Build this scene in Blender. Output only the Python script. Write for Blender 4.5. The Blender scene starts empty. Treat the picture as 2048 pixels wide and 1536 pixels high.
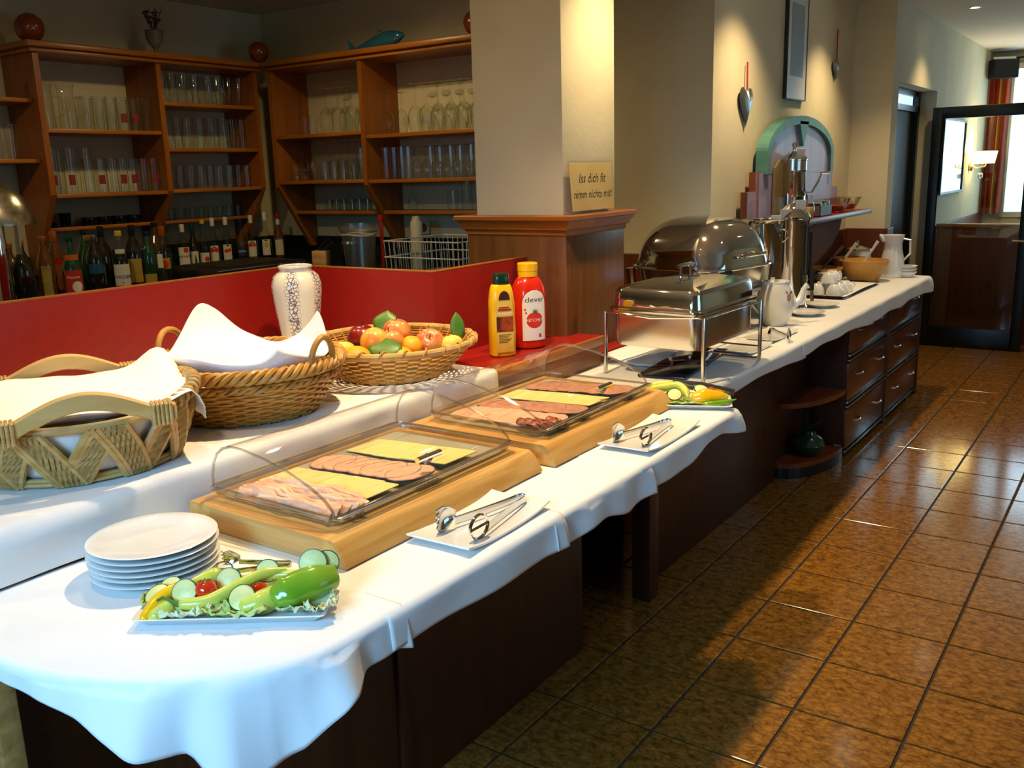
import bpy, bmesh, math, random
from mathutils import Vector, Matrix, noise as mnoise
SC = bpy.context.scene
COL = SC.collection
rnd = random.Random(7)
PI = math.pi

# ------------------------------------------------------------------ camera
def make_camera():
    yaw, pitch, roll = math.radians(35.045), math.radians(12.858), math.radians(-1.659)
    fwd = Vector((-math.sin(yaw) * math.cos(pitch), math.cos(yaw) * math.cos(pitch), -math.sin(pitch)))
    right = Vector((math.cos(yaw), math.sin(yaw), 0))
    up = right.cross(fwd)
    r2 = math.cos(roll) * right + math.sin(roll) * up
    u2 = -math.sin(roll) * right + math.cos(roll) * up
    cd = bpy.data.cameras.new('camera'); co = bpy.data.objects.new('camera', cd); COL.objects.link(co)
    cd.sensor_width = 36; cd.lens = 1844.5 / 2048 * 36; cd.clip_start = 0.05
    m = Matrix((r2, u2, -fwd)).transposed().to_4x4(); m.translation = (0, 0, 1.7092)
    co.matrix_world = m
    SC.camera = co
make_camera()

# ------------------------------------------------------------------ world, exposure, lights
SC.view_settings.view_transform = 'Standard'
SC.view_settings.look = 'None'
SC.view_settings.gamma = 1.0
SC.view_settings.use_curve_mapping = False
SC.view_settings.exposure = 0.38
SC.cycles.transparent_max_bounces = 28
SC.cycles.max_bounces = 6
SC.cycles.use_adaptive_sampling = True
SC.cycles.adaptive_threshold = 0.07
SC.cycles.diffuse_bounces = 3
SC.cycles.glossy_bounces = 4
SC.cycles.caustics_reflective = False
SC.cycles.caustics_refractive = False
CEIL = 2.92
W = bpy.data.worlds.new('World'); SC.world = W; W.use_nodes = True
W.node_tree.nodes['Background'].inputs[0].default_value = (0.45, 0.62, 0.9, 1)
W.node_tree.nodes['Background'].inputs[1].default_value = 0.6

WARM = (1.0, 0.73, 0.40)
DAY = (0.27, 0.60, 1.0)
SPOTS = [(-1.80, 0.75, 24), (-1.78, 2.25, 160), (-1.72, 3.75, 95), (-1.68, 5.3, 72), (-1.66, 6.9, 62),
         (-2.75, 1.9, 45), (-0.2, 4.6, 12), (-0.2, 7.2, 16), (-1.42, 8.75, 35)]
BARSPOTS = [(-3.9, 1.9, 30), (-4.0, 3.7, 28)]
def spot(loc, power, size=104, blend=0.85, col=WARM, radius=0.035):
    ld = bpy.data.lights.new('downlight_lamp', 'SPOT'); ld.energy = power; ld.color = col
    ld.spot_size = math.radians(size); ld.spot_blend = blend; ld.shadow_soft_size = radius
    lo = bpy.data.objects.new('downlight_lamp', ld); COL.objects.link(lo); lo.location = loc
    return lo
for x, y, p in SPOTS: spot((x, y, CEIL - 0.03), p)
for x, y, p in BARSPOTS: spot((x, y, CEIL - 0.03), p, 172, 0.6, (1.0, 0.72, 0.32))
def area(loc, rot, sx, sy, power, col, spread=180):
    ld = bpy.data.lights.new('window_daylight', 'AREA'); ld.shape = 'RECTANGLE'; ld.size = sx; ld.size_y = sy
    ld.energy = power; ld.color = col; ld.spread = math.radians(spread)
    lo = bpy.data.objects.new('window_daylight', ld); COL.objects.link(lo); lo.location = loc; lo.rotation_euler = rot
    return lo
area((-1.0, -1.22, 1.85), (math.radians(62), 0, math.radians(11)), 1.4, 1.0, 19, DAY, 70)      # daylight through the window behind the buffet's near end
area((3.05, 3.4, 1.65), (math.radians(90), 0, math.radians(90)), 2.4, 1.7, 3, DAY, 120)
area((-0.3, 12.45, 1.75), (math.radians(90), 0, math.radians(180)), 2.0, 1.6, 12, (0.62, 0.85, 1.0))

# ------------------------------------------------------------------ colour and materials
def s(h):
    h = h.lstrip('#'); v = [int(h[i:i + 2], 16) / 255 for i in (0, 2, 4)]
    return tuple((c / 12.92 if c <= 0.04045 else ((c + 0.055) / 1.055) ** 2.4) for c in v)
MATS = {}
def M(name, col=None, rough=0.5, metal=0.0, col2=None, scale=8.0, detail=4.0, stretch=(1, 1, 1), bump=0.0, bscale=60.0,
      lo=0.35, hi=0.65, sheen=0.0, coat=0.0, sub=0.0, spec=None, emit=None, estr=0.0, trans=0.0, ior=1.45):
    if name in MATS: return MATS[name]
    m = bpy.data.materials.new(name); m.use_nodes = True; nt = m.node_tree; b = nt.nodes['Principled BSDF']
    col = s(col) if isinstance(col, str) else col
    b.inputs['Base Color'].default_value = (*col, 1); b.inputs['Roughness'].default_value = rough
    b.inputs['Metallic'].default_value = metal; b.inputs['IOR'].default_value = ior
    if coat: b.inputs['Coat Weight'].default_value = coat; b.inputs['Coat Roughness'].default_value = 0.08
    if sub: b.inputs['Subsurface Weight'].default_value = sub; b.inputs['Subsurface Radius'].default_value = (0.02, 0.012, 0.006)
    if sheen: b.inputs['Sheen Weight'].default_value = sheen
    if spec is not None: b.inputs['Specular IOR Level'].default_value = spec
    if trans: b.inputs['Transmission Weight'].default_value = trans
    if emit: b.inputs['Emission Color'].default_value = (*(s(emit) if isinstance(emit, str) else emit), 1); b.inputs['Emission Strength'].default_value = estr
    tc = nt.nodes.new('ShaderNodeTexCoord'); mp = nt.nodes.new('ShaderNodeMapping'); mp.inputs['Scale'].default_value = stretch
    nt.links.new(tc.outputs['Object'], mp.inputs['Vector'])
    if col2 is not None:
        col2 = s(col2) if isinstance(col2, str) else col2
        n = nt.nodes.new('ShaderNodeTexNoise'); n.inputs['Scale'].default_value = scale; n.inputs['Detail'].default_value = detail
        r = nt.nodes.new('ShaderNodeValToRGB'); r.color_ramp.elements[0].position = lo; r.color_ramp.elements[1].position = hi
        r.color_ramp.elements[0].color = (*col, 1); r.color_ramp.elements[1].color = (*col2, 1)
        nt.links.new(mp.outputs[0], n.inputs['Vector']); nt.links.new(n.outputs['Fac'], r.inputs[0]); nt.links.new(r.outputs[0], b.inputs['Base Color'])
    if bump:
        n2 = nt.nodes.new('ShaderNodeTexNoise'); n2.inputs['Scale'].default_value = bscale; n2.inputs['Detail'].default_value = 3
        bp = nt.nodes.new('ShaderNodeBump'); bp.inputs['Strength'].default_value = bump; bp.inputs['Distance'].default_value = 0.004
        nt.links.new(mp.outputs[0], n2.inputs['Vector']); nt.links.new(n2.outputs['Fac'], bp.inputs['Height']); nt.links.new(bp.outputs[0], b.inputs['Normal'])
    MATS[name] = m
    return m
def clear(name, tint=(0.95, 0.97, 0.95), rough=0.03, refl=1.0, base=0.04, edge=1.0):
    """thin clear plastic / glass wall: straight transmission plus a Fresnel mirror"""
    if name in MATS: return MATS[name]
    m = bpy.data.materials.new(name); m.use_nodes = True; nt = m.node_tree; nt.nodes.clear()
    o = nt.nodes.new('ShaderNodeOutputMaterial'); mx = nt.nodes.new('ShaderNodeMixShader')
    t = nt.nodes.new('ShaderNodeBsdfTransparent'); t.inputs[0].default_value = (*tint, 1)
    g = nt.nodes.new('ShaderNodeBsdfGlossy'); g.inputs['Roughness'].default_value = rough; g.inputs[0].default_value = (0.95, 0.97, 1, 1)
    lw = nt.nodes.new('ShaderNodeLayerWeight'); pw = nt.nodes.new('ShaderNodeMath'); pw.operation = 'POWER'; pw.inputs[1].default_value = 4.0
    mu = nt.nodes.new('ShaderNodeMath'); mu.operation = 'MULTIPLY_ADD'; mu.inputs[1].default_value = 0.75 * refl; mu.inputs[2].default_value = base
    mu.use_clamp = True
    te = nt.nodes.new('ShaderNodeMix'); te.data_type = 'RGBA'; te.inputs[6].default_value = (*tint, 1); te.inputs[7].default_value = (*[c * edge for c in tint], 1)
    nt.links.new(pw.outputs[0], te.inputs[0]); nt.links.new(te.outputs[2], t.inputs[0])
    nt.links.new(lw.outputs['Facing'], pw.inputs[0]); nt.links.new(pw.outputs[0], mu.inputs[0]); nt.links.new(mu.outputs[0], mx.inputs[0])
    nt.links.new(t.outputs[0], mx.inputs[1]); nt.links.new(g.outputs[0], mx.inputs[2]); nt.links.new(mx.outputs[0], o.inputs[0])
    MATS[name] = m
    return m

def wood(name, c1, c2, rough=0.4, axis=2, scale=3.0, coat=0.0, knots=True):
    if name in MATS: return MATS[name]
    m = bpy.data.materials.new(name); m.use_nodes = True; nt = m.node_tree; b = nt.nodes['Principled BSDF']
    b.inputs['Roughness'].default_value = rough
    if coat: b.inputs['Coat Weight'].default_value = coat; b.inputs['Coat Roughness'].default_value = 0.15
    tc = nt.nodes.new('ShaderNodeTexCoord'); mp = nt.nodes.new('ShaderNodeMapping')
    st = [9, 9, 9]; st[axis] = 0.7; mp.inputs['Scale'].default_value = st
    n = nt.nodes.new('ShaderNodeTexNoise'); n.inputs['Scale'].default_value = scale; n.inputs['Detail'].default_value = 6; n.inputs['Distortion'].default_value = 0.6
    r = nt.nodes.new('ShaderNodeValToRGB'); r.color_ramp.elements[0].position = 0.3; r.color_ramp.elements[1].position = 0.7
    r.color_ramp.elements[0].color = (*s(c1), 1); r.color_ramp.elements[1].color = (*s(c2), 1)
    nt.links.new(tc.outputs['Object'], mp.inputs[0]); nt.links.new(mp.outputs[0], n.inputs['Vector']); nt.links.new(n.outputs['Fac'], r.inputs[0])
    out = r.outputs[0]
    if knots:
        mp2 = nt.nodes.new('ShaderNodeMapping'); st2 = [1, 1, 1]; st2[axis] = 0.5; mp2.inputs['Scale'].default_value = st2
        v = nt.nodes.new('ShaderNodeTexVoronoi'); v.inputs['Scale'].default_value = 3.2
        r2 = nt.nodes.new('ShaderNodeValToRGB'); r2.color_ramp.elements[0].position = 0.05; r2.color_ramp.elements[1].position = 0.12
        r2.color_ramp.elements[0].color = (0.22, 0.14, 0.1, 1); r2.color_ramp.elements[1].color = (1, 1, 1, 1)
        mx = nt.nodes.new('ShaderNodeMix'); mx.data_type = 'RGBA'; mx.blend_type = 'MULTIPLY'; mx.inputs[0].default_value = 0.8
        nt.links.new(tc.outputs['Object'], mp2.inputs[0]); nt.links.new(mp2.outputs[0], v.inputs['Vector']); nt.links.new(v.outputs['Distance'], r2.inputs[0])
        nt.links.new(out, mx.inputs[6]); nt.links.new(r2.outputs[0], mx.inputs[7]); out = mx.outputs[2]
    nt.links.new(out, b.inputs['Base Color'])
    MATS[name] = m
    return m

WALL = M('plaster', '#dbd1b0', 0.85, col2='#d4c9a6', scale=3, bump=0.25, bscale=45)
CEILM = M('ceiling_paint', '#dcd6c4', 0.9)
PINE_Z = wood('pine_upright', '#84460f', '#9c5c18', 0.35, 2)
PINE_Y = wood('pine_along', '#8f5014', '#b06c20', 0.35, 1)
PINE_X = wood('pine_across', '#8f5014', '#b06c20', 0.35, 0)
DARK_Z = wood('dark_wood_upright', '#3a1c08', '#4c280d', 0.45, 2)
DARK_Y = wood('dark_wood_along', '#3a1c08', '#4c280d', 0.45, 1)
BASEW = wood('pillar_wood', '#5c3310', '#744719', 0.38, 2)
BASEC = wood('cornice_wood', '#8a4c18', '#9c5a20', 0.35, 0, knots=False)
BEECH = wood('beech', '#bd8639', '#e2b56a', 0.38, 1, 3.2, knots=False)
BEECHX = wood('beech_end', '#b27e3c', '#dbae68', 0.42, 0, 3.2, knots=False)
RED = M('red_laminate', (0.29, 0.010, 0.006), 0.38, col2=(0.26, 0.008, 0.005), scale=30)
CLOTH = M('white_linen', (0.86, 0.86, 0.84), 0.85, bump=0.12, bscale=350, sheen=0.1)
NAPKIN = M('white_napkin', (0.90, 0.89, 0.86), 0.9, sheen=0.1)
CHINA = M('white_porcelain', (0.86, 0.86, 0.82), 0.12, coat=0.5)
STEEL = M('polished_steel', (0.72, 0.71, 0.69), 0.07, 1.0)
STEELB = M('brushed_steel', (0.62, 0.60, 0.56), 0.22, 1.0)
CHROME = M('chrome', (0.8, 0.8, 0.8), 0.05, 1.0)
BLACK = M('black_plastic', (0.012, 0.012, 0.014), 0.35)
DARKM = M('dark_green_metal', '#0b1512', 0.35)
ACRYL = clear('clear_acrylic', (0.975, 0.97, 0.955), 0.03, 0.7, 0.03)
GLASS = clear('clear_glass', (0.95, 0.97, 0.95), 0.03, 1.0, 0.04, 0.25)
GLASSG = clear('greenish_glass', (0.82, 0.90, 0.87), 0.03, 1.0, 0.045, 0.3)
PANE = clear('window_glass', (0.93, 0.96, 0.95), 0.01, 1.0, 0.04)

# ------------------------------------------------------------------ mesh builder
class MB:
    def __init__(self): self.v = []; self.f = []
    def add(self, vs, fs):
        o = len(self.v); self.v += [tuple(p) for p in vs]; self.f += [tuple(i + o for i in f) for f in fs]; return self
    def box(self, x0, x1, y0, y1, z0, z1):
        return self.add([(x0, y0, z0), (x1, y0, z0), (x1, y1, z0), (x0, y1, z0), (x0, y0, z1), (x1, y0, z1), (x1, y1, z1), (x0, y1, z1)],
                        [(0, 3, 2, 1), (4, 5, 6, 7), (0, 1, 5, 4), (1, 2, 6, 5), (2, 3, 7, 6), (3, 0, 4, 7)])
    def bbox(self, x0, x1, y0, y1, z0, z1, r=0.006, seg=2):
        bm = bmesh.new(); bmesh.ops.create_cube(bm, size=1)
        bmesh.ops.scale(bm, vec=(x1 - x0, y1 - y0, z1 - z0), verts=bm.verts)
        bmesh.ops.translate(bm, vec=((x0 + x1) / 2, (y0 + y1) / 2, (z0 + z1) / 2), verts=bm.verts)
        bmesh.ops.bevel(bm, geom=bm.edges[:], offset=min(r, 0.49 * min(x1 - x0, y1 - y0, z1 - z0)), segments=seg, profile=0.5, affect='EDGES')
        return self.bm(bm)
    def bm(self, bm):
        bm.verts.index_update(); self.add([v.co[:] for v in bm.verts], [[v.index for v in f.verts] for f in bm.faces]); bm.free(); return self
    def lathe(self, prof, n=20, c=(0, 0, 0), sx=1, sy=1, close=False):
        vs = []; fs = []
        k = len(prof)
        for i in range(n):
            a = 2 * PI * i / n
            for r, z in prof: vs.append((c[0] + sx * r * math.cos(a), c[1] + sy * r * math.sin(a), c[2] + z))
        for i in range(n):
            j = (i + 1) % n
            for q in range(k - 1): fs.append((i * k + q, j * k + q, j * k + q + 1, i * k + q + 1))
            if close: fs.append((i * k + k - 1, j * k + k - 1, j * k, i * k))
        return self.add(vs, fs)
    def tube(self, path, r, n=8, closed=False, flat=1.0, up=None, caps=True):
        P = [Vector(p) for p in path]; k = len(P); vs = []; fs = []; ref = Vector(up) if up else None
        rs = r if isinstance(r, (list, tuple)) else [r] * k
        prev = None
        for i, p in enumerate(P):
            a = P[(i - 1) % k] if (closed or i > 0) else P[i]; b = P[(i + 1) % k] if (closed or i < k - 1) else P[i]
            t = (b - a); t = t.normalized() if t.length > 1e-9 else Vector((0, 0, 1))
            if ref is not None: n1 = ref - t * ref.dot(t)
            elif prev is not None: n1 = prev - t * prev.dot(t)
            else: n1 = Vector((0, 0, 1)) - t * t.z
            if n1.length < 1e-5: n1 = Vector((1, 0, 0)) - t * t.x
            n1.normalize(); prev = n1; n2 = t.cross(n1)
            for q in range(n):
                an = 2 * PI * q / n
                vs.append(p + n1 * (rs[i] * math.cos(an)) + n2 * (rs[i] * flat * math.sin(an)))
        for i in range(k if closed else k - 1):
            j = (i + 1) % k
            for q in range(n):
                w = (q + 1) % n; fs.append((i * n + q, i * n + w, j * n + w, j * n + q))
        if caps and not closed: fs.append(tuple(range(n - 1, -1, -1))); fs.append(tuple((k - 1) * n + q for q in range(n)))
        return self.add(vs, fs)
    def prism(self, poly, a0, a1, axis=2):
        k = len(poly)
        def mk(p, h):
            return (p[0], p[1], h) if axis == 2 else ((h, p[0], p[1]) if axis == 0 else (p[0], h, p[1]))
        vs = [mk(p, a0) for p in poly] + [mk(p, a1) for p in poly]
        fs = [tuple(range(k - 1, -1, -1)), tuple(range(k, 2 * k))] + [(i, (i + 1) % k, (i + 1) % k + k, i + k) for i in range(k)]
        return self.add(vs, fs)
    def grid(self, fn, nu, nv, cu=False):
        vs = [fn(i / (nu if cu else nu - 1), j / (nv - 1)) for i in range(nu) for j in range(nv)]; fs = []
        for i in range(nu if cu else nu - 1):
            a = i * nv; b = ((i + 1) % nu) * nv
            for j in range(nv - 1): fs.append((a + j, b + j, b + j + 1, a + j + 1))
        return self.add(vs, fs)
    def ball(self, c, rx, ry=None, rz=None, n=14, m=9):
        ry = ry or rx; rz = rz or rx
        pr = [(max(1e-4, math.sin(PI * i / m)), -math.cos(PI * i / m)) for i in range(m + 1)]
        vs = []; fs = []; k = m + 1
        for i in range(n):
            a = 2 * PI * i / n
            for r, z in pr: vs.append((c[0] + rx * r * math.cos(a), c[1] + ry * r * math.sin(a), c[2] + rz * z))
        for i in range(n):
            j = (i + 1) % n
            for q in range(m): fs.append((i * k + q, j * k + q, j * k + q + 1, i * k + q + 1))
        return self.add(vs, fs)
    def xf(self, m):
        self.v = [tuple(m @ Vector(p)) for p in self.v]; return self
def rrect(x0, x1, y0, y1, r, n=5):
    pts = []
    for cx, cy, a0 in ((x1 - r, y1 - r, 0), (x0 + r, y1 - r, 90), (x0 + r, y0 + r, 180), (x1 - r, y0 + r, 270)):
        for i in range(n + 1):
            a = math.radians(a0 + 90 * i / n); pts.append((cx + r * math.cos(a), cy + r * math.sin(a)))
    return pts
def loft(mb, rings, cap0=False, cap1=False):
    k = len(rings[0]); vs = [p for r in rings for p in r]; fs = []
    for i in range(len(rings) - 1):
        for q in range(k):
            w = (q + 1) % k; fs.append((i * k + q, i * k + w, (i + 1) * k + w, (i + 1) * k + q))
    if cap0: fs.append(tuple(range(k - 1, -1, -1)))
    if cap1: fs.append(tuple((len(rings) - 1) * k + q for q in range(k)))
    return mb.add(vs, fs)
def mesh_of(mb, name, mat, smooth=True, ang=35):
    me = bpy.data.meshes.new(name); me.from_pydata(mb.v, [], mb.f); me.update()
    bm = bmesh.new(); bm.from_mesh(me); bmesh.ops.remove_doubles(bm, verts=bm.verts, dist=2e-5)
    bmesh.ops.recalc_face_normals(bm, faces=bm.faces); bm.to_mesh(me); bm.free()
    if smooth:
        me.shade_smooth(); me.set_sharp_from_angle(angle=math.radians(ang))
    if mat: me.materials.append(mat)
    return me
def obj(name, mb, mat, parent=None, smooth=True, ang=35, loc=None, rot=None, label=None, kind=None):
    me = mb if isinstance(mb, bpy.types.Mesh) else mesh_of(mb, name, mat, smooth, ang)
    o = bpy.data.objects.new(name, me); COL.objects.link(o)
    if parent is not None: o.parent = parent
    if loc: o.location = loc
    if rot: o.rotation_euler = rot
    if label: o['label'] = label
    if kind: o['kind'] = kind
    return o
def thing(name, label, cat, loc=(0, 0, 0), rz=0.0, group=None):
    o = bpy.data.objects.new(name, None); COL.objects.link(o); o.empty_display_size = 0.05
    o.location = loc; o.rotation_euler = (0, 0, rz); o['label'] = label; o['category'] = cat
    if group: o['group'] = group
    return o
def tag(o, label, cat, group=None):
    o['label'] = label; o['category'] = cat
    if group: o['group'] = group
    return o
def struct(name, mb, mat, smooth=False, label=None):
    o = obj(name, mb, mat, None, smooth); o['kind'] = 'structure'
    if label: o['label'] = label
    return o
def dup(root, loc, rz=0.0, label=None, group=None, scale=None):
    r = root.copy(); COL.objects.link(r); r.location = loc; r.rotation_euler = (0, 0, rz)
    if label: r['label'] = label
    if group: r['group'] = group
    if scale: r.scale = scale
    for ch in list(root.children):
        c = ch.copy(); COL.objects.link(c); c.parent = r
        for g in list(ch.children):
            d = g.copy(); COL.objects.link(d); d.parent = c
    return r
def solid(o, t, off=0):
    md = o.modifiers.new('thickness', 'SOLIDIFY'); md.thickness = t; md.offset = off; return o
def text_mb(txt, size, shear=0.0, sx=1.0, res=2):
    cu = bpy.data.curves.new('lettering', 'FONT'); cu.body = txt; cu.size = size; cu.shear = shear; cu.align_x = 'CENTER'; cu.resolution_u = res
    ob = bpy.data.objects.new('lettering', cu); me = bpy.data.meshes.new_from_object(ob)
    mb = MB(); mb.add([(v.co.x * sx, v.co.y, 0) for v in me.vertices], [tuple(p.vertices) for p in me.polygons])
    bpy.data.objects.remove(ob); bpy.data.curves.remove(cu); bpy.data.meshes.remove(me)
    return mb
def wrap(mb, r, ang0, z0):
    """lay a flat (u, v) mesh on a cylinder of radius r facing ang0"""
    mb.v = [(r * math.cos(ang0 + p[0] / r), r * math.sin(ang0 + p[0] / r), z0 + p[1]) for p in mb.v]; return mb
def fbm(x, y, z=0.0): return mnoise.noise(Vector((x, y, z)))
# ------------------------------------------------------------------ the room
def tile_material():
    m = bpy.data.materials.new('marbled_tile'); m.use_nodes = True; nt = m.node_tree; b = nt.nodes['Principled BSDF']
    b.inputs['Roughness'].default_value = 0.13
    tc = nt.nodes.new('ShaderNodeTexCoord'); oi = nt.nodes.new('ShaderNodeObjectInfo'); ad = nt.nodes.new('ShaderNodeVectorMath'); ad.operation = 'MULTIPLY_ADD'
    mp = nt.nodes.new('ShaderNodeMapping'); mp.inputs['Scale'].default_value = (1.0, 1.5, 1.0)
    cmb = nt.nodes.new('ShaderNodeCombineXYZ')
    for i in range(2): nt.links.new(oi.outputs['Random'], cmb.inputs[i])
    ad.inputs[1].default_value = (37, 53, 11)
    nt.links.new(cmb.outputs[0], ad.inputs[0]); nt.links.new(tc.outputs['Object'], ad.inputs[2]); nt.links.new(ad.outputs[0], mp.inputs[0])
    wn = nt.nodes.new('ShaderNodeTexNoise'); wn.inputs['Scale'].default_value = 14; wn.inputs['Detail'].default_value = 4
    mixv = nt.nodes.new('ShaderNodeMix'); mixv.data_type = 'VECTOR'; mixv.inputs[0].default_value = 0.06
    nt.links.new(mp.outputs[0], wn.inputs['Vector']); nt.links.new(mp.outputs[0], mixv.inputs[4]); nt.links.new(wn.outputs['Color'], mixv.inputs[5])
    vo = nt.nodes.new('ShaderNodeTexVoronoi'); vo.feature = 'DISTANCE_TO_EDGE'; vo.inputs['Scale'].default_value = 34
    nt.links.new(mixv.outputs[1], vo.inputs['Vector'])
    r = nt.nodes.new('ShaderNodeValToRGB'); e = r.color_ramp.elements
    e[0].position = 0.0; e[0].color = (*s('#4a2c0c'), 1); e[1].position = 0.22; e[1].color = (*s('#9c6926'), 1)
    n3 = nt.nodes.new('ShaderNodeTexNoise'); n3.inputs['Scale'].default_value = 24; n3.inputs['Detail'].default_value = 5; nt.links.new(mp.outputs[0], n3.inputs['Vector'])
    r3 = nt.nodes.new('ShaderNodeValToRGB'); r3.color_ramp.elements[0].position = 0.35; r3.color_ramp.elements[1].position = 0.62
    r3.color_ramp.elements[0].color = (*s('#684014'), 1); r3.color_ramp.elements[1].color = (*s('#a8742e'), 1)
    mx = nt.nodes.new('ShaderNodeMix'); mx.data_type = 'RGBA'; mx.inputs[0].default_value = 0.55
    nt.links.new(vo.outputs['Distance'], r.inputs[0]); nt.links.new(n3.outputs['Fac'], r3.inputs[0])
    nt.links.new(r.outputs[0], mx.inputs[6]); nt.links.new(r3.outputs[0], mx.inputs[7]); nt.links.new(mx.outputs[2], b.inputs['Base Color'])
    return m
TILE = tile_material()
floor = struct('floor', MB().box(-6, 3.1, -1.4, 12.6, -0.1, -0.006), M('grout', '#3a3026', 0.9), label='brown marbled tile floor with dark joints')
TX, TY, TX0, TY0 = 1 / 3, 0.3485, -1.1427, 5.475
def tile_mb(x0, x1, y0, y1):
    b = 0.003
    return [(x0, y0, -0.006), (x1, y0, -0.006), (x1, y1, -0.006), (x0, y1, -0.006), (x0, y0, -b * 0.5), (x1, y0, -b * 0.5), (x1, y1, -b * 0.5), (x0, y1, -b * 0.5),
            (x0 + b, y0 + b, 0), (x1 - b, y0 + b, 0), (x1 - b, y1 - b, 0), (x0 + b, y1 - b, 0)], \
           [(8, 9, 10, 11), (0, 1, 5, 4), (1, 2, 6, 5), (2, 3, 7, 6), (3, 0, 4, 7), (4, 5, 9, 8), (5, 6, 10, 9), (6, 7, 11, 10), (7, 4, 8, 11)]
g = 0.005
tm = mesh_of(MB().add(*tile_mb(-TX / 2 + g, TX / 2 - g, -TY / 2 + g, TY / 2 - g)), 'tile', TILE, False)
cands = []
for i in range(-15, 13):
    for j in range(-24, 21):
        cx, cy = TX0 + (i + 0.5) * TX, TY0 + (j + 0.5) * TY
        if cx < -5.9 or cx > 3.0 or cy < -1.2 or cy > 12.4: continue
        cands.append((cx, cy))
vis = [c for c in cands if -1.75 < c[0] < 1.6 and c[1] > 1.3 and c[1] < 9.6 and c[0] < -1.1 + 0.62 * (9.6 - 0) and (c[0] + 0.0) < 0.09 * c[1] + 0.25]
vis.sort(key=lambda c: c[0] ** 2 + c[1] ** 2); vis = vis[:300]; vs_ = set(vis)
for cx, cy in vis: obj('tile', tm, None, floor, loc=(cx, cy, 0))
rest = MB()
for cx, cy in cands:
    if (cx, cy) not in vs_: rest.add(*tile_mb(cx - TX / 2 + g, cx + TX / 2 - g, cy - TY / 2 + g, cy + TY / 2 - g))
obj('tile_field', rest, TILE, floor, False, kind='stuff')

ceil = struct('ceiling', MB().box(-6, 3.1, -1.4, 12.7, CEIL, CEIL + 0.1), CEILM, label='off white ceiling')
struct('wall_bar_back', MB().box(-5.75, -2.25, 5.0, 5.1, 0, CEIL), WALL, label='plaster wall behind the bar shelves')
struct('wall_bar_left', MB().box(-5.85, -5.72, -1.3, 5.1, 0, CEIL), WALL, label='plaster wall at the left of the bar')
struct('wall_counter', MB().box(-2.25, -2.1, 5.0, 7.9, 0, CEIL), WALL, label='warm lit plaster wall behind the far buffet')
struct('wall_return', MB().box(-2.25, -1.8, 7.78, 7.98, 0, CEIL), WALL, label='short plaster return beside the doorway')
struct('wall_doorway', MB().box(-2.15, -1.8, 7.98, 9.47, 2.33, CEIL).box(-2.15, -1.8, 9.47, 12.6, 0, CEIL), WALL, label='plaster wall with the doorway')
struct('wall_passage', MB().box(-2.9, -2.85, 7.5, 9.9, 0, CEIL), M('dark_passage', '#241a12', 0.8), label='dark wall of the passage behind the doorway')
struct('wall_far', MB().box(-1.85, -1.62, 12.5, 12.6, 0, CEIL).box(1.2, 3.1, 12.5, 12.6, 0, CEIL).box(-1.62, 1.2, 12.5, 12.6, 0, 1.05).box(-1.62, 1.2, 12.5, 12.6, 2.75, CEIL), WALL, label='far wall around the bright window')
struct('wall_right', MB().box(3.1, 3.2, -1.4, 12.6, 0, CEIL), WALL, label='plaster wall to the right of the aisle')
struct('wall_near', MB().box(-6, 3.1, -1.4, -1.3, 0, CEIL), WALL, label='plaster wall behind the viewer')
# dark door and lit transom inside the doorway
d2 = struct('door_2', MB().box(-2.02, -1.98, 7.98, 9.45, 0.0, 2.17), M('door_dark', '#17110d', 0.4), label='dark door at the back of the doorway')
obj('door_frame', MB().box(-2.06, -1.94, 7.98, 8.06, 0, 2.33).box(-2.06, -1.94, 9.39, 9.47, 0, 2.33).box(-2.06, -1.94, 7.98, 9.47, 2.15, 2.2), DARKM, d2)
obj('transom', MB().box(-2.01, -1.99, 8.06, 9.39, 2.2, 2.31), M('transom_light', (0.7, 0.85, 1), 0.3, emit=(0.6, 0.82, 1.0), estr=0.9), d2)
obj('transom_frame', MB().box(-2.05, -1.95, 8.06, 9.39, 2.29, 2.33), DARKM, d2)
# windows that give the daylight
def window(name, plane, c, w, z0, z1, lab, es=0.5):
    mb = MB(); pane = MB(); fr = 0.06
    def b(m, a0, a1, zz0, zz1, d):
        if plane == 'y': m.box(a0, a1, c[1] - d, c[1] + d, zz0, zz1)
        else: m.box(c[0] - d, c[0] + d, a0, a1, zz0, zz1)
    a = c[0] if plane == 'y' else c[1]
    b(mb, a - w / 2 - fr, a - w / 2, z0 - fr, z1 + fr, 0.05); b(mb, a + w / 2, a + w / 2 + fr, z0 - fr, z1 + fr, 0.05)
    b(mb, a - w / 2, a + w / 2, z0 - fr, z0, 0.05); b(mb, a - w / 2, a + w / 2, z1, z1 + fr, 0.05); b(mb, a - 0.03, a + 0.03, z0, z1, 0.05)
    o = struct(name, mb, M('window_frame_white', '#d8d6cc', 0.5), label=lab)
    b(pane, a - w / 2, a + w / 2, z0, z1, 0.006)
    obj('pane', pane, M('daylit_pane_%d' % int(es * 10), (0.6, 0.8, 1.0), 0.2, emit=(0.45, 0.78, 1.0), estr=es), o, False)
window('window_1', 'y', (-0.25, 12.52), 2.6, 1.10, 2.72, 'bright window in the room beyond the glass door', 1.9)
window('window_2', 'y', (-1.0, -1.285), 1.5, 1.3, 2.4, 'window behind the near end of the buffet')
window('window_3', 'x', (3.085, 3.4), 2.4, 0.8, 2.5, 'window across the aisle', 0.9)

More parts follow.
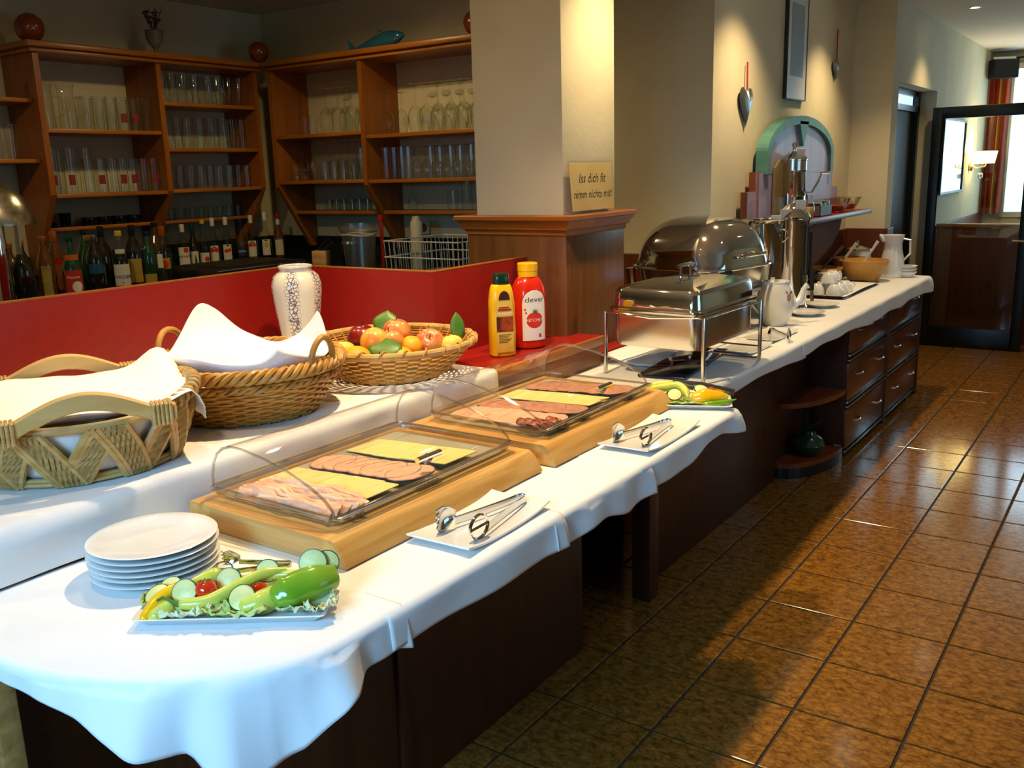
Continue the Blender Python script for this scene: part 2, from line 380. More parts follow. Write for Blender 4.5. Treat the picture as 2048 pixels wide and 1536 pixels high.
# wainscot boards
WAIN = wood('wainscot', '#5a2a0e', '#6e3714', 0.4, 2)
t = struct('trim_1', MB().bbox(-2.75, -2.1, 4.975, 4.999, 0, 1.22, 0.004), WAIN, label='brown wainscot beside the pillar')
t = struct('trim_2', MB().bbox(-2.099, -2.075, 5.0, 7.78, 0, 1.2, 0.004), WAIN, label='brown wainscot behind the far buffet')
t = struct('trim_3', MB().bbox(-2.08, -1.79, 7.755, 7.779, 0, 1.2, 0.004).bbox(-1.799, -1.775, 7.78, 7.98, 0, 1.2, 0.004), WAIN, label='brown wainscot on the return by the doorway')
t = struct('trim_4', MB().bbox(-1.799, -1.775, 9.5, 12.48, 0, 1.1, 0.004), WAIN, label='brown wainscot in the room beyond the glass door')

# pillar on its wooden base
struct('wall_pillar', MB().bbox(-2.575, -2.11, 3.43, 3.89, 1.5, CEIL, 0.006), WALL, True, 'white plaster pillar on a wooden base')
pb = struct('trim_5', MB().bbox(-2.605, -2.08, 3.395, 3.925, 0.0, 1.47, 0.004), BASEW, True, 'wooden base of the white pillar')
def moulding(mb, x0, x1, y0, y1, prof):
    loft(mb, [[(x0 - d, y0 - d, z), (x1 + d, y0 - d, z), (x1 + d, y1 + d, z), (x0 - d, y1 + d, z)] for d, z in prof], True, True)
mb = MB(); moulding(mb, -2.605, -2.08, 3.395, 3.925, [(0, 1.44), (0.006, 1.445), (0.006, 1.462), (0.018, 1.468), (0.02, 1.48), (0.03, 1.492), (0.034, 1.505), (0.045, 1.509), (0.045, 1.524), (0.04, 1.529)])
obj('cornice', mb, BASEC, pb)
# faint crack-like scratches on the pillar plaster
# ------------------------------------------------------------------ counters
ZT = 0.872
OUT = [(-1.975, 0.70), (-1.66, 0.715), (-1.53, 0.735), (-1.43, 0.775), (-1.35, 0.815), (-1.28, 0.87), (-1.225, 0.93), (-1.185, 0.99), (-1.17, 1.05)]
sc_ = thing('buffet_table', 'long dark wooden buffet table nearest the viewer, under white cloths', 'table', (-1.55, 1.9, 0))
def P(name, mb, mat, par, **k):
    """part given in world coordinates under a thing at par.location"""
    l = par.location; mb.v = [(p[0] - l[0], p[1] - l[1], p[2] - l[2]) for p in mb.v]
    return obj(name, mb, mat, par, **k)
P('table_top', MB().prism([(x + (0.012 if y > 0.8 else 0) * -1, y + 0.012) for x, y in OUT] + [(-1.182, 3.02), (-1.975, 3.02)], 0.835, ZT), DARK_Y, sc_, smooth=False)
P('front_panel', MB().bbox(-1.62, -1.58, 1.15, 2.66, 0.0, 0.835, 0.004), DARK_Z, sc_)
P('batten', MB().bbox(-1.58, -1.565, 1.66, 1.70, 0.0, 0.835, 0.003), DARK_Z, sc_)
P('leg', MB().bbox(-1.62, -1.54, 3.12, 3.2, 0.0, 0.835, 0.004), DARK_Z, sc_)
P('end_panel', MB().bbox(-1.98, -1.58, 1.11, 1.15, 0, 0.835, 0.004), DARK_Z, sc_)
P('leg', MB().bbox(-1.975, -1.925, 0.80, 0.85, 0.0, 0.835, 0.005), BEECHX, sc_)
P('apron', MB().bbox(-1.975, -1.935, 0.85, 1.11, 0.7, 0.835, 0.003), DARK_Y, sc_)

lc = thing('sideboard_counter', 'dark wooden counter under the chafing dishes', 'counter', (-1.75, 4.2, 0))
P('worktop', MB().prism([(-1.98, 3.03), (-1.388, 3.03), (-1.388, 7.36), (-2.07, 7.36), (-2.07, 4.25), (-1.98, 4.25)], 0.84, ZT), DARK_Y, lc)
P('front_panel', MB().bbox(-1.66, -1.62, 3.21, 4.83, 0, 0.84, 0.004), DARK_Z, lc)

# quarter-round end shelves
cs = thing('corner_shelf', 'dark wooden corner unit with quarter-round open shelves', 'shelf', (-1.65, 5.1, 0))
def quarter(z0, z1):
    p = [(-1.64, 5.36)] + [(-1.64 + 0.24 * math.cos(a), 5.36 - 0.50 * math.sin(a)) for a in [PI / 2 * i / 14 for i in range(15)]]
    return MB().prism(p, z0, z1)
for z in (0.06, 0.405): P('shelf', quarter(z, z + 0.028), wood('shelf_edge', '#6a3110', '#83431a', 0.4, 1), cs, smooth=False)
P('plinth', quarter(0.0, 0.06), BLACK, cs, smooth=False)
P('back_panel', MB().box(-1.66, -1.64, 4.84, 5.36, 0, 0.84), DARK_Z, cs, smooth=False)

# drawer cabinets
DFR = wood('drawer_wood', '#54250c', '#6b3414', 0.3, 1, coat=0.3)
RAIL = M('satin_rail', (0.35, 0.40, 0.42), 0.25, 1.0)
def cabinet(y0, y1, label):
    t = thing('drawer_cabinet', label, 'cabinet', (-1.7, (y0 + y1) / 2, 0), 0, 'drawer cabinets under the buffet')
    P('body', MB().box(-2.05, -1.415, y0, y1, 0.09, 0.835), DARK_Z, t, smooth=False)
    P('plinth', MB().box(-2.05, -1.46, y0 + 0.01, y1 - 0.01, 0, 0.09), BLACK, t, smooth=False)
    P('side_post', MB().bbox(-1.425, -1.392, y1 - 0.035, y1, 0.0, 0.835, 0.003), DARK_Z, t)
    for z0, z1 in ((0.06, 0.30), (0.355, 0.58), (0.635, 0.835)):
        d = P('drawer', MB().bbox(-1.42, -1.398, y0 + 0.012, y1 - 0.045, z0, z1, 0.004), DFR, t)
        P2 = lambda nm, mb, mat: obj(nm, MB().add([(p[0] + 1.7, p[1] - (y0 + y1) / 2, p[2]) for p in mb.v], mb.f), mat, d)
        for f in (0.24, 0.76):
            yc = y0 + (y1 - y0) * f; zc = (z0 + z1) / 2 + 0.02
            h = MB().tube([(-1.400, yc - 0.055, zc), (-1.382, yc - 0.045, zc), (-1.372, yc, zc), (-1.382, yc + 0.045, zc), (-1.400, yc + 0.055, zc)], 0.006, 6)
            P2('handle', h, STEELB)
    for z in (0.318, 0.345, 0.597, 0.625, 0.045):
        P('rail', MB().bbox(-1.418, -1.392, y0 + 0.008, y1 - 0.04, z - 0.006, z + 0.006, 0.002), RAIL, t)
    return t
cabinet(5.385, 6.345, 'dark wooden drawer cabinet next to the quarter-round shelves')
cabinet(6.35, 7.32, 'dark wooden drawer cabinet at the far end by the glass door')

# bar counter with its red ledge and the red screen panels
bc = thing('bar_counter', 'wooden bar counter with red ledge and zigzag red screen panels', 'counter', (-2.3, 2.9, 0))
LZ = 1.008
P('body', MB().box(-3.06, -1.985, -0.5, 2.74, 0, LZ - 0.035).box(-2.30, -1.985, 2.74, 3.394, 0, LZ - 0.035), DARK_Y, bc, smooth=False)
P('ledge', MB().prism([(-3.04, -0.5), (-1.955, -0.5), (-1.955, 3.49), (-2.079, 3.49), (-2.079, 3.394), (-2.28, 3.394), (-2.28, 2.74), (-3.04, 2.74)], LZ - 0.03, LZ), RED, bc, smooth=False)
P('ledge_edge', MB().bbox(-1.957, -1.938, -0.5, 3.49, LZ - 0.036, LZ + 0.001, 0.003), wood('ledge_edge_wood', '#a05a1c', '#b87028', 0.35, 1, knots=False), bc)
P('ledge_front', MB().box(-1.985, -1.962, 2.0, 3.48, 0.3, LZ - 0.036), wood('ledge_front_wood', '#7a3f14', '#91501c', 0.4, 1), bc, smooth=False)
def screen(x0, x1, y0, y1):
    p = P('screen_panel', MB().box(x0, x1, y0, y1, LZ, 1.345), RED, bc, smooth=False)
    l = bc.location
    mb = MB().bbox(x0 - 0.001, x1 + 0.001, y0 - 0.001, y1 + 0.001, 1.345, 1.352, 0.002); mb.v = [(q[0] - l[0], q[1] - l[1], q[2] - l[2]) for q in mb.v]
    obj('edge_strip', mb, BASEC, p)
screen(-3.06, -3.04, -0.5, 2.76); screen(-3.04, -2.30, 2.74, 2.76); screen(-2.30, -2.28, 2.74, 3.394)
P('low_ledge', MB().bbox(-2.079, -1.985, 3.50, 4.2, 0.86, 0.92, 0.004), RED, bc)
# black hot plate let into the sideboard
hp = obj('hot_plate', MB().bbox(-0.10, 0.10, -0.33, 0.33, 0, 0.012, 0.004), M('black_ceran', (0.008, 0.009, 0.014), 0.08), None, loc=(-1.64, 3.66, 0.881), rot=(0, 0, 0.12))
tag(hp, 'flat black hot plate under the rectangular chafing dish', 'hot plate')

# ------------------------------------------------------------------ cloths
def smoothstep(a, b, x):
    t_ = max(0, min(1, (x - a) / (b - a))); return t_ * t_ * (3 - 2 * t_)
def hang_pt(px, py, nx, ny, z, d, wave, flare):
    """point at arc length d beyond the edge"""
    r = 0.018
    if d <= r * PI / 2:
        a = d / r; return (px + nx * r * math.sin(a), py + ny * r * math.sin(a), z - r * (1 - math.cos(a)))
    q = d - r * PI / 2
    return (px + nx * (r + flare * q + wave), py + ny * (r + flare * q + wave), z - r - q)
def straight_cloth(name, label, xe, xb, y0, y1, z, dropf, wavef, ny=60, flare=0.06, lift=None, end=None):
    mb = MB(); NB, NF = 10, 12
    def fn(u, v):
        y = y0 + (y1 - y0) * u; k = v * (NB + NF)
        if k <= NB:
            x = xb + (xe - xb) * k / NB; zz = z + (lift(x, y) if lift else 0) + 0.0015 * fbm(x * 7, y * 7, z * 50)
            return (x, y, zz)
        d = (k - NB) / NF * dropf(y); w = wavef(y) * smoothstep(0, 0.08, d)
        p = hang_pt(xe, y, 1, 0, z, d, w, flare); return (p[0], p[1] + 0.3 * w * math.sin(y * 9), p[2])
    mb.grid(fn, ny, NB + NF + 1)
    o = obj(name, mb, CLOTH, None, True, 80); solid(o, 0.0025, 1); tag(o, label, 'tablecloth', 'white cloths on the buffet'); return o
# nearest cloth with the cut-off corner end
def lerp_tab(tab, x):
    for (a_, b_), (c_, d_) in zip(tab, tab[1:]):
        if x <= c_: return b_ + (d_ - b_) * max(0, x - a_) / (c_ - a_)
    return tab[-1][1]
def near_cloth():
    pts = [Vector((x, y)) for x, y in OUT] + [Vector((-1.17, 1.14)), Vector((-1.17, 1.27))]
    # resample
    seg = [0]
    for a, b in zip(pts, pts[1:]): seg.append(seg[-1] + (b - a).length)
    L = seg[-1]; N = 180; mb = MB(); NB, NF = 12, 18
    def at(sv):
        for i in range(len(pts) - 1):
            if sv <= seg[i + 1] + 1e-9:
                f = (sv - seg[i]) / (seg[i + 1] - seg[i]); return pts[i].lerp(pts[i + 1], f)
        return pts[-1]
    def fn(u, v):
        sv = u * L; p = (at(max(0, sv - 0.05)) + at(sv) + at(min(L, sv + 0.05))) / 3
        d1 = at(min(L, sv + 0.07)) - at(max(0, sv - 0.07)); n = Vector((d1.y, -d1.x)).normalized()
        inner = Vector((-1.955, 0.80 + 0.47 * u)); k = v * (NB + NF)
        if k <= NB:
            q = inner.lerp(p, k / NB); return (q.x, q.y, 0.8775 + 0.0015 * fbm(q.x * 6, q.y * 6))
        # drop along the edge: shallow at the wall side, deep corner folds in the middle
        sn = sv
        drop = lerp_tab([(0, .045), (.33, .045), (.45, .06), (.55, .085), (.63, .125), (.70, .14), (.76, .185), (.82, .185), (.88, .165), (.955, .10), (1.0, .085), (1.12, .085), (1.19, .10), (1.5, .10)], sn)
        d = (k - NB) / NF * drop
        fold = sum(lerp_tab([(0, 0), (.40, 0), (.52, .012), (.63, .055), (.70, -.005), (.765, .05), (.86, .0), (.955, .05), (1.03, -.004), (1.12, .0), (1.19, .008), (1.5, .008)], sn + q) for q in (-.012, 0, .012)) / 3
        wv = fold * (d / max(drop, 1e-6)) + 0.002 * math.sin(sn * 60) * smoothstep(0, 0.08, d)
        return hang_pt(p.x, p.y, n.x, n.y, 0.8775, d, wv, 0.10)
    mb.grid(fn, N, NB + NF + 1)
    o = obj('tablecloth', mb, CLOTH, None, True, 80); solid(o, 0.0025, 1)
    tag(o, 'white tablecloth draped in folds over the near corner of the buffet', 'tablecloth', 'white cloths on the buffet')
near_cloth()
def hem(base, amp, ph, k=5.0): return lambda y: base + amp * math.sin(k * y + ph) + 0.4 * amp * math.sin(2.7 * k * y + ph * 2)
straight_cloth('tablecloth', 'white tablecloth under the nearer cheese board and plate with tongs', -1.168, -1.95, 1.20, 1.85, 0.8765, lambda y: 0.085 + 0.012 * smoothstep(1.6, 1.85, y) + 0.006 * math.sin(9 * y), lambda y: 0.004 * math.sin(17 * y) + 0.012 * smoothstep(1.75, 1.85, y))
straight_cloth('tablecloth', 'crumpled white tablecloth between the two cheese boards', -1.168, -1.95, 1.80, 2.33, 0.8755, lambda y: 0.088 + 0.02 * smoothstep(2.0, 2.3, y) + 0.008 * math.sin(21 * y), lambda y: 0.012 * math.sin(26 * y) * math.sin(7 * y + 1) + 0.006, 90)
straight_cloth('tablecloth', 'white tablecloth under the farther cold cut board and small vegetable plate', -1.168, -1.95, 2.27, 3.03, 0.8768, lambda y: 0.092 - 0.03 * smoothstep(2.6, 2.75, y) + 0.02 * smoothstep(2.85, 3.03, y) + 0.005 * math.sin(13 * y), lambda y: 0.005 * math.sin(19 * y) + 0.014 * smoothstep(2.9, 3.03, y))
straight_cloth('tablecloth', 'white tablecloth beneath the rectangular chafing dish', -1.375, -1.975, 3.03, 4.45, 0.8755, lambda y: 0.07 + 0.03 * smoothstep(4.1, 4.45, y) + 0.004 * math.sin(8 * y), lambda y: 0.004 * math.sin(11 * y), 70, 0.0)
straight_cloth('tablecloth', 'white tablecloth beneath the white teapot and saucers', -1.375, -2.07, 4.38, 5.75, 0.8765, lambda y: 0.08 + 0.035 * smoothstep(5.1, 5.75, y) + 0.004 * math.sin(9 * y), lambda y: 0.004 * math.sin(13 * y), 70, 0.0)
straight_cloth('tablecloth', 'white tablecloth at the far end beneath the milk jug', -1.375, -2.07, 5.68, 7.40, 0.8775, lambda y: 0.105 + 0.005 * math.sin(9 * y) + 0.02 * smoothstep(7.1, 7.4, y), lambda y: 0.005 * math.sin(12 * y) + 0.014 * smoothstep(7.2, 7.4, y), 80, 0.0)
# cloth over the ledge under the baskets
def riser():
    mb = MB(); N1, N2 = 14, 12
    def fn(u, v):
        y = -0.3 + (2.66 + 0.3) * u; k = v * (N1 + N2); z = LZ + 0.006
        if k <= N1:
            x = -3.0 + (-1.945 + 3.0) * k / N1; return (x, y, z + 0.0012 * fbm(x * 9, y * 9))
        d = (k - N1) / N2 * 0.137; w = 0.010 * fbm(y * 5, d * 9, 3) + 0.012 * math.exp(-((y - 0.95) / 0.14) ** 2) * math.sin(d * 40)
        p = hang_pt(-1.948, y, 1, 0, z, d, 0, 0.02); return (p[0] + w * smoothstep(0, 0.05, d) * 0.8, p[1], p[2])
    mb.grid(fn, 110, N1 + N2 + 1)
    o = obj('tablecloth', mb, CLOTH, None, True, 80); solid(o, 0.0025, 1)
    tag(o, 'white tablecloth covering the raised ledge under the three baskets', 'tablecloth', 'white cloths on the buffet')
riser()
cp = MB()
def fold_sheet(u, v):
    x = -1.97 + 0.30 * u; y = 3.5 + 0.55 * v; return (x + 0.02 * v, y, 0.884 + 0.03 * (1 - u) * (1 - u) + 0.004 * math.sin(9 * u + 4 * v))
cp.grid(fold_sheet, 14, 14)
o = solid(obj('folded_cloth', cp, CLOTH, None, True, 80), 0.003, 1); tag(o, 'loose white cloth lying behind the black hot plate', 'cloth')
ORDW = ['first', 'second', 'third', 'fourth', 'fifth', 'sixth', 'seventh', 'eighth', 'ninth', 'tenth', 'eleventh', 'twelfth']
def nth(i, n, ref): return '' if n == 1 else ', ' + ORDW[i] + ' from ' + ref
# ------------------------------------------------------------------ boards, covers, cold cuts
TT = 0.8805                       # top of the cloths
EDGE = clear('acrylic_edge', (0.80, 0.77, 0.70), 0.10, 1.2, 0.22)
INNER = M('tray_insert', '#aaa58e', 0.35, col2='#9a957e', scale=6)
def board(x0, x1, y0, y1, label):
    t = thing('serving_board', label, 'board', ((x0 + x1) / 2, (y0 + y1) / 2, TT), 0, 'beech serving boards')
    z0, z1 = TT, 0.94
    def sl(pts, ya, yb):   # profile in x-z swept along y
        return MB().prism(pts, ya, yb, 1)
    w = 0.085
    front = [(x1 - w, z0), (x1 - 0.004, z0), (x1, z0 + 0.004), (x1 - 0.008, z0 + 0.022), (x1 - 0.026, z1 - 0.013), (x1 - 0.036, z1 - 0.004), (x1 - 0.046, z1), (x1 - w, z1)]
    P('front_strip', sl(front, y0, y1), BEECH, t, ang=25)
    back = [(x0 + w, z0), (x0 + 0.004, z0), (x0, z0 + 0.004), (x0, z1 - 0.006), (x0 + 0.006, z1), (x0 + w, z1)]
    P('back_strip', sl(back, y0 + 0.004, y1), BEECH, t, ang=25)
    P('board_body', sl([(x0 + w, z0), (x1 - w, z0), (x1 - w, z1), (x0 + w, z1)], y0, y1), BEECHX, t, smooth=False)
    return t
board(-1.915, -1.369, 1.311, 2.09, 'beech board with slanted front edge under the nearer clear cover')
board(-1.912, -1.358, 2.145, 2.93, 'beech board with slanted front edge under the farther clear cover')

PROF = [(-0.222, 0.0), (-0.221, 0.03), (-0.212, 0.065), (-0.195, 0.092), (-0.172, 0.108), (-0.14, 0.117), (-0.10, 0.116), (-0.02, 0.104), (0.06, 0.085), (0.13, 0.060), (0.175, 0.036), (0.198, 0.014), (0.204, 0.0)]
def cover(xc, y0, y1, label, knob_y):
    z = 0.966
    t = thing('display_cover', label, 'food cover', (xc, (y0 + y1) / 2, 0.9405), 0, 'clear roll-top food covers')
    # tray
    mb = MB(); rings = []
    X0, X1, Y0, Y1 = xc - 0.232, xc + 0.214, y0 - 0.012, y1 + 0.012
    for ins, zz in ((0.02, 0.9415), (0.008, 0.944), (0.003, 0.955), (0.001, 0.962), (-0.006, 0.964), (-0.007, 0.968), (-0.004, 0.970)):
        rings.append([(p[0], p[1], zz) for p in rrect(X0 + ins, X1 - ins, Y0 + ins, Y1 - ins, 0.035)])
    loft(mb, rings); P('tray', mb, EDGE, t)
    P('tray_insert', MB().prism(rrect(X0 + 0.02, X1 - 0.02, Y0 + 0.02, Y1 - 0.02, 0.03), 0.942, 0.946), INNER, t, smooth=False)
    prof = [(xc + a, z + b) for a, b in PROF]
    mb = MB(); mb.grid(lambda u, v: (lambda q: (q[0], y0 + (y1 - y0) * v, q[1]))(prof[int(round(u * (len(prof) - 1)))]), len(prof), 2)
    P('roll_top', mb, ACRYL, t, ang=50)
    for yy in (y0, y1):
        mb = MB(); k = len(prof); mb.add([(p[0], yy, p[1]) for p in prof], [tuple(range(k))]); P('end_panel', mb, ACRYL, t, smooth=False)
        P('end_rib', MB().tube([(p[0], yy, p[1]) for p in prof], 0.0036, 6), EDGE, t)
    P('base_rib', MB().tube([(p[0], p[1], z + 0.002) for p in rrect(xc - 0.226, xc + 0.208, y0 - 0.004, y1 + 0.004, 0.02)], 0.0035, 6, True), EDGE, t)
    P('ridge_rib', MB().tube([(xc - 0.155, y0, z + 0.115), (xc - 0.155, y1, z + 0.115)], 0.0022, 6), EDGE, t)
    P('base_flange', MB().bbox(xc + 0.203, xc + 0.222, y0 - 0.006, y1 + 0.006, z - 0.001, z + 0.006, 0.002), EDGE, t)
    kb = MB().tube([(xc + 0.183, knob_y - 0.045, z + 0.046), (xc + 0.183, knob_y + 0.045, z + 0.046)], 0.0085, 10)
    P('handle', kb, CHROME, t)
    P('handle_post', MB().tube([(xc + 0.172, knob_y, z + 0.030), (xc + 0.183, knob_y, z + 0.046)], 0.012, 10).lathe([(0.016, 0), (0.016, 0.004), (0.001, 0.004)], 12, (xc + 0.174, knob_y, z + 0.036)), CHROME, t)
    return t
cover(-1.655, 1.365, 2.05, 'clear roll-top cover over ruffled ham, cheese and pink sausage', 1.72)
cover(-1.642, 2.205, 2.885, 'clear roll-top cover over brown sausage, cheese and pale ham', 2.61)

CHEESE = M('sliced_cheese', '#eed88c', 0.4, sub=0.1, col2='#e8cf80', scale=12)
PINKS = M('pink_sausage', '#dfaa8c', 0.45, sub=0.1, col2='#cb9072', scale=90, lo=0.55, hi=0.72)
BROWNS = M('brown_sausage', '#c08a72', 0.45, sub=0.1, col2='#a87460', scale=40)
HAM = M('boiled_ham', '#e8b79d', 0.35, sub=0.2, col2='#dca58a', scale=14)
HAMR = M('ruffled_ham', '#d9a084', 0.4, sub=0.15, col2='#efd0b4', scale=25, stretch=(0.4, 3, 3))
SALAM = M('dark_smoked_meat', '#6e2f22', 0.3, col2='#a85a44', scale=45)
RIND = M('sausage_rind', '#b07a5e', 0.4)
def slice_mesh(kind):
    n = 18
    if kind == 'sq':
        pts = rrect(-0.058, 0.058, -0.062, 0.062, 0.006, 2)
    else:
        pts = [(0.062 * math.cos(2 * PI * i / n), 0.062 * math.sin(2 * PI * i / n)) for i in range(n)]
    k = len(pts); t_ = 0.0022; mb = MB()
    def zz(p, s_): return 0.005 * s_ * fbm(p[0] * 14, p[1] * 14, s_ * 3) + 0.0012 * math.sin(40 * p[1])
    return pts, zz
def slices(kind, mat, name, label, cat, group, x0, dx, n, yc, z0, dz, sy=1.0, sx=1.0, tilt=0.05, wob=0.004):
    for i in range(n):
        pts, _ = slice_mesh(kind); k = len(pts); mb = MB(); sd = rnd.random() * 50
        rings = []
        for f in (0.0, 0.55, 1.0): rings.append([(p[0] * sx * f, p[1] * sy * f, 0.0014 * fbm(p[0] * f * 20 + sd, p[1] * f * 20) * 2) for p in pts])
        top = [[(q[0], q[1], q[2] + 0.0024) for q in r] for r in rings]
        loft(mb, [rings[0], rings[1], rings[2], top[2], top[1], top[0]])
        o = obj(name, mb, mat, None, True, 50, loc=(x0 + i * dx, yc + rnd.uniform(-wob, wob), z0 + i * dz), rot=(rnd.uniform(-0.01, 0.01), -tilt, rnd.uniform(-0.06, 0.06)))
        if kind == 'rd' and mat is not HAM:
            r_ = [[(p[0] * sx * f, p[1] * sy * f, 0.0014 * fbm(p[0] * f * 20 + sd, p[1] * f * 20) * 2 + h) for p in pts] for f, h in ((1.0, -0.0002), (1.014, 0.0006), (1.014, 0.002), (1.0, 0.0027), (0.965, 0.0029))]
            obj('rind', loft(MB(), r_), RIND, o)
        tag(o, label + nth(i, n, 'back'), cat, group)
ZS = 0.9505
slices('sq', CHEESE, 'cheese_slice', 'pale yellow cheese slice next to the ruffled ham under the nearer cover', 'cheese slice', 'cheese beside the ruffled ham', -1.80, 0.052, 6, 1.555, ZS, 0.0022, 1.05)
slices('rd', PINKS, 'sausage_slice', 'round pink speckled sausage slice under the nearer cover', 'sausage slice', 'pink sausage under the nearer cover', -1.80, 0.046, 7, 1.705, ZS, 0.0022, 1.1)
slices('sq', CHEESE, 'cheese_slice', 'pale yellow cheese slice in the farthest row under the nearer cover', 'cheese slice', 'cheese in the farthest row of the nearer cover', -1.79, 0.05, 6, 1.865, ZS, 0.0022, 1.12)
slices('rd', BROWNS, 'sausage_slice', 'brown sausage slice beside the pale ham under the farther cover', 'sausage slice', 'brown sausage beside the pale ham', -1.79, 0.042, 8, 2.45, ZS, 0.0022, 0.95)
slices('sq', CHEESE, 'cheese_slice', 'yellow cheese slice in the middle row under the farther cover', 'cheese slice', 'cheese under the farther cover', -1.78, 0.052, 6, 2.595, ZS, 0.0022, 1.05)
slices('rd', BROWNS, 'sausage_slice', 'round brown sausage slice in the farthest row under the farther cover', 'sausage slice', 'brown sausage in the farthest row', -1.79, 0.042, 8, 2.755, ZS, 0.0022, 1.15)
slices('rd', HAM, 'ham_slice', 'large pale pink ham slice at the near end of the farther cover', 'ham slice', 'pale ham under the farther cover', -1.78, 0.055, 6, 2.315, ZS, 0.0022, 1.35, 1.15)
# ruffled ham slices standing in folds
for i in range(11):
    sd = rnd.random() * 30; mb = MB(); y0_ = 1.385 + i * 0.0105
    def fn(u, v, sd=sd, i=i):
        x = -0.165 + 0.33 * u; a = 0.004 * math.sin(u * 26 + sd) + 0.006 * math.sin(u * 9 + sd * 2)
        up = 0.026 * v + 0.005 * math.sin(u * 7 + sd)
        return (x + 0.02 * math.sin(sd), a * (0.4 + v) + 0.018 * v * v - 0.012, max(0.0005, up))
    mb.grid(fn, 40, 6)
    o = solid(obj('ham_slice', mb, HAMR, None, True, 80, loc=(-1.635 + rnd.uniform(-0.012, 0.012), y0_, 0.9475)), 0.002, 0)
    tag(o, 'thin ruffled ham slice in folds under the nearer cover' + nth(i, 11, 'the near end'), 'ham slice', 'ruffled ham under the nearer cover')
for i, (x, y) in enumerate([(-1.50, 2.255), (-1.475, 2.275), (-1.52, 2.24), (-1.455, 2.30), (-1.49, 2.235), (-1.47, 2.25)]):
    mb = MB(); sd = i * 3.1
    mb.grid(lambda u, v, sd=sd: (0.032 * math.cos(2 * PI * u) * (0.2 + v), 0.022 * math.sin(2 * PI * u) * (0.2 + v), 0.012 * (1 - v) + 0.006 * math.sin(9 * u * 2 + sd) * v + 0.004), 20, 6, True)
    o = solid(obj('smoked_meat_curl', mb, SALAM, None, True, 80, loc=(x, y, 0.958 + 0.004 * (i // 2)), rot=(0.2 * math.sin(sd), 0.2 * math.cos(sd), sd)), 0.002, 0)
    tag(o, 'curl of dark smoked meat under the farther cover' + ', ' + ['in the middle', 'right of the middle', 'leftmost', 'rightmost', 'lowest at the front', 'lying on top'][i], 'meat', 'dark smoked meat curls')

# ------------------------------------------------------------------ plates with tongs
def flat_plate(name, label, xc, yc, w, l, rz=0.0, rise=0.012):
    t_ = 0.005; mb = MB()
    def top(u, v, off=0):
        a = (u - 0.5) * 2; b = (v - 0.5) * 2
        x = a * w / 2 * (1 - 0.03 * b * b); y = b * l / 2 * (1 + 0.02 * a * a - 0.05 * (1 - a * a) * 0)
        return (x, y, 0.0055 + rise * abs(b) ** 3 + 0.002 * abs(a) ** 4 - off)
    n, m = 9, 15
    T = [top(i / (n - 1), j / (m - 1)) for i in range(n) for j in range(m)]; B = [top(i / (n - 1), j / (m - 1), t_) for i in range(n) for j in range(m)]
    fs = []
    N = n * m
    for i in range(n - 1):
        for j in range(m - 1):
            a = i * m + j; fs.append((a, a + m, a + m + 1, a + 1)); fs.append((N + a, N + a + 1, N + a + m + 1, N + a + m))
    for j in range(m - 1):
        fs.append((j, j + 1, N + j + 1, N + j)); k = (n - 1) * m + j; fs.append((k, N + k, N + k + 1, k + 1))
    for i in range(n - 1):
        a = i * m; fs.append((a, N + a, N + a + m, a + m)); a += m - 1; fs.append((a, a + m, N + a + m, N + a))
    mb.add(T + B, fs)
    o = obj(name, mb, CHINA, None, True, 50, loc=(xc, yc, TT), rot=(0, 0, rz)); tag(o, label, 'plate', 'rectangular porcelain plates'); return o
flat_plate('rectangular_plate', 'white rectangular plate with toothed tongs in front of the nearer board', -1.283, 1.682, 0.185, 0.345, 0.03)
flat_plate('rectangular_plate', 'white rectangular plate with smooth tongs in front of the farther board', -1.263, 2.56, 0.175, 0.385, 0.02)
flat_plate('rectangular_plate', 'white rectangular plate with tongs past the rectangular chafing dish', -1.54, 4.45, 0.16, 0.36, -0.02)
flat_plate('rectangular_plate', 'white rectangular plate beside the far legs of the rectangular chafing dish', -1.535, 4.07, 0.17, 0.30, -0.02)

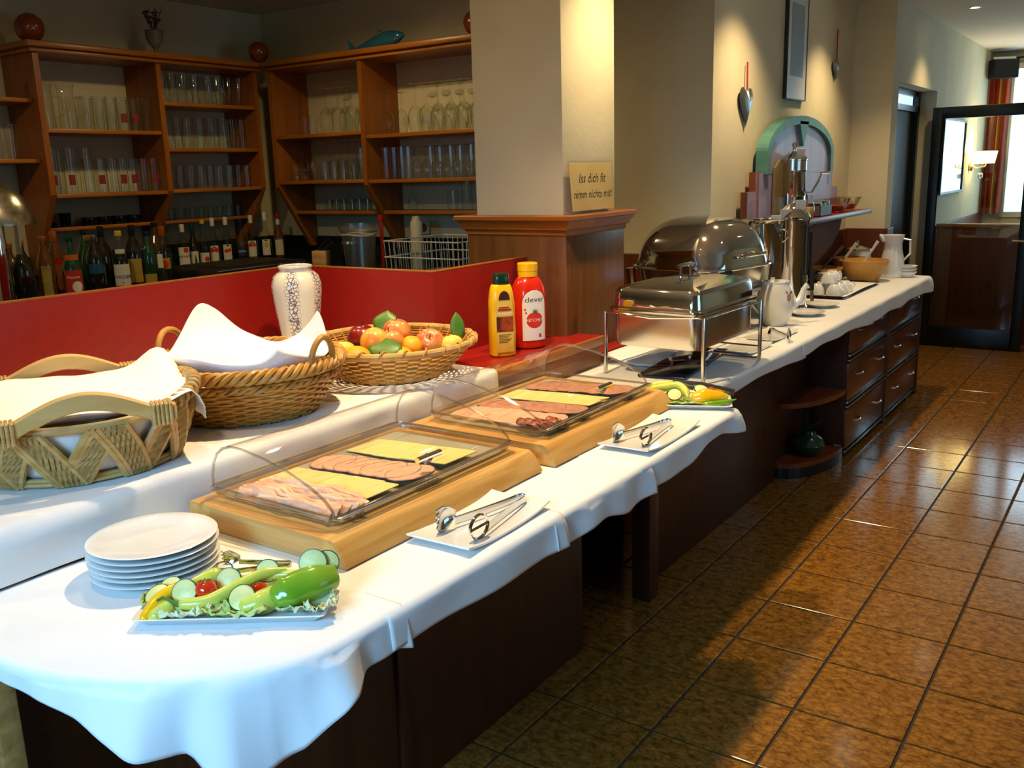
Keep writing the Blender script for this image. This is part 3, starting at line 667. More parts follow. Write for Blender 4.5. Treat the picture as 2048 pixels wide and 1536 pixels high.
def tongs(label, loc, rz, teeth=True, sc=1.0, heads=True):
    t = thing('serving_tongs', label, 'tongs', loc, rz, 'steel serving tongs')
    L = 0.175 * sc; wv = 0.009 * sc
    # loop at +y end; arms run to -y, spreading in x
    loop = []
    def arm(sgn):
        return [(sgn * (0.010 + 0.030 * f ** 1.3) * sc, -L * f, 0.013 * sc) for f in [i / 9 for i in range(10)]]
    bow = [(0.010 * math.cos(a) * sc, 0.010 * math.sin(a) * sc, 0.013 * sc) for a in [PI * i / 8 for i in range(9)]]
    path = arm(1)[::-1] + bow[1:-1] + arm(-1)
    obj('arms', MB().tube(path, wv, 6, flat=0.12, up=(0, 0, 1)), STEEL, t)
    # ring head with a bar (arm +x side), standing upright
    e = arm(1)[-1]; mb = MB()
    ring = [(e[0] + 0.002, e[1] - 0.026 * sc + 0.028 * sc * math.cos(a), 0.026 * sc + 0.024 * sc * math.sin(a)) for a in [2 * PI * i / 22 for i in range(22)]]
    mb.tube(ring, 0.0042 * sc, 6, True, flat=0.6); mb.tube([(e[0] + 0.002, e[1], 0.026 * sc), (e[0] + 0.004, e[1] - 0.054 * sc, 0.026 * sc)], 0.0030 * sc, 6)
    obj('ring_head', mb, STEEL, t)
    # spoon head (arm -x side)
    e = arm(-1)[-1]; mb = MB()
    def fn(u, v):
        a = (u - 0.5) * 2; r = v
        hy = e[1] + 0.004 - 0.062 * sc * r; half = (0.008 + 0.024 * math.sin(min(1, r * 1.15) * PI * 0.62)) * sc
        if teeth and v > 0.99 and int(round(u * 12)) % 3 == 1: hy += 0.013 * sc
        return (e[0] + 0.010 * sc * (1 - a * a) * math.sin(PI * min(1, r)) * -1, hy, 0.028 * sc + a * half * 0.85)
    mb.grid(fn, 13, 9); o = obj('spoon_head', mb, STEEL, t); solid(o, 0.0012, 0)
    return t
tongs('steel tongs with toothed spoon on the plate before the nearer board', (-1.262, 1.825, 0.888), -0.02, True, 1.18)
tongs('steel tongs with smooth spoon on the plate before the farther board', (-1.255, 2.67, 0.888), -0.05, False, 1.15)
tongs('steel tongs lying on the plate past the rectangular chafing dish', (-1.56, 4.52, 0.888), 0.5, False, 1.1)


# stack of round plates
pm_ = MB().lathe([(0.0001, 0.006), (0.075, 0.006), (0.088, 0.008), (0.118, 0.0145), (0.1345, 0.0185), (0.136, 0.0195), (0.1345, 0.0205), (0.117, 0.0175), (0.087, 0.0115), (0.074, 0.010), (0.0001, 0.010)][::-1], 48)
pm_.lathe([(0.075, 0.006), (0.079, 0.0), (0.082, 0.0), (0.084, 0.0075)], 48)
pme = mesh_of(pm_, 'dinner_plate', CHINA, True, 50)
for i in range(6):
    o = obj('dinner_plate', pme, None, loc=(-1.733 + rnd.uniform(-0.002, 0.002), 1.092 + rnd.uniform(-0.002, 0.002), TT + i * 0.0128))
    nm = ['lowest', 'second from bottom', 'third from bottom', 'fourth from bottom', 'fifth from bottom', 'topmost'][i]
    tag(o, 'round white dinner plate, ' + nm + ' of the stack on the near table', 'plate', 'stack of dinner plates')
# ------------------------------------------------------------------ vegetable platters
def rim_tray(name, label, loc, rz, w, l, h=0.02):
    mb = MB(); rings = []
    for ins, z in ((0.03, 0.0), (0.022, 0.0), (0.006, h * 0.8), (0.0, h), (0.002, h + 0.002), (0.010, h * 0.8), (0.026, 0.006), (0.034, 0.005)):
        rings.append([(p[0], p[1], z) for p in rrect(-w / 2 + ins, w / 2 - ins, -l / 2 + ins, l / 2 - ins, 0.008, 3)])
    loft(mb, rings, True, True)
    o = obj(name, mb, CHINA, None, True, 40, loc=loc, rot=(0, 0, rz)); tag(o, label, 'platter', 'vegetable platters'); return o
CUKE_RIND = M('cucumber_rind', '#1f4212', 0.3, coat=0.3)
CUKE = M('cucumber_flesh', '#ddd87c', 0.4, col2='#e4e096', scale=60)
SEED = M('cucumber_seed', '#dde4b8', 0.4)
PGREEN = M('green_pepper', '#6a9c1e', 0.18, coat=0.6, col2='#86ae2c', scale=9)
PYELL = M('yellow_green_pepper', '#cfd25a', 0.25, coat=0.4, col2='#c0cc4c', scale=14)
PORNG = M('yellow_pepper', '#f0b400', 0.18, coat=0.8, col2='#f4c21c', scale=10)
TOMATO = M('tomato_red', '#dc3210', 0.15, coat=0.8)
STEMG = M('stem_green', '#3f6b1c', 0.5)
LETT = M('lettuce', '#cdd69a', 0.55, col2='#e2e6c4', scale=18)
LETTG = M('green_lettuce', '#a3bd58', 0.55, col2='#c6d58c', scale=18)
def cuke(label, loc, tilt, r=0.024, group='cucumber slices on the nearer platter'):
    t = thing('cucumber_slice', label, 'cucumber slice', loc, 0, group); t.rotation_euler = tilt
    obj('flesh', MB().lathe([(0.0001, 0.0055), (r * 0.92, 0.0055), (r * 0.95, 0.005), (r * 0.95, 0.001), (r * 0.92, 0.0), (0.0001, 0.0)], 22), CUKE, t)
    obj('rind', MB().lathe([(r * 0.925, 0.0058), (r * 0.97, 0.0058), (r, 0.0045), (r, 0.001), (r * 0.95, -0.0002)], 22), CUKE_RIND, t)
    mb = MB()
    for k in range(9):
        a = k * 2.4; rr = r * (0.25 + 0.3 * (k % 3) / 2); mb.ball((rr * math.cos(a), rr * math.sin(a), 0.0056), 0.0024, 0.0012, 0.0006, 6, 4)
    obj('seeds', mb, SEED, t)
def pod(name, label, path, radii, mat, group=None, lobes=0, stem=None, cat='pepper'):
    c = Vector(path[0]); t = thing(name, label, cat, c, 0, group)
    # smooth the path
    pts = []; rs = []
    for i in range(len(path) - 1):
        for k in range(5):
            f = k / 5; p0 = Vector(path[max(0, i - 1)]); p1 = Vector(path[i]); p2 = Vector(path[i + 1]); p3 = Vector(path[min(len(path) - 1, i + 2)])
            q = 0.5 * ((2 * p1) + (p2 - p0) * f + (2 * p0 - 5 * p1 + 4 * p2 - p3) * f * f + (3 * p1 - p0 - 3 * p2 + p3) * f ** 3)
            pts.append(q - c); rs.append(radii[i] + (radii[i + 1] - radii[i]) * (f * f * (3 - 2 * f)))
    pts.append(Vector(path[-1]) - c); rs.append(radii[-1])
    mb = MB().tube(pts, rs, 16)
    if lobes:
        nv = 16
        for i in range(len(pts)):
            ctr = pts[i]
            for q in range(nv):
                v = Vector(mb.v[i * nv + q]); a = 2 * PI * q / nv; mb.v[i * nv + q] = tuple(ctr + (v - ctr) * (1 - 0.09 * abs(math.sin(a * lobes / 2)) ** 4 * 1.2))
    obj('flesh', mb, mat, t, ang=80)
    if stem: obj('stem', MB().tube([Vector(p) - c for p in stem], [0.006, 0.0035, 0.003, 0.003][:len(stem)], 7), STEMG, t)
    return t
def leafy(name, label, loc, rz, w, l, mat, amp=0.012, group='lettuce on the nearer platter'):
    mb = MB(); sd = rnd.random() * 40
    def fn(u, v):
        a = (u - 0.5) * 2; b = (v - 0.5) * 2; e = max(abs(a), abs(b))
        r_ = 1 + 0.12 * math.sin(9 * a + sd) * e + 0.1 * math.sin(11 * b + sd)
        return (a * w / 2 * r_ * math.sqrt(max(0, 1 - b * b * 0.5)), b * l / 2 * r_ * math.sqrt(max(0, 1 - a * a * 0.5)), 0.004 + 0.02 * e * e * 0.5 + amp * e * e * (0.6 + fbm(a * 4 + sd, b * 4)) + 0.3 * amp * e * math.sin(14 * (a + b) + sd))
    mb.grid(fn, 22, 16)
    o = solid(obj(name, mb, mat, None, True, 80, loc=loc, rot=(0, 0, rz)), 0.001, 0); tag(o, label, 'lettuce', group)
A1 = math.radians(34.5); CT = (-1.427, 1.072)
def L1(u, v, z): return (CT[0] + u * math.cos(A1) - v * math.sin(A1), CT[1] + u * math.sin(A1) + v * math.cos(A1), TT + z)
rim_tray('vegetable_platter', 'white rectangular platter of raw vegetables in front of the plate stack', (CT[0], CT[1], TT), A1, 0.372, 0.175)
leafy('lettuce_leaf', 'frilly green lettuce leaf at the left end of the nearer platter', L1(-0.165, 0.01, 0.008), A1, 0.07, 0.09, LETTG)
leafy('lettuce_leaf', 'pale lettuce leaf along the near edge of the nearer platter', L1(-0.06, -0.035, 0.008), A1, 0.12, 0.07, LETT)
leafy('lettuce_leaf', 'pale green lettuce leaf under the cucumbers in the middle of the nearer platter', L1(0.03, -0.03, 0.008), A1 + 0.2, 0.12, 0.08, LETTG)
leafy('lettuce_leaf', 'white frilly lettuce rib at the near left edge of the nearer platter', L1(-0.085, -0.062, 0.012), A1 + 0.1, 0.10, 0.05, LETT, 0.013)
leafy('lettuce_leaf', 'frilly green lettuce edge at the near middle of the nearer platter', L1(0.0, -0.066, 0.012), A1 - 0.1, 0.13, 0.045, LETTG, 0.013)
leafy('lettuce_leaf', 'thin lettuce edge hanging over the right end of the nearer platter', L1(0.165, -0.035, 0.012), A1 + 0.4, 0.07, 0.08, LETT, 0.012)
leafy('lettuce_leaf', 'whitish lettuce leaf under the big green pepper', L1(0.13, -0.02, 0.008), A1, 0.13, 0.10, LETT)
leafy('lettuce_leaf', 'lettuce leaf at the back of the nearer platter', L1(0.02, 0.05, 0.008), A1, 0.24, 0.08, LETTG)
pod('green_pepper', 'big shiny green pepper at the right end of the nearer platter', [L1(0.078, -0.048, 0.036), L1(0.083, -0.045, 0.038), L1(0.105, -0.03, 0.043), L1(0.145, 0.0, 0.048), L1(0.178, 0.03, 0.045), L1(0.187, 0.037, 0.043)],
    [0.004, 0.024, 0.036, 0.037, 0.028, 0.006], PGREEN, None, 4)
pod('yellow_pepper', 'orange yellow pepper piece at the left of the nearer platter', [L1(-0.172, -0.075, 0.014), L1(-0.165, -0.065, 0.018), L1(-0.152, -0.03, 0.033), L1(-0.125, 0.0, 0.043), L1(-0.10, 0.02, 0.042)], [0.003, 0.010, 0.014, 0.014, 0.004], PORNG)
pod('pale_pepper', 'pale green pepper wedge beside the yellow pepper on the nearer platter', [L1(-0.155, -0.075, 0.012), L1(-0.145, -0.065, 0.018), L1(-0.125, -0.045, 0.028), L1(-0.115, -0.035, 0.03)], [0.003, 0.014, 0.017, 0.003], PYELL)
pod('pale_pepper', 'light green pepper behind the tomato on the nearer platter', [L1(-0.115, 0.01, 0.03), L1(-0.10, 0.02, 0.036), L1(-0.065, 0.05, 0.044), L1(-0.045, 0.065, 0.042)], [0.004, 0.018, 0.02, 0.008], PYELL)
pod('long_pepper', 'long curved light green pepper with stem across the nearer platter', [L1(-0.105, -0.05, 0.033), L1(-0.095, -0.048, 0.033), L1(-0.05, -0.04, 0.034), L1(-0.005, -0.012, 0.048), L1(0.04, 0.025, 0.06), L1(0.085, 0.045, 0.06)],
    [0.003, 0.012, 0.014, 0.013, 0.011, 0.004], PYELL, None, 0, [L1(-0.103, -0.05, 0.034), L1(-0.118, -0.05, 0.042), L1(-0.135, -0.045, 0.048), L1(-0.145, -0.05, 0.043)])
pod('long_pepper', 'thick yellow green pepper leaning under the big green pepper', [L1(0.015, -0.06, 0.024), L1(0.025, -0.055, 0.026), L1(0.06, -0.04, 0.032), L1(0.10, -0.005, 0.04), L1(0.12, 0.02, 0.04)], [0.004, 0.018, 0.024, 0.02, 0.006], PYELL)
pod('long_pepper', 'thin light green pepper at the back of the nearer platter', [L1(0.03, 0.03, 0.045), L1(0.06, 0.04, 0.05), L1(0.105, 0.04, 0.05), L1(0.12, 0.03, 0.045)], [0.004, 0.009, 0.009, 0.003], PYELL)
cuke('cucumber slice at the left end of the nearer platter', L1(-0.163, 0.0, 0.03), (0.5, -0.2, 0.5), 0.026)
cuke('cucumber slice behind the leftmost slice on the nearer platter', L1(-0.145, 0.025, 0.035), (0.6, 0.1, 0.3), 0.024)
cuke('cucumber slice beside the yellow pepper on the nearer platter', L1(-0.10, -0.02, 0.046), (1.0, -0.1, 0.6), 0.026)
cuke('cucumber slice behind the tomato on the nearer platter', L1(-0.025, 0.02, 0.05), (1.05, 0.0, 0.6), 0.026)
cuke('pale cucumber slice lying on the front of the nearer platter', L1(0.02, -0.045, 0.042), (0.85, -0.1, 0.65), 0.027)
cuke('cucumber slice at the back middle of the nearer platter', L1(0.045, 0.05, 0.055), (1.0, 0.25, 0.55), 0.024)
cuke('larger upright cucumber slice behind the green pepper', L1(0.14, 0.045, 0.072), (1.15, 0.1, 0.6), 0.029)
cuke('upright cucumber slice half hidden behind another by the green pepper', L1(0.165, 0.055, 0.068), (1.2, 0.15, 0.75), 0.026)
def tomato(label, loc, r, group=None):
    t = thing('cherry_tomato', label, 'tomato', loc, 0, group)
    obj('fruit', MB().ball((0, 0, 0), r, r, r * 0.92, 16, 10), TOMATO, t)
    mb = MB()
    for k in range(5):
        a = k * 2 * PI / 5; mb.tube([(0, 0, r * 0.9), (0.4 * r * math.cos(a), 0.4 * r * math.sin(a), r * 0.9), (0.7 * r * math.cos(a), 0.7 * r * math.sin(a), r * 0.72)], [0.0016, 0.0012, 0.0004], 5)
    obj('calyx', mb, STEMG, t)
tomato('small red tomato between cucumber slices on the nearer platter', L1(-0.062, -0.012, 0.046), 0.022)
tomato('red tomato half hidden by the long pepper on the nearer platter', L1(0.035, 0.005, 0.034), 0.02)
tomato('red tomato wedge near the big green pepper', L1(0.088, 0.01, 0.036), 0.018)
tongs('steel tongs with toothed heads leaning on the back of the nearer vegetable platter', L1(0.075, 0.098, 0.040), A1 - PI / 2 + 0.05, True, 0.62)
# farther, smaller vegetable plate
A2 = 0.42; C2 = (-1.325, 3.015)
def L2(u, v, z):
    u *= 1.1; v *= 1.05; return (C2[0] + u * math.cos(A2) - v * math.sin(A2), C2[1] + u * math.sin(A2) + v * math.cos(A2), TT + z)
rim_tray('vegetable_platter', 'small white platter of vegetables beside the farther board', (C2[0], C2[1], TT), A2, 0.28, 0.20, 0.016)
G2 = 'vegetables on the farther platter'
pod('yellow_pepper', 'fat orange yellow pepper piece on the farther platter', [L2(0.005, -0.05, 0.03), L2(0.01, -0.05, 0.032), L2(0.04, -0.045, 0.035), L2(0.08, -0.035, 0.033), L2(0.108, -0.028, 0.028), L2(0.112, -0.027, 0.027)], [0.004, 0.024, 0.03, 0.026, 0.018, 0.004], PORNG, None, 3)
pod('long_pepper', 'bent light green pepper on the farther platter', [L2(-0.14, 0.02, 0.045), L2(-0.12, 0.02, 0.048), L2(-0.08, 0.03, 0.052), L2(-0.045, 0.03, 0.058), L2(-0.02, 0.0, 0.045), L2(-0.012, -0.03, 0.03)], [0.004, 0.014, 0.016, 0.016, 0.015, 0.004], PYELL)
pod('long_pepper', 'slim green pepper strip at the right edge of the farther platter', [L2(0.03, -0.075, 0.02), L2(0.06, -0.075, 0.02), L2(0.11, -0.06, 0.024), L2(0.14, -0.045, 0.03)], [0.003, 0.009, 0.009, 0.002], PGREEN)
pod('pale_pepper', 'pale green pepper at the back of the farther platter', [L2(-0.15, 0.05, 0.04), L2(-0.12, 0.055, 0.05), L2(-0.07, 0.065, 0.05), L2(-0.05, 0.07, 0.04)], [0.004, 0.018, 0.018, 0.006], PYELL)
cuke('cucumber slice in the middle of the farther platter', L2(-0.055, -0.02, 0.035), (0.7, 0, 0.4), 0.026, 'cucumber slices on the farther platter')
cuke('cucumber slice behind the yellow pepper on the farther platter', L2(0.03, 0.0, 0.05), (0.4, 0.2, 0.4), 0.026, 'cucumber slices on the farther platter')
cuke('cucumber slice at the left end of the farther platter', L2(-0.11, -0.01, 0.03), (0.5, -0.2, 0.2), 0.024, 'cucumber slices on the farther platter')
tomato('red tomato behind the yellow pepper on the farther platter', L2(0.065, 0.015, 0.042), 0.017)
leafy('lettuce_leaf', 'green lettuce leaf on the farther platter', L2(-0.02, -0.01, 0.006), A2, 0.22, 0.17, LETTG, 0.008, 'lettuce on the farther platter')
tt = thing('steel_tongs', 'long steel tongs resting across the farther vegetable platter', 'tongs', L2(0.03, 0.05, 0.03), A2 + 0.1)
obj('arm', MB().tube([(-0.10, 0.02, 0.036), (0.0, 0.0, 0.03), (0.12, -0.01, 0.004)], 0.009, 6, flat=0.15, up=(0, 0.3, 1)), STEEL, tt)
obj('arm', MB().tube([(-0.10, 0.022, 0.018), (0.0, 0.004, 0.012), (0.12, -0.005, -0.006)], 0.009, 6, flat=0.15, up=(0, 0.3, 1)), STEEL, tt)

# ------------------------------------------------------------------ baskets
CANE = M('light_cane', '#cda868', 0.45, col2='#b88c48', scale=20, stretch=(1, 1, 3))
ROPE = M('seagrass_rope', '#b39358', 0.75, col2='#9c7c42', scale=40)
WILL = M('honey_willow', '#c19045', 0.42, col2='#a87630', scale=18)
FINE = M('golden_cane', '#c8994e', 0.42, col2='#b08138', scale=22)
HWOOD = M('pale_bent_wood', '#d3ad6c', 0.5, col2='#c69c58', scale=5, stretch=(6, 1, 6))
def ell(a, r0, r1, ang): return (a * 0,)
def weave_rows(mb, n, rows, nst, rfun, zfun, r, amp, sx=1.0, sy=1.0, jit=0.0):
    for k in range(rows):
        f = (k + 0.5) / rows; rad = rfun(f); z = zfun(f); path = []
        m = nst * 3
        for i in range(m):
            a = 2 * PI * i / m; w = rad + amp * math.sin(nst / 2 * a + PI * k)
            path.append((w * math.cos(a) * sx, w * math.sin(a) * sy, z + jit * math.sin(5 * a + k * 1.7)))
        mb.tube(path, r, 5, True, flat=1.25, caps=False)
def braid(mb, rad, z, R, r, strands, turns, sx=1, sy=1, n=220, sag=None):
    for q in range(strands):
        path = []
        for i in range(n):
            a = 2 * PI * i / n; b = turns * a + 2 * PI * q / strands; w = rad + R * math.cos(b)
            path.append((w * math.cos(a) * sx, w * math.sin(a) * sy, z + R * math.sin(b) + (sag(a) if sag else 0)))
        mb.tube(path, r, 6, True, caps=False)
# willow bread basket
wb = thing('bread_basket', 'honey coloured willow basket with braided rim, two loop handles and white napkin', 'basket', (-2.268, 1.806, LZ + 0.009), math.radians(25))
H2 = 0.158
rf = lambda f: 0.212 + 0.075 * f ** 0.9
mb = MB(); weave_rows(mb, 0, 15, 44, rf, lambda f: 0.006 + f * (H2 - 0.03), 0.0052, 0.0055, jit=0.0012); obj('weave', mb, WILL, wb)
mb = MB()
for i in range(44):
    a = 2 * PI * i / 44 ; mb.tube([(rf(f) * math.cos(a), rf(f) * math.sin(a), f * (H2 - 0.01)) for f in (0, .33, .66, 1)], 0.0045, 5)
obj('stakes', mb, WILL, wb)
mb = MB(); braid(mb, 0.290, H2, 0.0145, 0.0085, 4, 17); obj('rim_braid', mb, WILL, wb)
mb = MB(); braid(mb, 0.283, H2 - 0.036, 0.008, 0.0058, 3, 22); obj('lower_braid', mb, WILL, wb)
obj('base', MB().lathe([(0.0001, 0.004), (0.212, 0.004), (0.214, 0.012), (0.0001, 0.012)], 40), WILL, wb)
def loop_handle(par, ang, rad, z, half, h, mat, tw=0.0095):
    mb = MB(); path = []
    for i in range(15):
        b = PI * i / 14; tang = Vector((-math.sin(ang), math.cos(ang), 0)); rd = Vector((math.cos(ang), math.sin(ang), 0))
        path.append(rd * (rad + 0.012 * math.sin(b)) + tang * half * math.cos(b) + Vector((0, 0, z - 0.02 + (h + 0.02) * math.sin(b) ** 0.8)))
    mb.tube(path, tw, 9); obj('handle', mb, mat, par)
loop_handle(wb, math.radians(165), 0.285, H2, 0.062, 0.082, WILL)
loop_handle(wb, math.radians(-15), 0.288, H2, 0.055, 0.085, WILL)
def napkin(name, label, fn, nu=34, nv=34):
    mb = MB(); mb.grid(fn, nu, nv); o = solid(obj(name, mb, NAPKIN, None, True, 80), 0.0022, 0); tag(o, label, 'napkin', 'napkins in the bread baskets')
def nap2(u, v):
    a = (u - 0.5) * 2; b = (v - 0.5) * 2
    # square sheet laid in the basket; two corners stand up against the rim
    th = math.radians(118); x = a * 0.255; y = b * 0.255; r = math.hypot(x, y); f = min(1, 0.262 / max(r, 1e-6)); 
    x *= f; y *= f; rr = min(r, 0.262)
    z = 0.06 + 0.16 * (rr / 0.262) ** 2 * 0.62
    over = max(0, r - 0.245)
    z += over * 0.55
    c1 = math.exp(-((a - 0.75) ** 2 + (b - 0.95) ** 2) / 0.22) ; c2 = math.exp(-((a + 0.95) ** 2 + (b - 0.1) ** 2) / 0.16); c3 = math.exp(-((a - 1.0) ** 2 + (b + 0.85) ** 2) / 0.2)
    z += 0.092 * c1 + 0.03 * c2 + 0.05 * c3 + 0.010 * fbm(a * 2.2, b * 2.2, 4) + 0.006 * math.sin(6 * a + 3 * b)
    X = x * math.cos(th) - y * math.sin(th); Y = x * math.sin(th) + y * math.cos(th)
    return (-2.268 + X * 0.98, 1.806 + Y * 0.98, LZ + 0.02 + z)
napkin('napkin', 'white napkin with tall upright corners in the willow basket', nap2)

# fruit basket
fb = thing('fruit_basket', 'shallow golden cane basket with wrapped rim holding fruit', 'basket', (-2.21, 2.405, LZ + 0.009), 0.0)
H3 = 0.125; rf3 = lambda f: 0.175 + 0.115 * (f ** 0.75)
mb = MB(); weave_rows(mb, 0, 13, 40, rf3, lambda f: 0.008 + f * (H3 - 0.014), 0.0038, 0.004); obj('weave', mb, FINE, fb)
mb = MB()
for i in range(40):
    a = 2 * PI * i / 40; mb.tube([(rf3(f) * math.cos(a), rf3(f) * math.sin(a), f * H3 + 0.004) for f in (0, .2, .45, .7, 1)], 0.0055, 5, flat=0.5)
obj('stakes', mb, FINE, fb)
tilt3 = lambda a: 0.004 * math.sin(a - 0.6)
mb = MB().tube([(0.297 * math.cos(2 * PI * i / 80), 0.297 * math.sin(2 * PI * i / 80), H3 + tilt3(2 * PI * i / 80)) for i in range(80)], 0.0125, 9, True); obj('rim', mb, CANE, fb)
mb = MB()
for k in range(26):
    a0 = 2 * PI * k / 26; path = []
    for i in range(9):
        b = 2 * PI * i / 8 - 0.6; a = a0 + 0.16 * i / 8; path.append(((0.297 + 0.0145 * math.cos(b)) * math.cos(a), (0.297 + 0.0145 * math.cos(b)) * math.sin(a), H3 + 0.0145 * math.sin(b)))
    mb.tube(path, 0.0034, 5)
obj('rim_wrapping', mb, FINE, fb)
obj('base', MB().lathe([(0.0001, 0.003), (0.175, 0.003), (0.178, 0.010), (0.0001, 0.010)], 36), FINE, fb)
def fruit_mat(name, c1, c2, sc=4, lo=0.4, hi=0.6): return M(name, c1, 0.28, col2=c2, scale=sc, lo=lo, hi=hi, coat=0.3, stretch=(3, 3, 1))
AP_DARK = fruit_mat('dark_red_apple', '#5e0a10', '#7e1512'); AP_RED = fruit_mat('red_yellow_apple', '#bf5236', '#d9974e', 9, .35, .65)
PEACH = fruit_mat('peach_skin', '#e2b048', '#d97e3a', 7, .45, .7); ORANGE = M('orange_skin', '#e8a41c', 0.4, bump=0.25, bscale=300); LEMON = fruit_mat('yellow_pear', '#e2cf5a', '#d9bf48', 8)
LEAF = M('bay_leaf', '#46701f', 0.4, col2='#557f2a', scale=10)
def apple(label, c, r, mat, tilt=(0, 0, 0), dimple=True, cat='apple', name='apple', sz=0.9):
    t = thing(name, label, cat, c, 0, 'fruit in the golden basket'); t.rotation_euler = tilt
    pr = []
    for i in range(15):
        a = PI * i / 14; rr = math.sin(a) * (1 + 0.06 * math.cos(a)); z = -math.cos(a)
        if dimple: z -= 0.26 * math.exp(-(rr / 0.28) ** 2) * (1 if i > 7 else -0.7)
        pr.append((max(1e-4, rr * r), z * r * sz))
    obj('fruit', MB().lathe(pr, 20), mat, t, ang=80)
    if dimple: obj('stem', MB().tube([(0, 0, r * 0.6), (0.002, 0, r * 0.85), (0.006, 0.002, r * 1.08)], 0.0018, 5), M('fruit_stem', '#4a3314', 0.7), t)
FC = (-2.21, 2.405)
def F3(px_u, v, z): return (FC[0] + px_u * 0.819 - v * 0.574, FC[1] + px_u * 0.574 + v * 0.819, LZ + z)    # u: to the right as seen, v: away
apple('dark red apple at the left of the fruit basket', F3(-0.11, 0.07, 0.135), 0.056, AP_DARK)
apple('yellow red peach in the front middle of the fruit basket', F3(-0.055, -0.01, 0.135), 0.052, PEACH, (0.3, 0.2, 0), False, 'peach', 'peach', 0.95)
apple('pinkish red apple at the back of the fruit basket', F3(0.01, 0.11, 0.148), 0.054, AP_RED)
apple('orange red apple in the middle of the fruit basket', F3(0.0, 0.02, 0.13), 0.047, AP_RED, (0.2, -0.2, 0.3))
apple('bright yellow orange fruit right of the apples in the basket', F3(0.07, 0.03, 0.105), 0.043, ORANGE, (0, 0, 0), False, 'orange', 'orange')
apple('red yellow apple showing its hollow at the right of the fruit basket', F3(0.135, 0.06, 0.112), 0.054, AP_RED, (0.9, 0.2, 0.5))
apple('yellow pear at the right rim of the fruit basket', F3(0.21, 0.06, 0.10), 0.036, LEMON, (0, 1.2, 0.6), False, 'pear', 'pear', 1.3)
apple('flat orange at the front left of the fruit basket', F3(-0.105, -0.10, 0.095), 0.05, ORANGE, (0, 0, 0), False, 'orange', 'orange', 0.8)
apple('orange under the leaf at the front of the fruit basket', F3(0.045, -0.06, 0.085), 0.042, ORANGE, (0, 0, 0), False, 'orange', 'orange', 0.85)
apple('pale yellow pear at the left rim of the fruit basket', F3(-0.17, -0.03, 0.10), 0.04, LEMON, (0, 1.3, 1.0), False, 'pear', 'pear', 1.3)
apple('reddish apple low in the front of the fruit basket', F3(-0.03, -0.11, 0.07), 0.042, AP_RED)
apple('red apple at the far right back of the fruit basket', F3(0.10, 0.14, 0.09), 0.045, AP_RED)
for i in range(4): apple('apple low in the bottom of the fruit basket' + nth(i, 4, 'left'), F3(-0.06 + 0.05 * i, -0.02 + 0.03 * (i % 2), 0.055), 0.04, AP_RED)
def leaf(label, c, rot, w=0.075, l=0.10):
    mb = MB()
    def fn(u, v):
        a = (u - 0.5) * 2; wd = math.sin(PI * v) ** 0.8 * (1 if v < 0.5 else 1); return (a * w / 2 * wd, (v - 0.5) * l, -0.006 * a * a + 0.008 * math.sin(PI * v))
    mb.grid(fn, 9, 11); o = solid(obj('green_leaf', mb, LEAF, None, True, 80, loc=c, rot=rot), 0.0012, 0); tag(o, label, 'leaf', 'leaves in the fruit basket')
leaf('green leaf standing behind the dark apple', F3(-0.03, 0.14, 0.175), (1.1, 0.1, 0.55), 0.10, 0.10)
leaf('green leaf lying on the front of the fruit basket', F3(-0.01, -0.07, 0.118), (0.7, 0.0, 0.55), 0.12, 0.10)
leaf('upright green leaf at the right rim of the fruit basket', F3(0.235, 0.09, 0.16), (1.4, 0.0, 0.9), 0.055, 0.11)

# cane bread basket with bent wood handles
cb = thing('bread_basket', 'natural cane basket with zigzag rope sides and bent wooden handles', 'basket', (-2.23, 1.235, LZ + 0.009), math.radians(-26))
BA, BB, RA, RB, H1 = 0.22, 0.235, 0.28, 0.292, 0.152       # half-widths x,y at base and rim
def rimz(a): return H1 + 0.035 * abs(math.sin(a)) ** 3
def E_(a, f, out=0.0):
    sx = BA + (RA - BA) * f ** 0.8 + out; sy = BB + (RB - BB) * f ** 0.8 + out
    return Vector((sx * math.cos(a), sy * math.sin(a), 0.006 + f * (rimz(a) - 0.012)))
NB_ = 20
mc, mr = MB(), MB()
for k in range(NB_):
    a0 = 2 * PI * k / NB_; lean = 0.24 * (1 if k % 2 else -1)
    for q in range(7):
        off = (q - 3) * 0.047; aa = a0 + off * 0.9; out = 0.004 + 0.003 * (k % 2)
        path = [E_(aa - lean * (f - 0.5) * 1.25 + 0.0, f, out) for f in (0, .17, .33, .5, .67, .83, 1)]
        if q in (0, 1, 6): mc.tube(path, 0.0088, 6)
        else:
            n = 28
            for st in (0, 1):
                pp = []
                for i in range(n):
                    f = i / (n - 1); c = E_(aa - lean * (f - 0.5) * 1.25, f, out); b = i * 0.9 + st * PI
                    rad = Vector((math.cos(aa), math.sin(aa), 0)); tan = Vector((-math.sin(aa), math.cos(aa), 0)); pp.append(c + rad * 0.0042 * math.cos(b) + tan * 0.0042 * math.sin(b))
                mr.tube(pp, 0.0064, 5)
obj('cane_strands', mc, CANE, cb); obj('rope_strands', mr, ROPE, cb)
mb = MB()
mb.tube([E_(2 * PI * i / 72, 1.0) + Vector((0, 0, 0.004)) for i in range(72)], 0.0105, 8, True)
obj('rim', mb, CANE, cb)
mb = MB()
for dz in (0.004, 0.014): mb.tube([E_(2 * PI * i / 72, 0.0, 0.006) + Vector((0, 0, dz)) for i in range(72)], 0.006, 7, True)
obj('base_ring', mb, CANE, cb)
mb = MB(); mb.prism([(BA * math.cos(2 * PI * i / 40), BB * math.sin(2 * PI * i / 40)) for i in range(40)], 0.003, 0.012); obj('base', mb, HWOOD, cb, smooth=False)
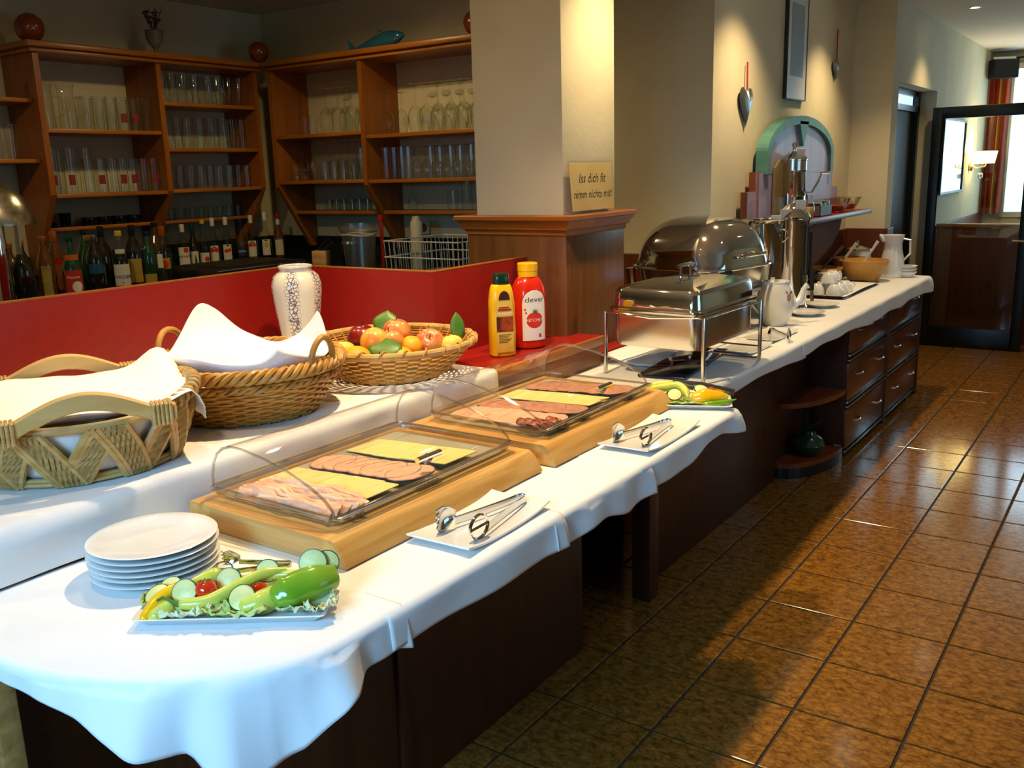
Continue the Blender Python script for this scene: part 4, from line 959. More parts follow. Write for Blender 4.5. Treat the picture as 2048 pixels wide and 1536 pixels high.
for k in range(60):
    if k % 30 == 0: mb = MB()
    a = 2 * PI * k / 60
    if k % 30 == 29: obj('rim_wrapping', mb, CANE, cb)
    if abs(math.cos(a)) > 0.80: continue
    c = E_(a, 1.0) + Vector((0, 0, 0.004)); rd = Vector((math.cos(a), math.sin(a), 0)); path = [c + rd * 0.0145 * math.cos(b) + Vector((0, 0, 0.0145 * math.sin(b))) for b in [2 * PI * i / 10 for i in range(10)]]
    mb.tube(path, 0.0058, 6, True)
pass
for sg in (1, -1):
    xo = sg * (RA + 0.004); zb = H1 - 0.008
    top = []; bot = []
    for i in range(33):
        u = (i / 32 - 0.5) * 2; y = u * 0.20; arch = 0.052 * max(0, math.cos(u * PI / 2 * 1.28)) ** 1.1 if abs(u) < 0.78 else 0
        top.append((y, zb + 0.038 + arch)); bot.append((y, zb + arch * 1.0 - (0.0 if abs(u) > 0.55 else 0.004)))
    bot = [(y, z if abs(y) > 0.13 else z) for y, z in bot]
    poly = top + bot[::-1]
    # thick bent board as a lofted strip
    mb = MB(); n = len(top); rings = []
    for i in range(n):
        (yt, zt), (yb, zbm) = top[i], bot[i]
        rings.append([(xo - 0.013, yt, zt - 0.004), (xo - 0.009, yt, zt), (xo + 0.009, yt, zt), (xo + 0.013, yt, zt - 0.004), (xo + 0.013, yb, zbm + 0.003), (xo + 0.009, yb, zbm), (xo - 0.009, yb, zbm), (xo - 0.013, yb, zbm + 0.003)])
    loft(mb, rings, True, True); h = obj('handle', mb, HWOOD, cb, ang=45)
    for e in (-1, 1):
        mbw = MB()
        for q in range(5):
            y = e * (0.148 + q * 0.0095)
            mbw.tube([(xo + 0.016 * cx, y, zb + 0.019 + 0.023 * cz) for cx, cz in ((-1, -1), (-1, 1), (-.8, 1.1), (.8, 1.1), (1, 1), (1, -1), (.8, -1.1), (-.8, -1.1))], 0.0046, 6, True)
        obj('binding', mbw, CANE, h)
def nap1(u, v):
    a = (u - 0.5) * 2; b = (v - 0.46) * 2.0
    x = a * 0.258 * math.sqrt(max(0.05, 1 - (min(abs(b), 1) * 0.72) ** 2)); bb = min(b, 1.0); y = bb * 0.285
    e = (x / 0.258) ** 2 + (y / 0.285) ** 2
    z = 0.098 + 0.062 * min(1.0, e) + 0.012 * fbm(a * 2, b * 2.5, 8) + 0.006 * math.sin(5 * b + 2 * a)
    back = smoothstep(1.0, -0.9, a) if False else max(0, min(1, (0.75 - a) / 1.5))
    pk = math.exp(-((b - 0.86) / 0.20) ** 2)
    z += (0.062 * pk + 0.012 * math.exp(-((b + 0.1) / 0.8) ** 2)) * (0.25 + 0.75 * back)
    if b > 0.9: z -= 0.12 * ((b - 0.9) / 0.18) ** 1.3 * 0.6
    t_ = math.radians(-26); X = x * math.cos(t_) - y * math.sin(t_); Y = x * math.sin(t_) + y * math.cos(t_)
    return (-2.23 + X, 1.235 + Y, LZ + 0.02 + z)
napkin('napkin', 'white napkin folded over the cane basket at the left edge', nap1)

def lin1(u, v):
    a = 2 * PI * u; f = 0.08 + 0.9 * v; t_ = math.radians(-26); p = E_(a, f, -0.017); k = 1 + 0.012 * math.sin(9 * a)
    X = p.x * k * math.cos(t_) - p.y * k * math.sin(t_); Y = p.x * k * math.sin(t_) + p.y * k * math.cos(t_)
    return (-2.23 + X, 1.235 + Y, LZ + 0.012 + p.z)
napkin('napkin', 'white napkin lining the inside of the cane basket', lin1, 60, 8)
# ------------------------------------------------------------------ vase, squeeze bottles, sign
def vase_mat():
    m = bpy.data.materials.new('speckled_glaze'); m.use_nodes = True; nt = m.node_tree; b = nt.nodes['Principled BSDF']; b.inputs['Roughness'].default_value = 0.25; b.inputs['Coat Weight'].default_value = 0.3
    tc = nt.nodes.new('ShaderNodeTexCoord'); v = nt.nodes.new('ShaderNodeTexVoronoi'); v.feature = 'DISTANCE_TO_EDGE'; v.inputs['Scale'].default_value = 75
    n = nt.nodes.new('ShaderNodeTexNoise'); n.inputs['Scale'].default_value = 40; n.inputs['Detail'].default_value = 3
    sep = nt.nodes.new('ShaderNodeSeparateXYZ'); at = nt.nodes.new('ShaderNodeMath'); at.operation = 'ARCTAN2'
    nt.links.new(tc.outputs['Object'], sep.inputs[0]); nt.links.new(sep.outputs[1], at.inputs[0]); nt.links.new(sep.outputs[0], at.inputs[1])
    sn = nt.nodes.new('ShaderNodeMath'); sn.operation = 'MULTIPLY'; sn.inputs[1].default_value = 5.0; nt.links.new(at.outputs[0], sn.inputs[0])
    si = nt.nodes.new('ShaderNodeMath'); si.operation = 'SINE'; nt.links.new(sn.outputs[0], si.inputs[0])
    nt.links.new(tc.outputs['Object'], v.inputs['Vector']); nt.links.new(tc.outputs['Object'], n.inputs['Vector'])
    th = nt.nodes.new('ShaderNodeMath'); th.operation = 'MULTIPLY_ADD'; th.inputs[1].default_value = 0.10; th.inputs[2].default_value = 0.02; nt.links.new(si.outputs[0], th.inputs[0])
    lt = nt.nodes.new('ShaderNodeMath'); lt.operation = 'LESS_THAN'; nt.links.new(v.outputs['Distance'], lt.inputs[0]); nt.links.new(th.outputs[0], lt.inputs[1])
    mx = nt.nodes.new('ShaderNodeMix'); mx.data_type = 'RGBA'; mx.inputs[6].default_value = (*s('#ddd8c8'), 1); mx.inputs[7].default_value = (*s('#6a627e'), 1)
    nt.links.new(lt.outputs[0], mx.inputs[0]); nt.links.new(mx.outputs[2], b.inputs['Base Color']); return m
va = thing('ceramic_vase', 'white ceramic vase with violet speckled stripes in front of the red panel', 'vase', (-2.79, 2.51, LZ + 0.009))
obj('body', MB().lathe([(0.0001, 0.0), (0.060, 0.0), (0.064, 0.006), (0.074, 0.09), (0.088, 0.19), (0.097, 0.26), (0.097, 0.292), (0.088, 0.322), (0.072, 0.337), (0.062, 0.341)], 44), vase_mat(), va)
obj('rim', MB().lathe([(0.062, 0.340), (0.0625, 0.350), (0.067, 0.357), (0.066, 0.363), (0.060, 0.365), (0.056, 0.360), (0.055, 0.33), (0.06, 0.25), (0.0001, 0.24)], 44), M('vase_rim_glaze', '#ddd8c8', 0.25, col2='#b9b3c0', scale=30), va)

MUST = M('mustard_plastic', '#e5b410', 0.28, coat=0.3); KETCH = M('ketchup_plastic', '#c8240a', 0.22, coat=0.4)
def sup_ring(a, b, z, n=28, e=3.2):
    out = []
    for i in range(n):
        t_ = 2 * PI * i / n; c, s_ = math.cos(t_), math.sin(t_)
        out.append((a * math.copysign(abs(c) ** (2 / e), c), b * math.copysign(abs(s_) ** (2 / e), s_), z))
    return out
# mustard: flat-sided bottle, label on its +x face
FRONT = math.radians(-38)
mu = thing('mustard_bottle', 'yellow mustard bottle with dark green cap on the red ledge', 'squeeze bottle', (-2.085, 2.915, LZ + 0.001), math.radians(52))
mu.scale = (0.86, 0.86, 1.0)
mb = MB(); rings = []
for z, a, b in ((0, .040, .052), (0.006, .046, .058), (0.10, .048, .060), (0.165, .044, .058), (0.185, .042, .058), (0.21, .046, .058), (0.25, .042, .052), (0.275, .036, .046), (0.283, .030, .038)): rings.append(sup_ring(b, a, z))
loft(mb, rings, True, True); obj('body', mb, MUST, mu)
mb = MB(); loft(mb, [sup_ring(.036, .032, .283), sup_ring(.038, .033, .287), sup_ring(.036, .031, .318), sup_ring(.032, .028, .324)], True, True); obj('cap', mb, M('dark_green_cap', '#0d2e1f', 0.25, coat=0.4), mu)
def sup_label(mb, half, z0, z1, off, arch=False, y=-0.0485, nx=10, nz=16):
    def fn(u, v):
        x = (u - 0.5) * 2 * half; zz = z0 + (z1 - z0) * v
        if arch and v > 0.6: x *= math.sqrt(max(0.0, 1 - ((v - 0.6) / 0.4) ** 2)) * 0.98 + 0.02
        return (x, y - off, zz)
    mb.grid(fn, nx, nz); return mb
lab = obj('paper_label', sup_label(MB(), 0.040, 0.02, 0.265, 0.0012, True), M('mustard_label', '#e2c256', 0.4, col2='#cfa93c', scale=14), mu)
obj('picture', sup_label(MB(), 0.039, 0.10, 0.16, 0.0018), M('mustard_picture', '#4a1d10', 0.4, col2='#b5471a', scale=28), lab)
obj('dark_arch', MB().prism([(0.026 * math.cos(a), 0.225 + 0.034 * math.sin(a)) for a in [PI * i / 12 for i in range(13)]], -0.0515, -0.050, 1), M('label_maroon', '#3f0f0c', 0.5), lab, smooth=False)
def flat_text(par, txt, size, x, z, y, mat, shear=0.0, sx=1.0):
    m_ = text_mb(txt, size, shear, sx); m_.v = [(p[0] + x, y, p[1] + z) for p in m_.v]; return obj('lettering', m_, mat, par, False)
obj('red_print', MB().box(-0.031, 0.031, -0.0515, -0.0503, 0.183, 0.190).box(-0.026, 0.020, -0.0515, -0.0503, 0.193, 0.198), M('label_red', '#a01a14', 0.5), lab, False)
flat_text(lab, 'MUSTARD', 0.016, 0, 0.166, -0.0515, M('label_white', '#f2e9d8', 0.5))
mb = MB()
for k in range(6): mb.box(-0.03, 0.03 - 0.008 * (k % 3), -0.0506, -0.0500, 0.088 - k * 0.006, 0.090 - k * 0.006)
obj('small_print', mb, M('print_brown', '#5e4318', 0.6), lab, smooth=False)

ke = thing('ketchup_bottle', 'red ketchup bottle with yellow cap and white label on the red ledge', 'squeeze bottle', (-2.095, 3.12, LZ + 0.001), math.radians(58))
mb = MB(); rings = []
for z, a in ((0, .052), (0.004, .063), (0.018, .066), (0.03, .0645), (0.035, .0665), (0.215, .0665), (0.245, .062), (0.272, .052), (0.288, .040), (0.291, .036)): rings.append(sup_ring(a * 1.08, a * 0.92, z, 32, 2.2))
loft(mb, rings, True, True); obj('body', mb, KETCH, ke)
mb = MB().lathe([(0.0001, 0.291), (0.0395, 0.291), (0.0405, 0.313), (0.0405, 0.314), (0.0415, 0.315), (0.0415, 0.343), (0.039, 0.346), (0.0001, 0.346)], 28); obj('cap', mb, M('yellow_cap', '#f0b400', 0.3, coat=0.3), ke)
def kwrap(mb, z0, off=0.001):
    # lay flat art on the -y face of the oval body
    out = []
    for p in mb.v:
        a = -PI / 2 + p[0] / 0.066; c, s_ = math.cos(a), math.sin(a); e = 2.2
        out.append(((0.0718 + off) * math.copysign(abs(c) ** (2 / e), c), (0.0612 + off) * math.copysign(abs(s_) ** (2 / e), s_), z0 + p[1]))
    mb.v = out; return mb
def art(fn, nu, nv): return MB().grid(fn, nu, nv)
def lab_fn(u, v):
    hw = 0.047; vv = v * 0.205; x = (u - 0.5) * 2 * hw
    if vv > 0.145: x *= math.sqrt(max(0.0, 1 - ((vv - 0.145) / 0.0605) ** 2))
    return (x, vv, 0)
kl = obj('paper_label', kwrap(art(lab_fn, 20, 24), 0.035), M('white_label', '#e6e1d6', 0.4), ke)
obj('lettering', kwrap(text_mb('clever', 0.030), 0.192, 0.0016), M('print_navy', '#141a2c', 0.5), kl, False)
disc = MB().grid(lambda u, v: (0.031 * v * math.cos(2 * PI * u), 0.031 * v * math.sin(2 * PI * u) * 1.05, 0), 24, 6, True)
tom = obj('tomato_print', kwrap(disc, 0.118, 0.0014), M('print_red', '#cf2a14', 0.5), kl, False)
obj('lettering', kwrap(text_mb('KETCHUP', 0.017, 0, 0.85), 0.113, 0.002), M('label_white', '#f2e9d8', 0.5), kl, False)
mb = MB()
for k in range(5):
    a = PI / 2 + (k - 2) * 0.55; mb.add([(0.004 * math.sin(a), 0.028 - 0.004 * math.cos(a) * 0, 0), (-0.004 * math.sin(a), 0.030, 0), (0.020 * math.cos(a), 0.030 + 0.020 * abs(math.sin(a)), 0)], [(0, 1, 2)])
obj('tomato_leaves', kwrap(mb, 0.118, 0.0018), M('print_green', '#2c6a24', 0.5), kl, False)
mb = MB()
for cx, cz in ((-0.036, 0.122), (-0.032, 0.108)): mb.add([(cx, cz, 0), (cx + 0.005, cz + 0.004, 0), (cx + 0.003, cz + 0.010, 0), (cx - 0.004, cz + 0.008, 0)], [(0, 1, 2, 3)])
mb.add([(0.012, 0.012, 0), (0.026, 0.012, 0), (0.022, 0.028, 0), (0.014, 0.026, 0)], [(0, 1, 2, 3)])
obj('print_drops', kwrap(mb, 0.035, 0.0016), M('print_red', '#cf2a14', 0.5), kl, False)

# laminated sign standing on the pillar base
sg_ = thing('laminated_sign', 'laminated paper sign with handwritten style text leaning on the pillar', 'sign', (-2.072, 3.63, 1.5295), 0)
SP = M('sign_paper', '#d2b878', 0.6, col2='#c6a862', scale=5)
obj('sheet', MB().bbox(-0.001, 0.001, -0.185, 0.185, 0.012, 0.215, 0.0008, 1), SP, sg_)
obj('laminate', MB().box(-0.0025, 0.0025, -0.197, 0.197, 0.0, 0.226), clear('laminate_film', (0.99, 0.99, 0.99), 0.12, 0.8, 0.05), sg_, False)
INK = M('sign_ink', '#151515', 0.6)
for txt, z, sz in (('Iss dich fit', 0.132, 0.058), ('nimm nichts mit!', 0.066, 0.050)):
    m_ = text_mb(txt, sz, 0.35); m_.v = [(0.0016, p[0], p[1] + z) for p in m_.v]; obj('lettering', m_, INK, sg_, False)
sg_.rotation_euler = (0, math.radians(-5), 0)
# ------------------------------------------------------------------ chafing dishes
def rr3(x0, x1, y0, y1, r, z, n=5): return [(p[0], p[1], z) for p in rrect(x0, x1, y0, y1, r, n)]
c1 = thing('chafing_dish', 'rectangular steel chafing dish with stepped lid on a bar frame', 'chafing dish', (-1.625, 3.615, TT), math.radians(-2))
W1, D1 = 0.385, 0.56      # pan size
mb = MB(); a, b = W1 / 2, D1 / 2
loft(mb, [rr3(-a + .03, a - .03, -b + .03, b - .03, .03, .118), rr3(-a + .006, a - .006, -b + .006, b - .006, .04, .124), rr3(-a, a, -b, b, .04, .145), rr3(-a, a, -b, b, .04, .262), rr3(-a - .018, a + .018, -b - .018, b + .018, .045, .264), rr3(-a - .02, a + .02, -b - .02, b + .02, .045, .272), rr3(-a, a, -b, b, .04, .274)], True)
obj('water_pan', mb, STEELB, c1)
mb = MB(); a, b = W1 / 2 + .012, D1 / 2 + .012
loft(mb, [rr3(-a - .008, a + .008, -b - .008, b + .008, .045, .274), rr3(-a - .008, a + .008, -b - .008, b + .008, .045, .280), rr3(-a + .008, a - .008, -b + .008, b - .008, .042, .286), rr3(-a + .012, a - .012, -b + .012, b - .012, .042, .345), rr3(-a + .022, a - .022, -b + .022, b - .022, .04, .360), rr3(-a + .05, a - .05, -b + .05, b - .05, .03, .368), rr3(-a * .45, a * .45, -b * .5, b * .5, .03, .386), rr3(-.01, .01, -.01, .01, .004, .390)], False, True)
obj('lid', mb, STEEL, c1)
mb = MB()
for sy_ in (-.045, .045): mb.tube([(0, sy_, .384), (0, sy_, .425)], .006, 8)
mb.tube([(0, -.07, .430), (0, -.05, .434), (0, .05, .434), (0, .07, .430)], .0085, 8)
obj('lid_handle', mb, STEEL, c1)
fx, fy = 0.222, 0.285
for sy_ in (-1, 1):
    for sx_ in (-1, 1):
        obj('leg', MB().bbox(sx_ * fx - .006, sx_ * fx + .006, sy_ * fy - .009, sy_ * fy + .009, 0.0, .262, .002), STEELB, c1)
    obj('end_rail', MB().tube([(-fx, sy_ * fy, .255), (-fx + .02, sy_ * (fy + .008), .262), (0, sy_ * (fy + .02), .250), (fx - .02, sy_ * (fy + .008), .262), (fx, sy_ * fy, .255)], .005, 8), STEEL, c1)
obj('foot_bar', MB().tube([(-fx, fy, .012), (-fx + .02, fy, .005), (fx - .02, fy, .005), (fx, fy, .012)], .005, 7), STEEL, c1)
for sx_ in (-1, 1): obj('side_rail', MB().tube([(sx_ * fx, -fy, .258), (sx_ * fx, fy, .258)], .0045, 7), STEEL, c1)
mb = MB()
for dx in (-.08, .08): mb.tube([(dx, fy - .02, .06), (dx, .05, .06)], .003, 6)
mb.tube([(-fx, fy - .01, .06), (fx, fy - .01, .06)], .004, 6); mb.tube([(-fx, .05, .06), (fx, .05, .06)], .004, 6)
obj('burner_rack', mb, STEEL, c1)

c2 = thing('chafing_dish', 'polished roll-top chafing dish with domed lid behind the rectangular one', 'chafing dish', (-1.975, 4.60, TT), math.radians(-10))
W2, D2 = 0.56, 0.60; a, b = W2 / 2, D2 / 2; RZ = 0.325
mb = MB()
# use circular section so the dome rises vertically from the rim
rings = []
for i in range(19):
    t_ = PI / 2 * i / 18; sc = max(0.015, math.cos(t_) ** 0.72); zz = RZ + 0.012 + 0.25 * math.sin(t_) ** 0.95
    sx_, sy_ = a * sc, b * sc; rings.append(rr3(-sx_, sx_, -sy_, sy_, min(0.5, 0.42 + 0.5 * t_) * 2 * min(sx_, sy_) * 0.62 if t_ > 0 else 0.15, zz, 7))
loft(mb, rings, False, True); obj('dome_lid', mb, STEEL, c2, ang=70)
mb = MB(); loft(mb, [rr3(-a - .012, a + .012, -b - .012, b + .012, .15, RZ), rr3(-a - .014, a + .014, -b - .014, b + .014, .15, RZ + .004), rr3(-a - .012, a + .012, -b - .012, b + .012, .15, RZ + .012), rr3(-a + .005, a - .005, -b + .005, b - .005, .15, RZ + .013)], True); obj('rim', mb, STEEL, c2)
mb = MB(); loft(mb, [rr3(-a + .05, a - .05, -b + .05, b - .05, .12, RZ - .11), rr3(-a + .03, a - .03, -b + .03, b - .03, .13, RZ - .10), rr3(-a + .01, a - .01, -b + .01, b - .01, .15, RZ)], True); obj('water_pan', mb, STEELB, c2)
for sx_ in (-1, 1):
    for sy_ in (-1, 1): obj('leg', MB().tube([(sx_ * (a - .03), sy_ * (b - .03), 0.0), (sx_ * (a - .035), sy_ * (b - .035), .15), (sx_ * (a - .02), sy_ * (b - .02), RZ)], [.017, .019, .026], 10), STEEL, c2)
obj('front_handle', MB().tube([(a - .01, -.10, RZ + .06), (a + .035, -.10, RZ + .07), (a + .035, .10, RZ + .07), (a - .01, .10, RZ + .06)], .009, 9), STEEL, c2)
obj('handle_bracket', MB().tube([(a - .05, 0, RZ + .075), (a + .035, 0, RZ + .07)], .014, 9), STEEL, c2)
obj('black_grip', MB().tube([(a - .02, -.19, RZ - .13), (a - .015, -.19, RZ)], .035, 12), BLACK, c2)

# ------------------------------------------------------------------ pots and urns
CARD = M('white_card', '#e8e2d2', 0.6)
def card(par, loc, rot, w=0.06, h=0.05): return obj('name_card', MB().bbox(-w / 2, w / 2, -0.001, 0.001, 0, h, 0.0006, 1), CARD, par, loc=loc, rot=rot)
pt = thing('soup_pot', 'tall open steel pot with a thin rim behind the domed chafing dish', 'pot', (-1.84, 5.15, TT)); pt.scale = (.96, .96, 1.03)
obj('body', MB().lathe([(0.0001, 0.0), (0.118, 0.0), (0.122, 0.006), (0.122, 0.50), (0.126, 0.515), (0.131, 0.52), (0.128, 0.523), (0.118, 0.515), (0.117, 0.2), (0.0001, 0.2)], 36), STEEL, pt)
obj('handle', MB().tube([(0.12, -0.02, 0.47), (0.15, -0.03, 0.46), (0.155, -0.03, 0.43), (0.12, -0.02, 0.40)], 0.004, 7), STEEL, pt)
card(pt, (0.09, -0.07, 0.50), (0.35, 0, 0.6))
ur = thing('coffee_urn', 'tall steel coffee urn with domed lid, black tap and name card', 'urn', (-1.745, 5.36, TT)); ur.scale = (.86, .86, 1.06)
obj('body', MB().lathe([(0.0001, 0.0), (0.112, 0.0), (0.115, 0.02), (0.105, 0.035), (0.108, 0.06), (0.108, 0.48), (0.112, 0.49), (0.112, 0.50)], 32), STEEL, ur)
obj('lid', MB().lathe([(0.114, 0.50), (0.115, 0.508), (0.108, 0.520), (0.085, 0.552), (0.05, 0.575), (0.018, 0.584), (0.016, 0.60), (0.022, 0.612), (0.015, 0.625), (0.0001, 0.627)], 32), STEEL, ur)
obj('tap', MB().tube([(0.10, -0.03, 0.12), (0.16, -0.05, 0.12), (0.165, -0.052, 0.06)], 0.012, 9), STEEL, ur)
obj('tap_grip', MB().tube([(0.16, -0.05, 0.12), (0.162, -0.051, 0.22)], 0.014, 9), BLACK, ur)
obj('handle', MB().tube([(0.06, 0.10, 0.42), (0.085, 0.14, 0.42), (0.085, 0.14, 0.16), (0.06, 0.10, 0.16)], 0.011, 8), BLACK, ur)
obj('sight_tube', MB().tube([(0.105, -0.03, 0.2), (0.118, -0.034, 0.2), (0.118, -0.034, 0.46), (0.105, -0.03, 0.46)], 0.006, 7), BLACK, ur)
card(ur, (0.06, -0.05, 0.545), (0.4, 0, 0.6), 0.07, 0.06)
card(ur, (-0.02, -0.10, 0.50), (0.3, 0, 0.6), 0.07, 0.055)

# ------------------------------------------------------------------ porcelain at the far end
def jug(label, loc, rz, prof, spout, hand, name='porcelain_jug', cat='jug', lid=None, art=None):
    t = thing(name, label, cat, loc, rz)
    obj('body', MB().lathe(prof, 32), CHINA, t)
    if spout: obj('spout', MB().tube(spout[0], spout[1], 10, flat=spout[2] if len(spout) > 2 else 1.0), CHINA, t)
    if hand: obj('handle', MB().tube(hand, 0.0085, 9), CHINA, t)
    if lid: obj('lid', MB().lathe(lid, 24), CHINA, t)
    return t
tp = jug('white round porcelain teapot with red green floral print behind the chafing dishes', (-1.64, 4.80, TT), math.radians(35),
    [(0.0001, 0), (0.055, 0), (0.060, 0.006), (0.085, 0.05), (0.098, 0.11), (0.095, 0.165), (0.080, 0.205), (0.072, 0.22), (0.074, 0.235), (0.068, 0.236), (0.064, 0.22), (0.0001, 0.2)],
    ([(0.085, 0, 0.10), (0.13, 0, 0.13), (0.15, 0, 0.19), (0.165, 0, 0.215)], [0.028, 0.02, 0.014, 0.011]), [(-0.075, 0, 0.20), (-0.125, 0, 0.19), (-0.135, 0, 0.12), (-0.09, 0, 0.07)], 'teapot', 'teapot')
fl = MB()
for k in range(5): fl.add([(0.014 * math.cos(2 * PI * k / 5) * 0.2, 0.014 * math.sin(2 * PI * k / 5) * 0.2, 0), (0.014 * math.cos(2 * PI * k / 5 + .5), 0.020 * math.sin(2 * PI * k / 5 + .5), 0), (0.014 * math.cos(2 * PI * k / 5 - .5), 0.020 * math.sin(2 * PI * k / 5 - .5), 0)], [(0, 1, 2)])
obj('flower_print', wrap(fl, 0.0975, math.radians(-62), 0.155), M('print_red', '#cf2a14', 0.5), tp, False)
lf = MB().add([(0.01, 0.01, 0), (0.03, 0.03, 0), (0.012, 0.034, 0), (-0.01, 0.03, 0), (-0.025, 0.04, 0), (-0.004, 0.012, 0)], [(0, 1, 2), (3, 4, 5)])
obj('leaf_print', wrap(lf, 0.0945, math.radians(-62), 0.155), M('print_green', '#2c6a24', 0.5), tp, False)
jug('tall white milk jug with flared neck at the far end of the buffet', (-1.60, 7.22, TT), math.radians(-150),
    [(0.0001, 0), (0.075, 0), (0.080, 0.008), (0.086, 0.06), (0.082, 0.13), (0.064, 0.21), (0.062, 0.25), (0.074, 0.30), (0.079, 0.31), (0.074, 0.309), (0.057, 0.25), (0.058, 0.2), (0.0001, 0.15)],
    ([(0.062, 0, 0.27), (0.085, 0, 0.30), (0.10, 0, 0.313)], [0.022, 0.018, 0.008]), [(-0.07, 0, 0.28), (-0.12, 0, 0.27), (-0.125, 0, 0.17), (-0.078, 0, 0.12)])
sp_ = MB().lathe([(0.0001, 0.004), (0.05, 0.004), (0.07, 0.008), (0.105, 0.020), (0.108, 0.022), (0.104, 0.023), (0.068, 0.012), (0.05, 0.0075), (0.0001, 0.0075)], 36).lathe([(0.05, 0.0045), (0.052, 0), (0.055, 0), (0.057, 0.006)], 36)
spm = mesh_of(sp_, 'saucer', CHINA, True, 50)
tag(obj('saucer', spm, None, loc=(-1.60, 5.20, TT)), 'white saucer nearest the teapot on the buffet', 'saucer', 'white saucers on the buffet')
tag(obj('saucer', spm, None, loc=(-1.62, 5.55, TT)), 'white saucer between the teapot and the cup tray', 'saucer', 'white saucers on the buffet')
ss = mesh_of(MB().lathe([(0.0001, 0.003), (0.035, 0.003), (0.075, 0.014), (0.077, 0.016), (0.073, 0.016), (0.035, 0.007), (0.0001, 0.007)], 28), 'small_saucer', CHINA, True, 50)
ordn = ['lowest', 'second', 'third', 'fourth', 'fifth', 'topmost']
for i in range(6): tag(obj('small_saucer', ss, None, loc=(-1.83, 6.42, 0.906 + 0.0125 * i)), 'small white saucer, ' + ordn[i] + ' of the stack behind the cups', 'saucer', 'saucer stack behind the cups')
tr = thing('serving_tray', 'dark serving tray lined with white paper under the cups', 'tray', (-1.78, 6.32, TT), 0)
mb = MB(); loft(mb, [rr3(-.19, .19, -.43, .43, .03, 0), rr3(-.205, .205, -.445, .445, .03, .016), rr3(-.21, .21, -.45, .45, .03, .020), rr3(-.20, .20, -.44, .44, .03, .012), rr3(-.188, .188, -.428, .428, .03, .005)], True, True); obj('tray_body', mb, M('brown_tray', '#2d1a10', 0.4), tr)
mb = MB(); mb.grid(lambda u, v: (-0.195 + 0.40 * u, -0.42 + 0.85 * v, 0.010 + 0.012 * max(0, u - 0.9) * 10 * abs(math.sin(3 * v)) - 0.012 * max(0, u - .95) * 20 * max(0, 0.2 - v) * 5), 14, 20); solid(obj('paper_liner', mb, NAPKIN, tr), 0.001, 0)
cupm = MB().lathe([(0.0001, 0.068), (0.026, 0.068), (0.030, 0.063), (0.034, 0.058), (0.046, 0.04), (0.0525, 0.018), (0.054, 0.0), (0.051, 0.0), (0.049, 0.018), (0.0001, 0.055)], 26)
cup0 = thing('coffee_cup', 'x', 'cup', (0, 0, 0)); obj('bowl', cupm, CHINA, cup0); obj('handle', MB().tube([(0.050, 0, 0.018), (0.074, 0, 0.022), (0.078, 0, 0.04), (0.066, 0, 0.054), (0.042, 0, 0.048)], 0.0048, 8), CHINA, cup0)
CUPS = [(-1.66, 5.97, 0.896, 'at the near right corner of the lower layer'), (-1.66, 6.085, 0.896, 'second in the right row of the lower layer'), (-1.66, 6.20, 0.896, 'at the far end of the right row'), (-1.775, 5.97, 0.896, 'at the near end of the middle row'), (-1.775, 6.085, 0.896, 'in the centre of the lower layer'), (-1.775, 6.20, 0.896, 'at the far end of the middle row'), (-1.89, 6.03, 0.896, 'at the near end of the left row'), (-1.715, 6.03, 0.966, 'at the near end of the upper layer'), (-1.73, 6.145, 0.966, 'at the far end of the upper layer')]
for i, (x, y, z, w) in enumerate(CUPS):
    lab_ = 'white upside-down coffee cup ' + w + ' of the tray'
    if i == 0: cup0.location = (x, y, z); cup0.rotation_euler = (0, 0, 0.9); cup0['label'] = lab_; cup0['group'] = 'upside-down cups on the tray'
    else: dup(cup0, (x, y, z), [0.9, 0.4, 0.9, 2.4, 0.2, 1.2, 3.0, 0.6, 1.0][i], lab_, 'upside-down cups on the tray')
BOWLW = wood('bowl_wood', '#c08a3e', '#d29c50', 0.35, 1, 2, knots=False)
def bowl(label, loc, r, h, utens):
    t = thing('wooden_bowl', label, 'bowl', loc, 0, 'wooden cereal bowls')
    obj('bowl', MB().lathe([(0.0001, 0.0), (r * .5, 0.0), (r * .62, h * .12), (r * .88, h * .6), (r, h), (r * .96, h * 1.01), (r * .83, h * .6), (r * .5, h * .25), (0.0001, h * .2)], 36), BOWLW, t)
    obj('cereal', MB().lathe([(0.0001, h * .72), (r * .6, h * .68), (r * .84, h * .62)], 28), M('cereal', '#a9762e', 0.8, col2='#d0a860', scale=90, bump=0.6, bscale=120), t, kind='stuff')
    return t
bowl('large wooden bowl of cereal beside the milk jug', (-1.73, 6.93, TT), 0.175, 0.15, 1)
bowl('wooden bowl behind the large bowl by the wall', (-1.93, 7.28, TT), 0.14, 0.13, 1)
bowl('low wooden bowl of cereal left of the large bowl', (-1.955, 6.72, TT), 0.135, 0.11, 1)
SPW = M('white_plastic_spoon', '#dcd6c4', 0.4)
def spoon(label, base, tip, mat=SPW):
    t = thing('serving_spoon', label, 'spoon', base, 0, 'white serving spoons'); d = Vector(tip) - Vector(base)
    obj('handle', MB().tube([(0, 0, 0), tuple(d * .5), tuple(d)], [0.008, 0.009, 0.013], 8, flat=0.4), mat, t); obj('scoop', MB().ball((0, 0, -0.008), 0.022, 0.022, 0.014), mat, t)
spoon('white spoon with holed handle standing in the large wooden bowl', (-1.72, 6.86, TT + .12), (-1.64, 6.93, TT + .285))
spoon('white bent spoon standing in the left bowl', (-1.9, 6.98, TT + .12), (-1.80, 6.98, TT + .265))
spoon('dark spoon leaning out of the low bowl', (-1.95, 6.60, TT + .09), (-1.83, 6.75, TT + .26), M('dark_spoon', '#3a2a1c', 0.4))
cr = thing('sugar_crock', 'white porcelain crock with steel lid by the wall', 'crock', (-1.93, 7.52, TT))
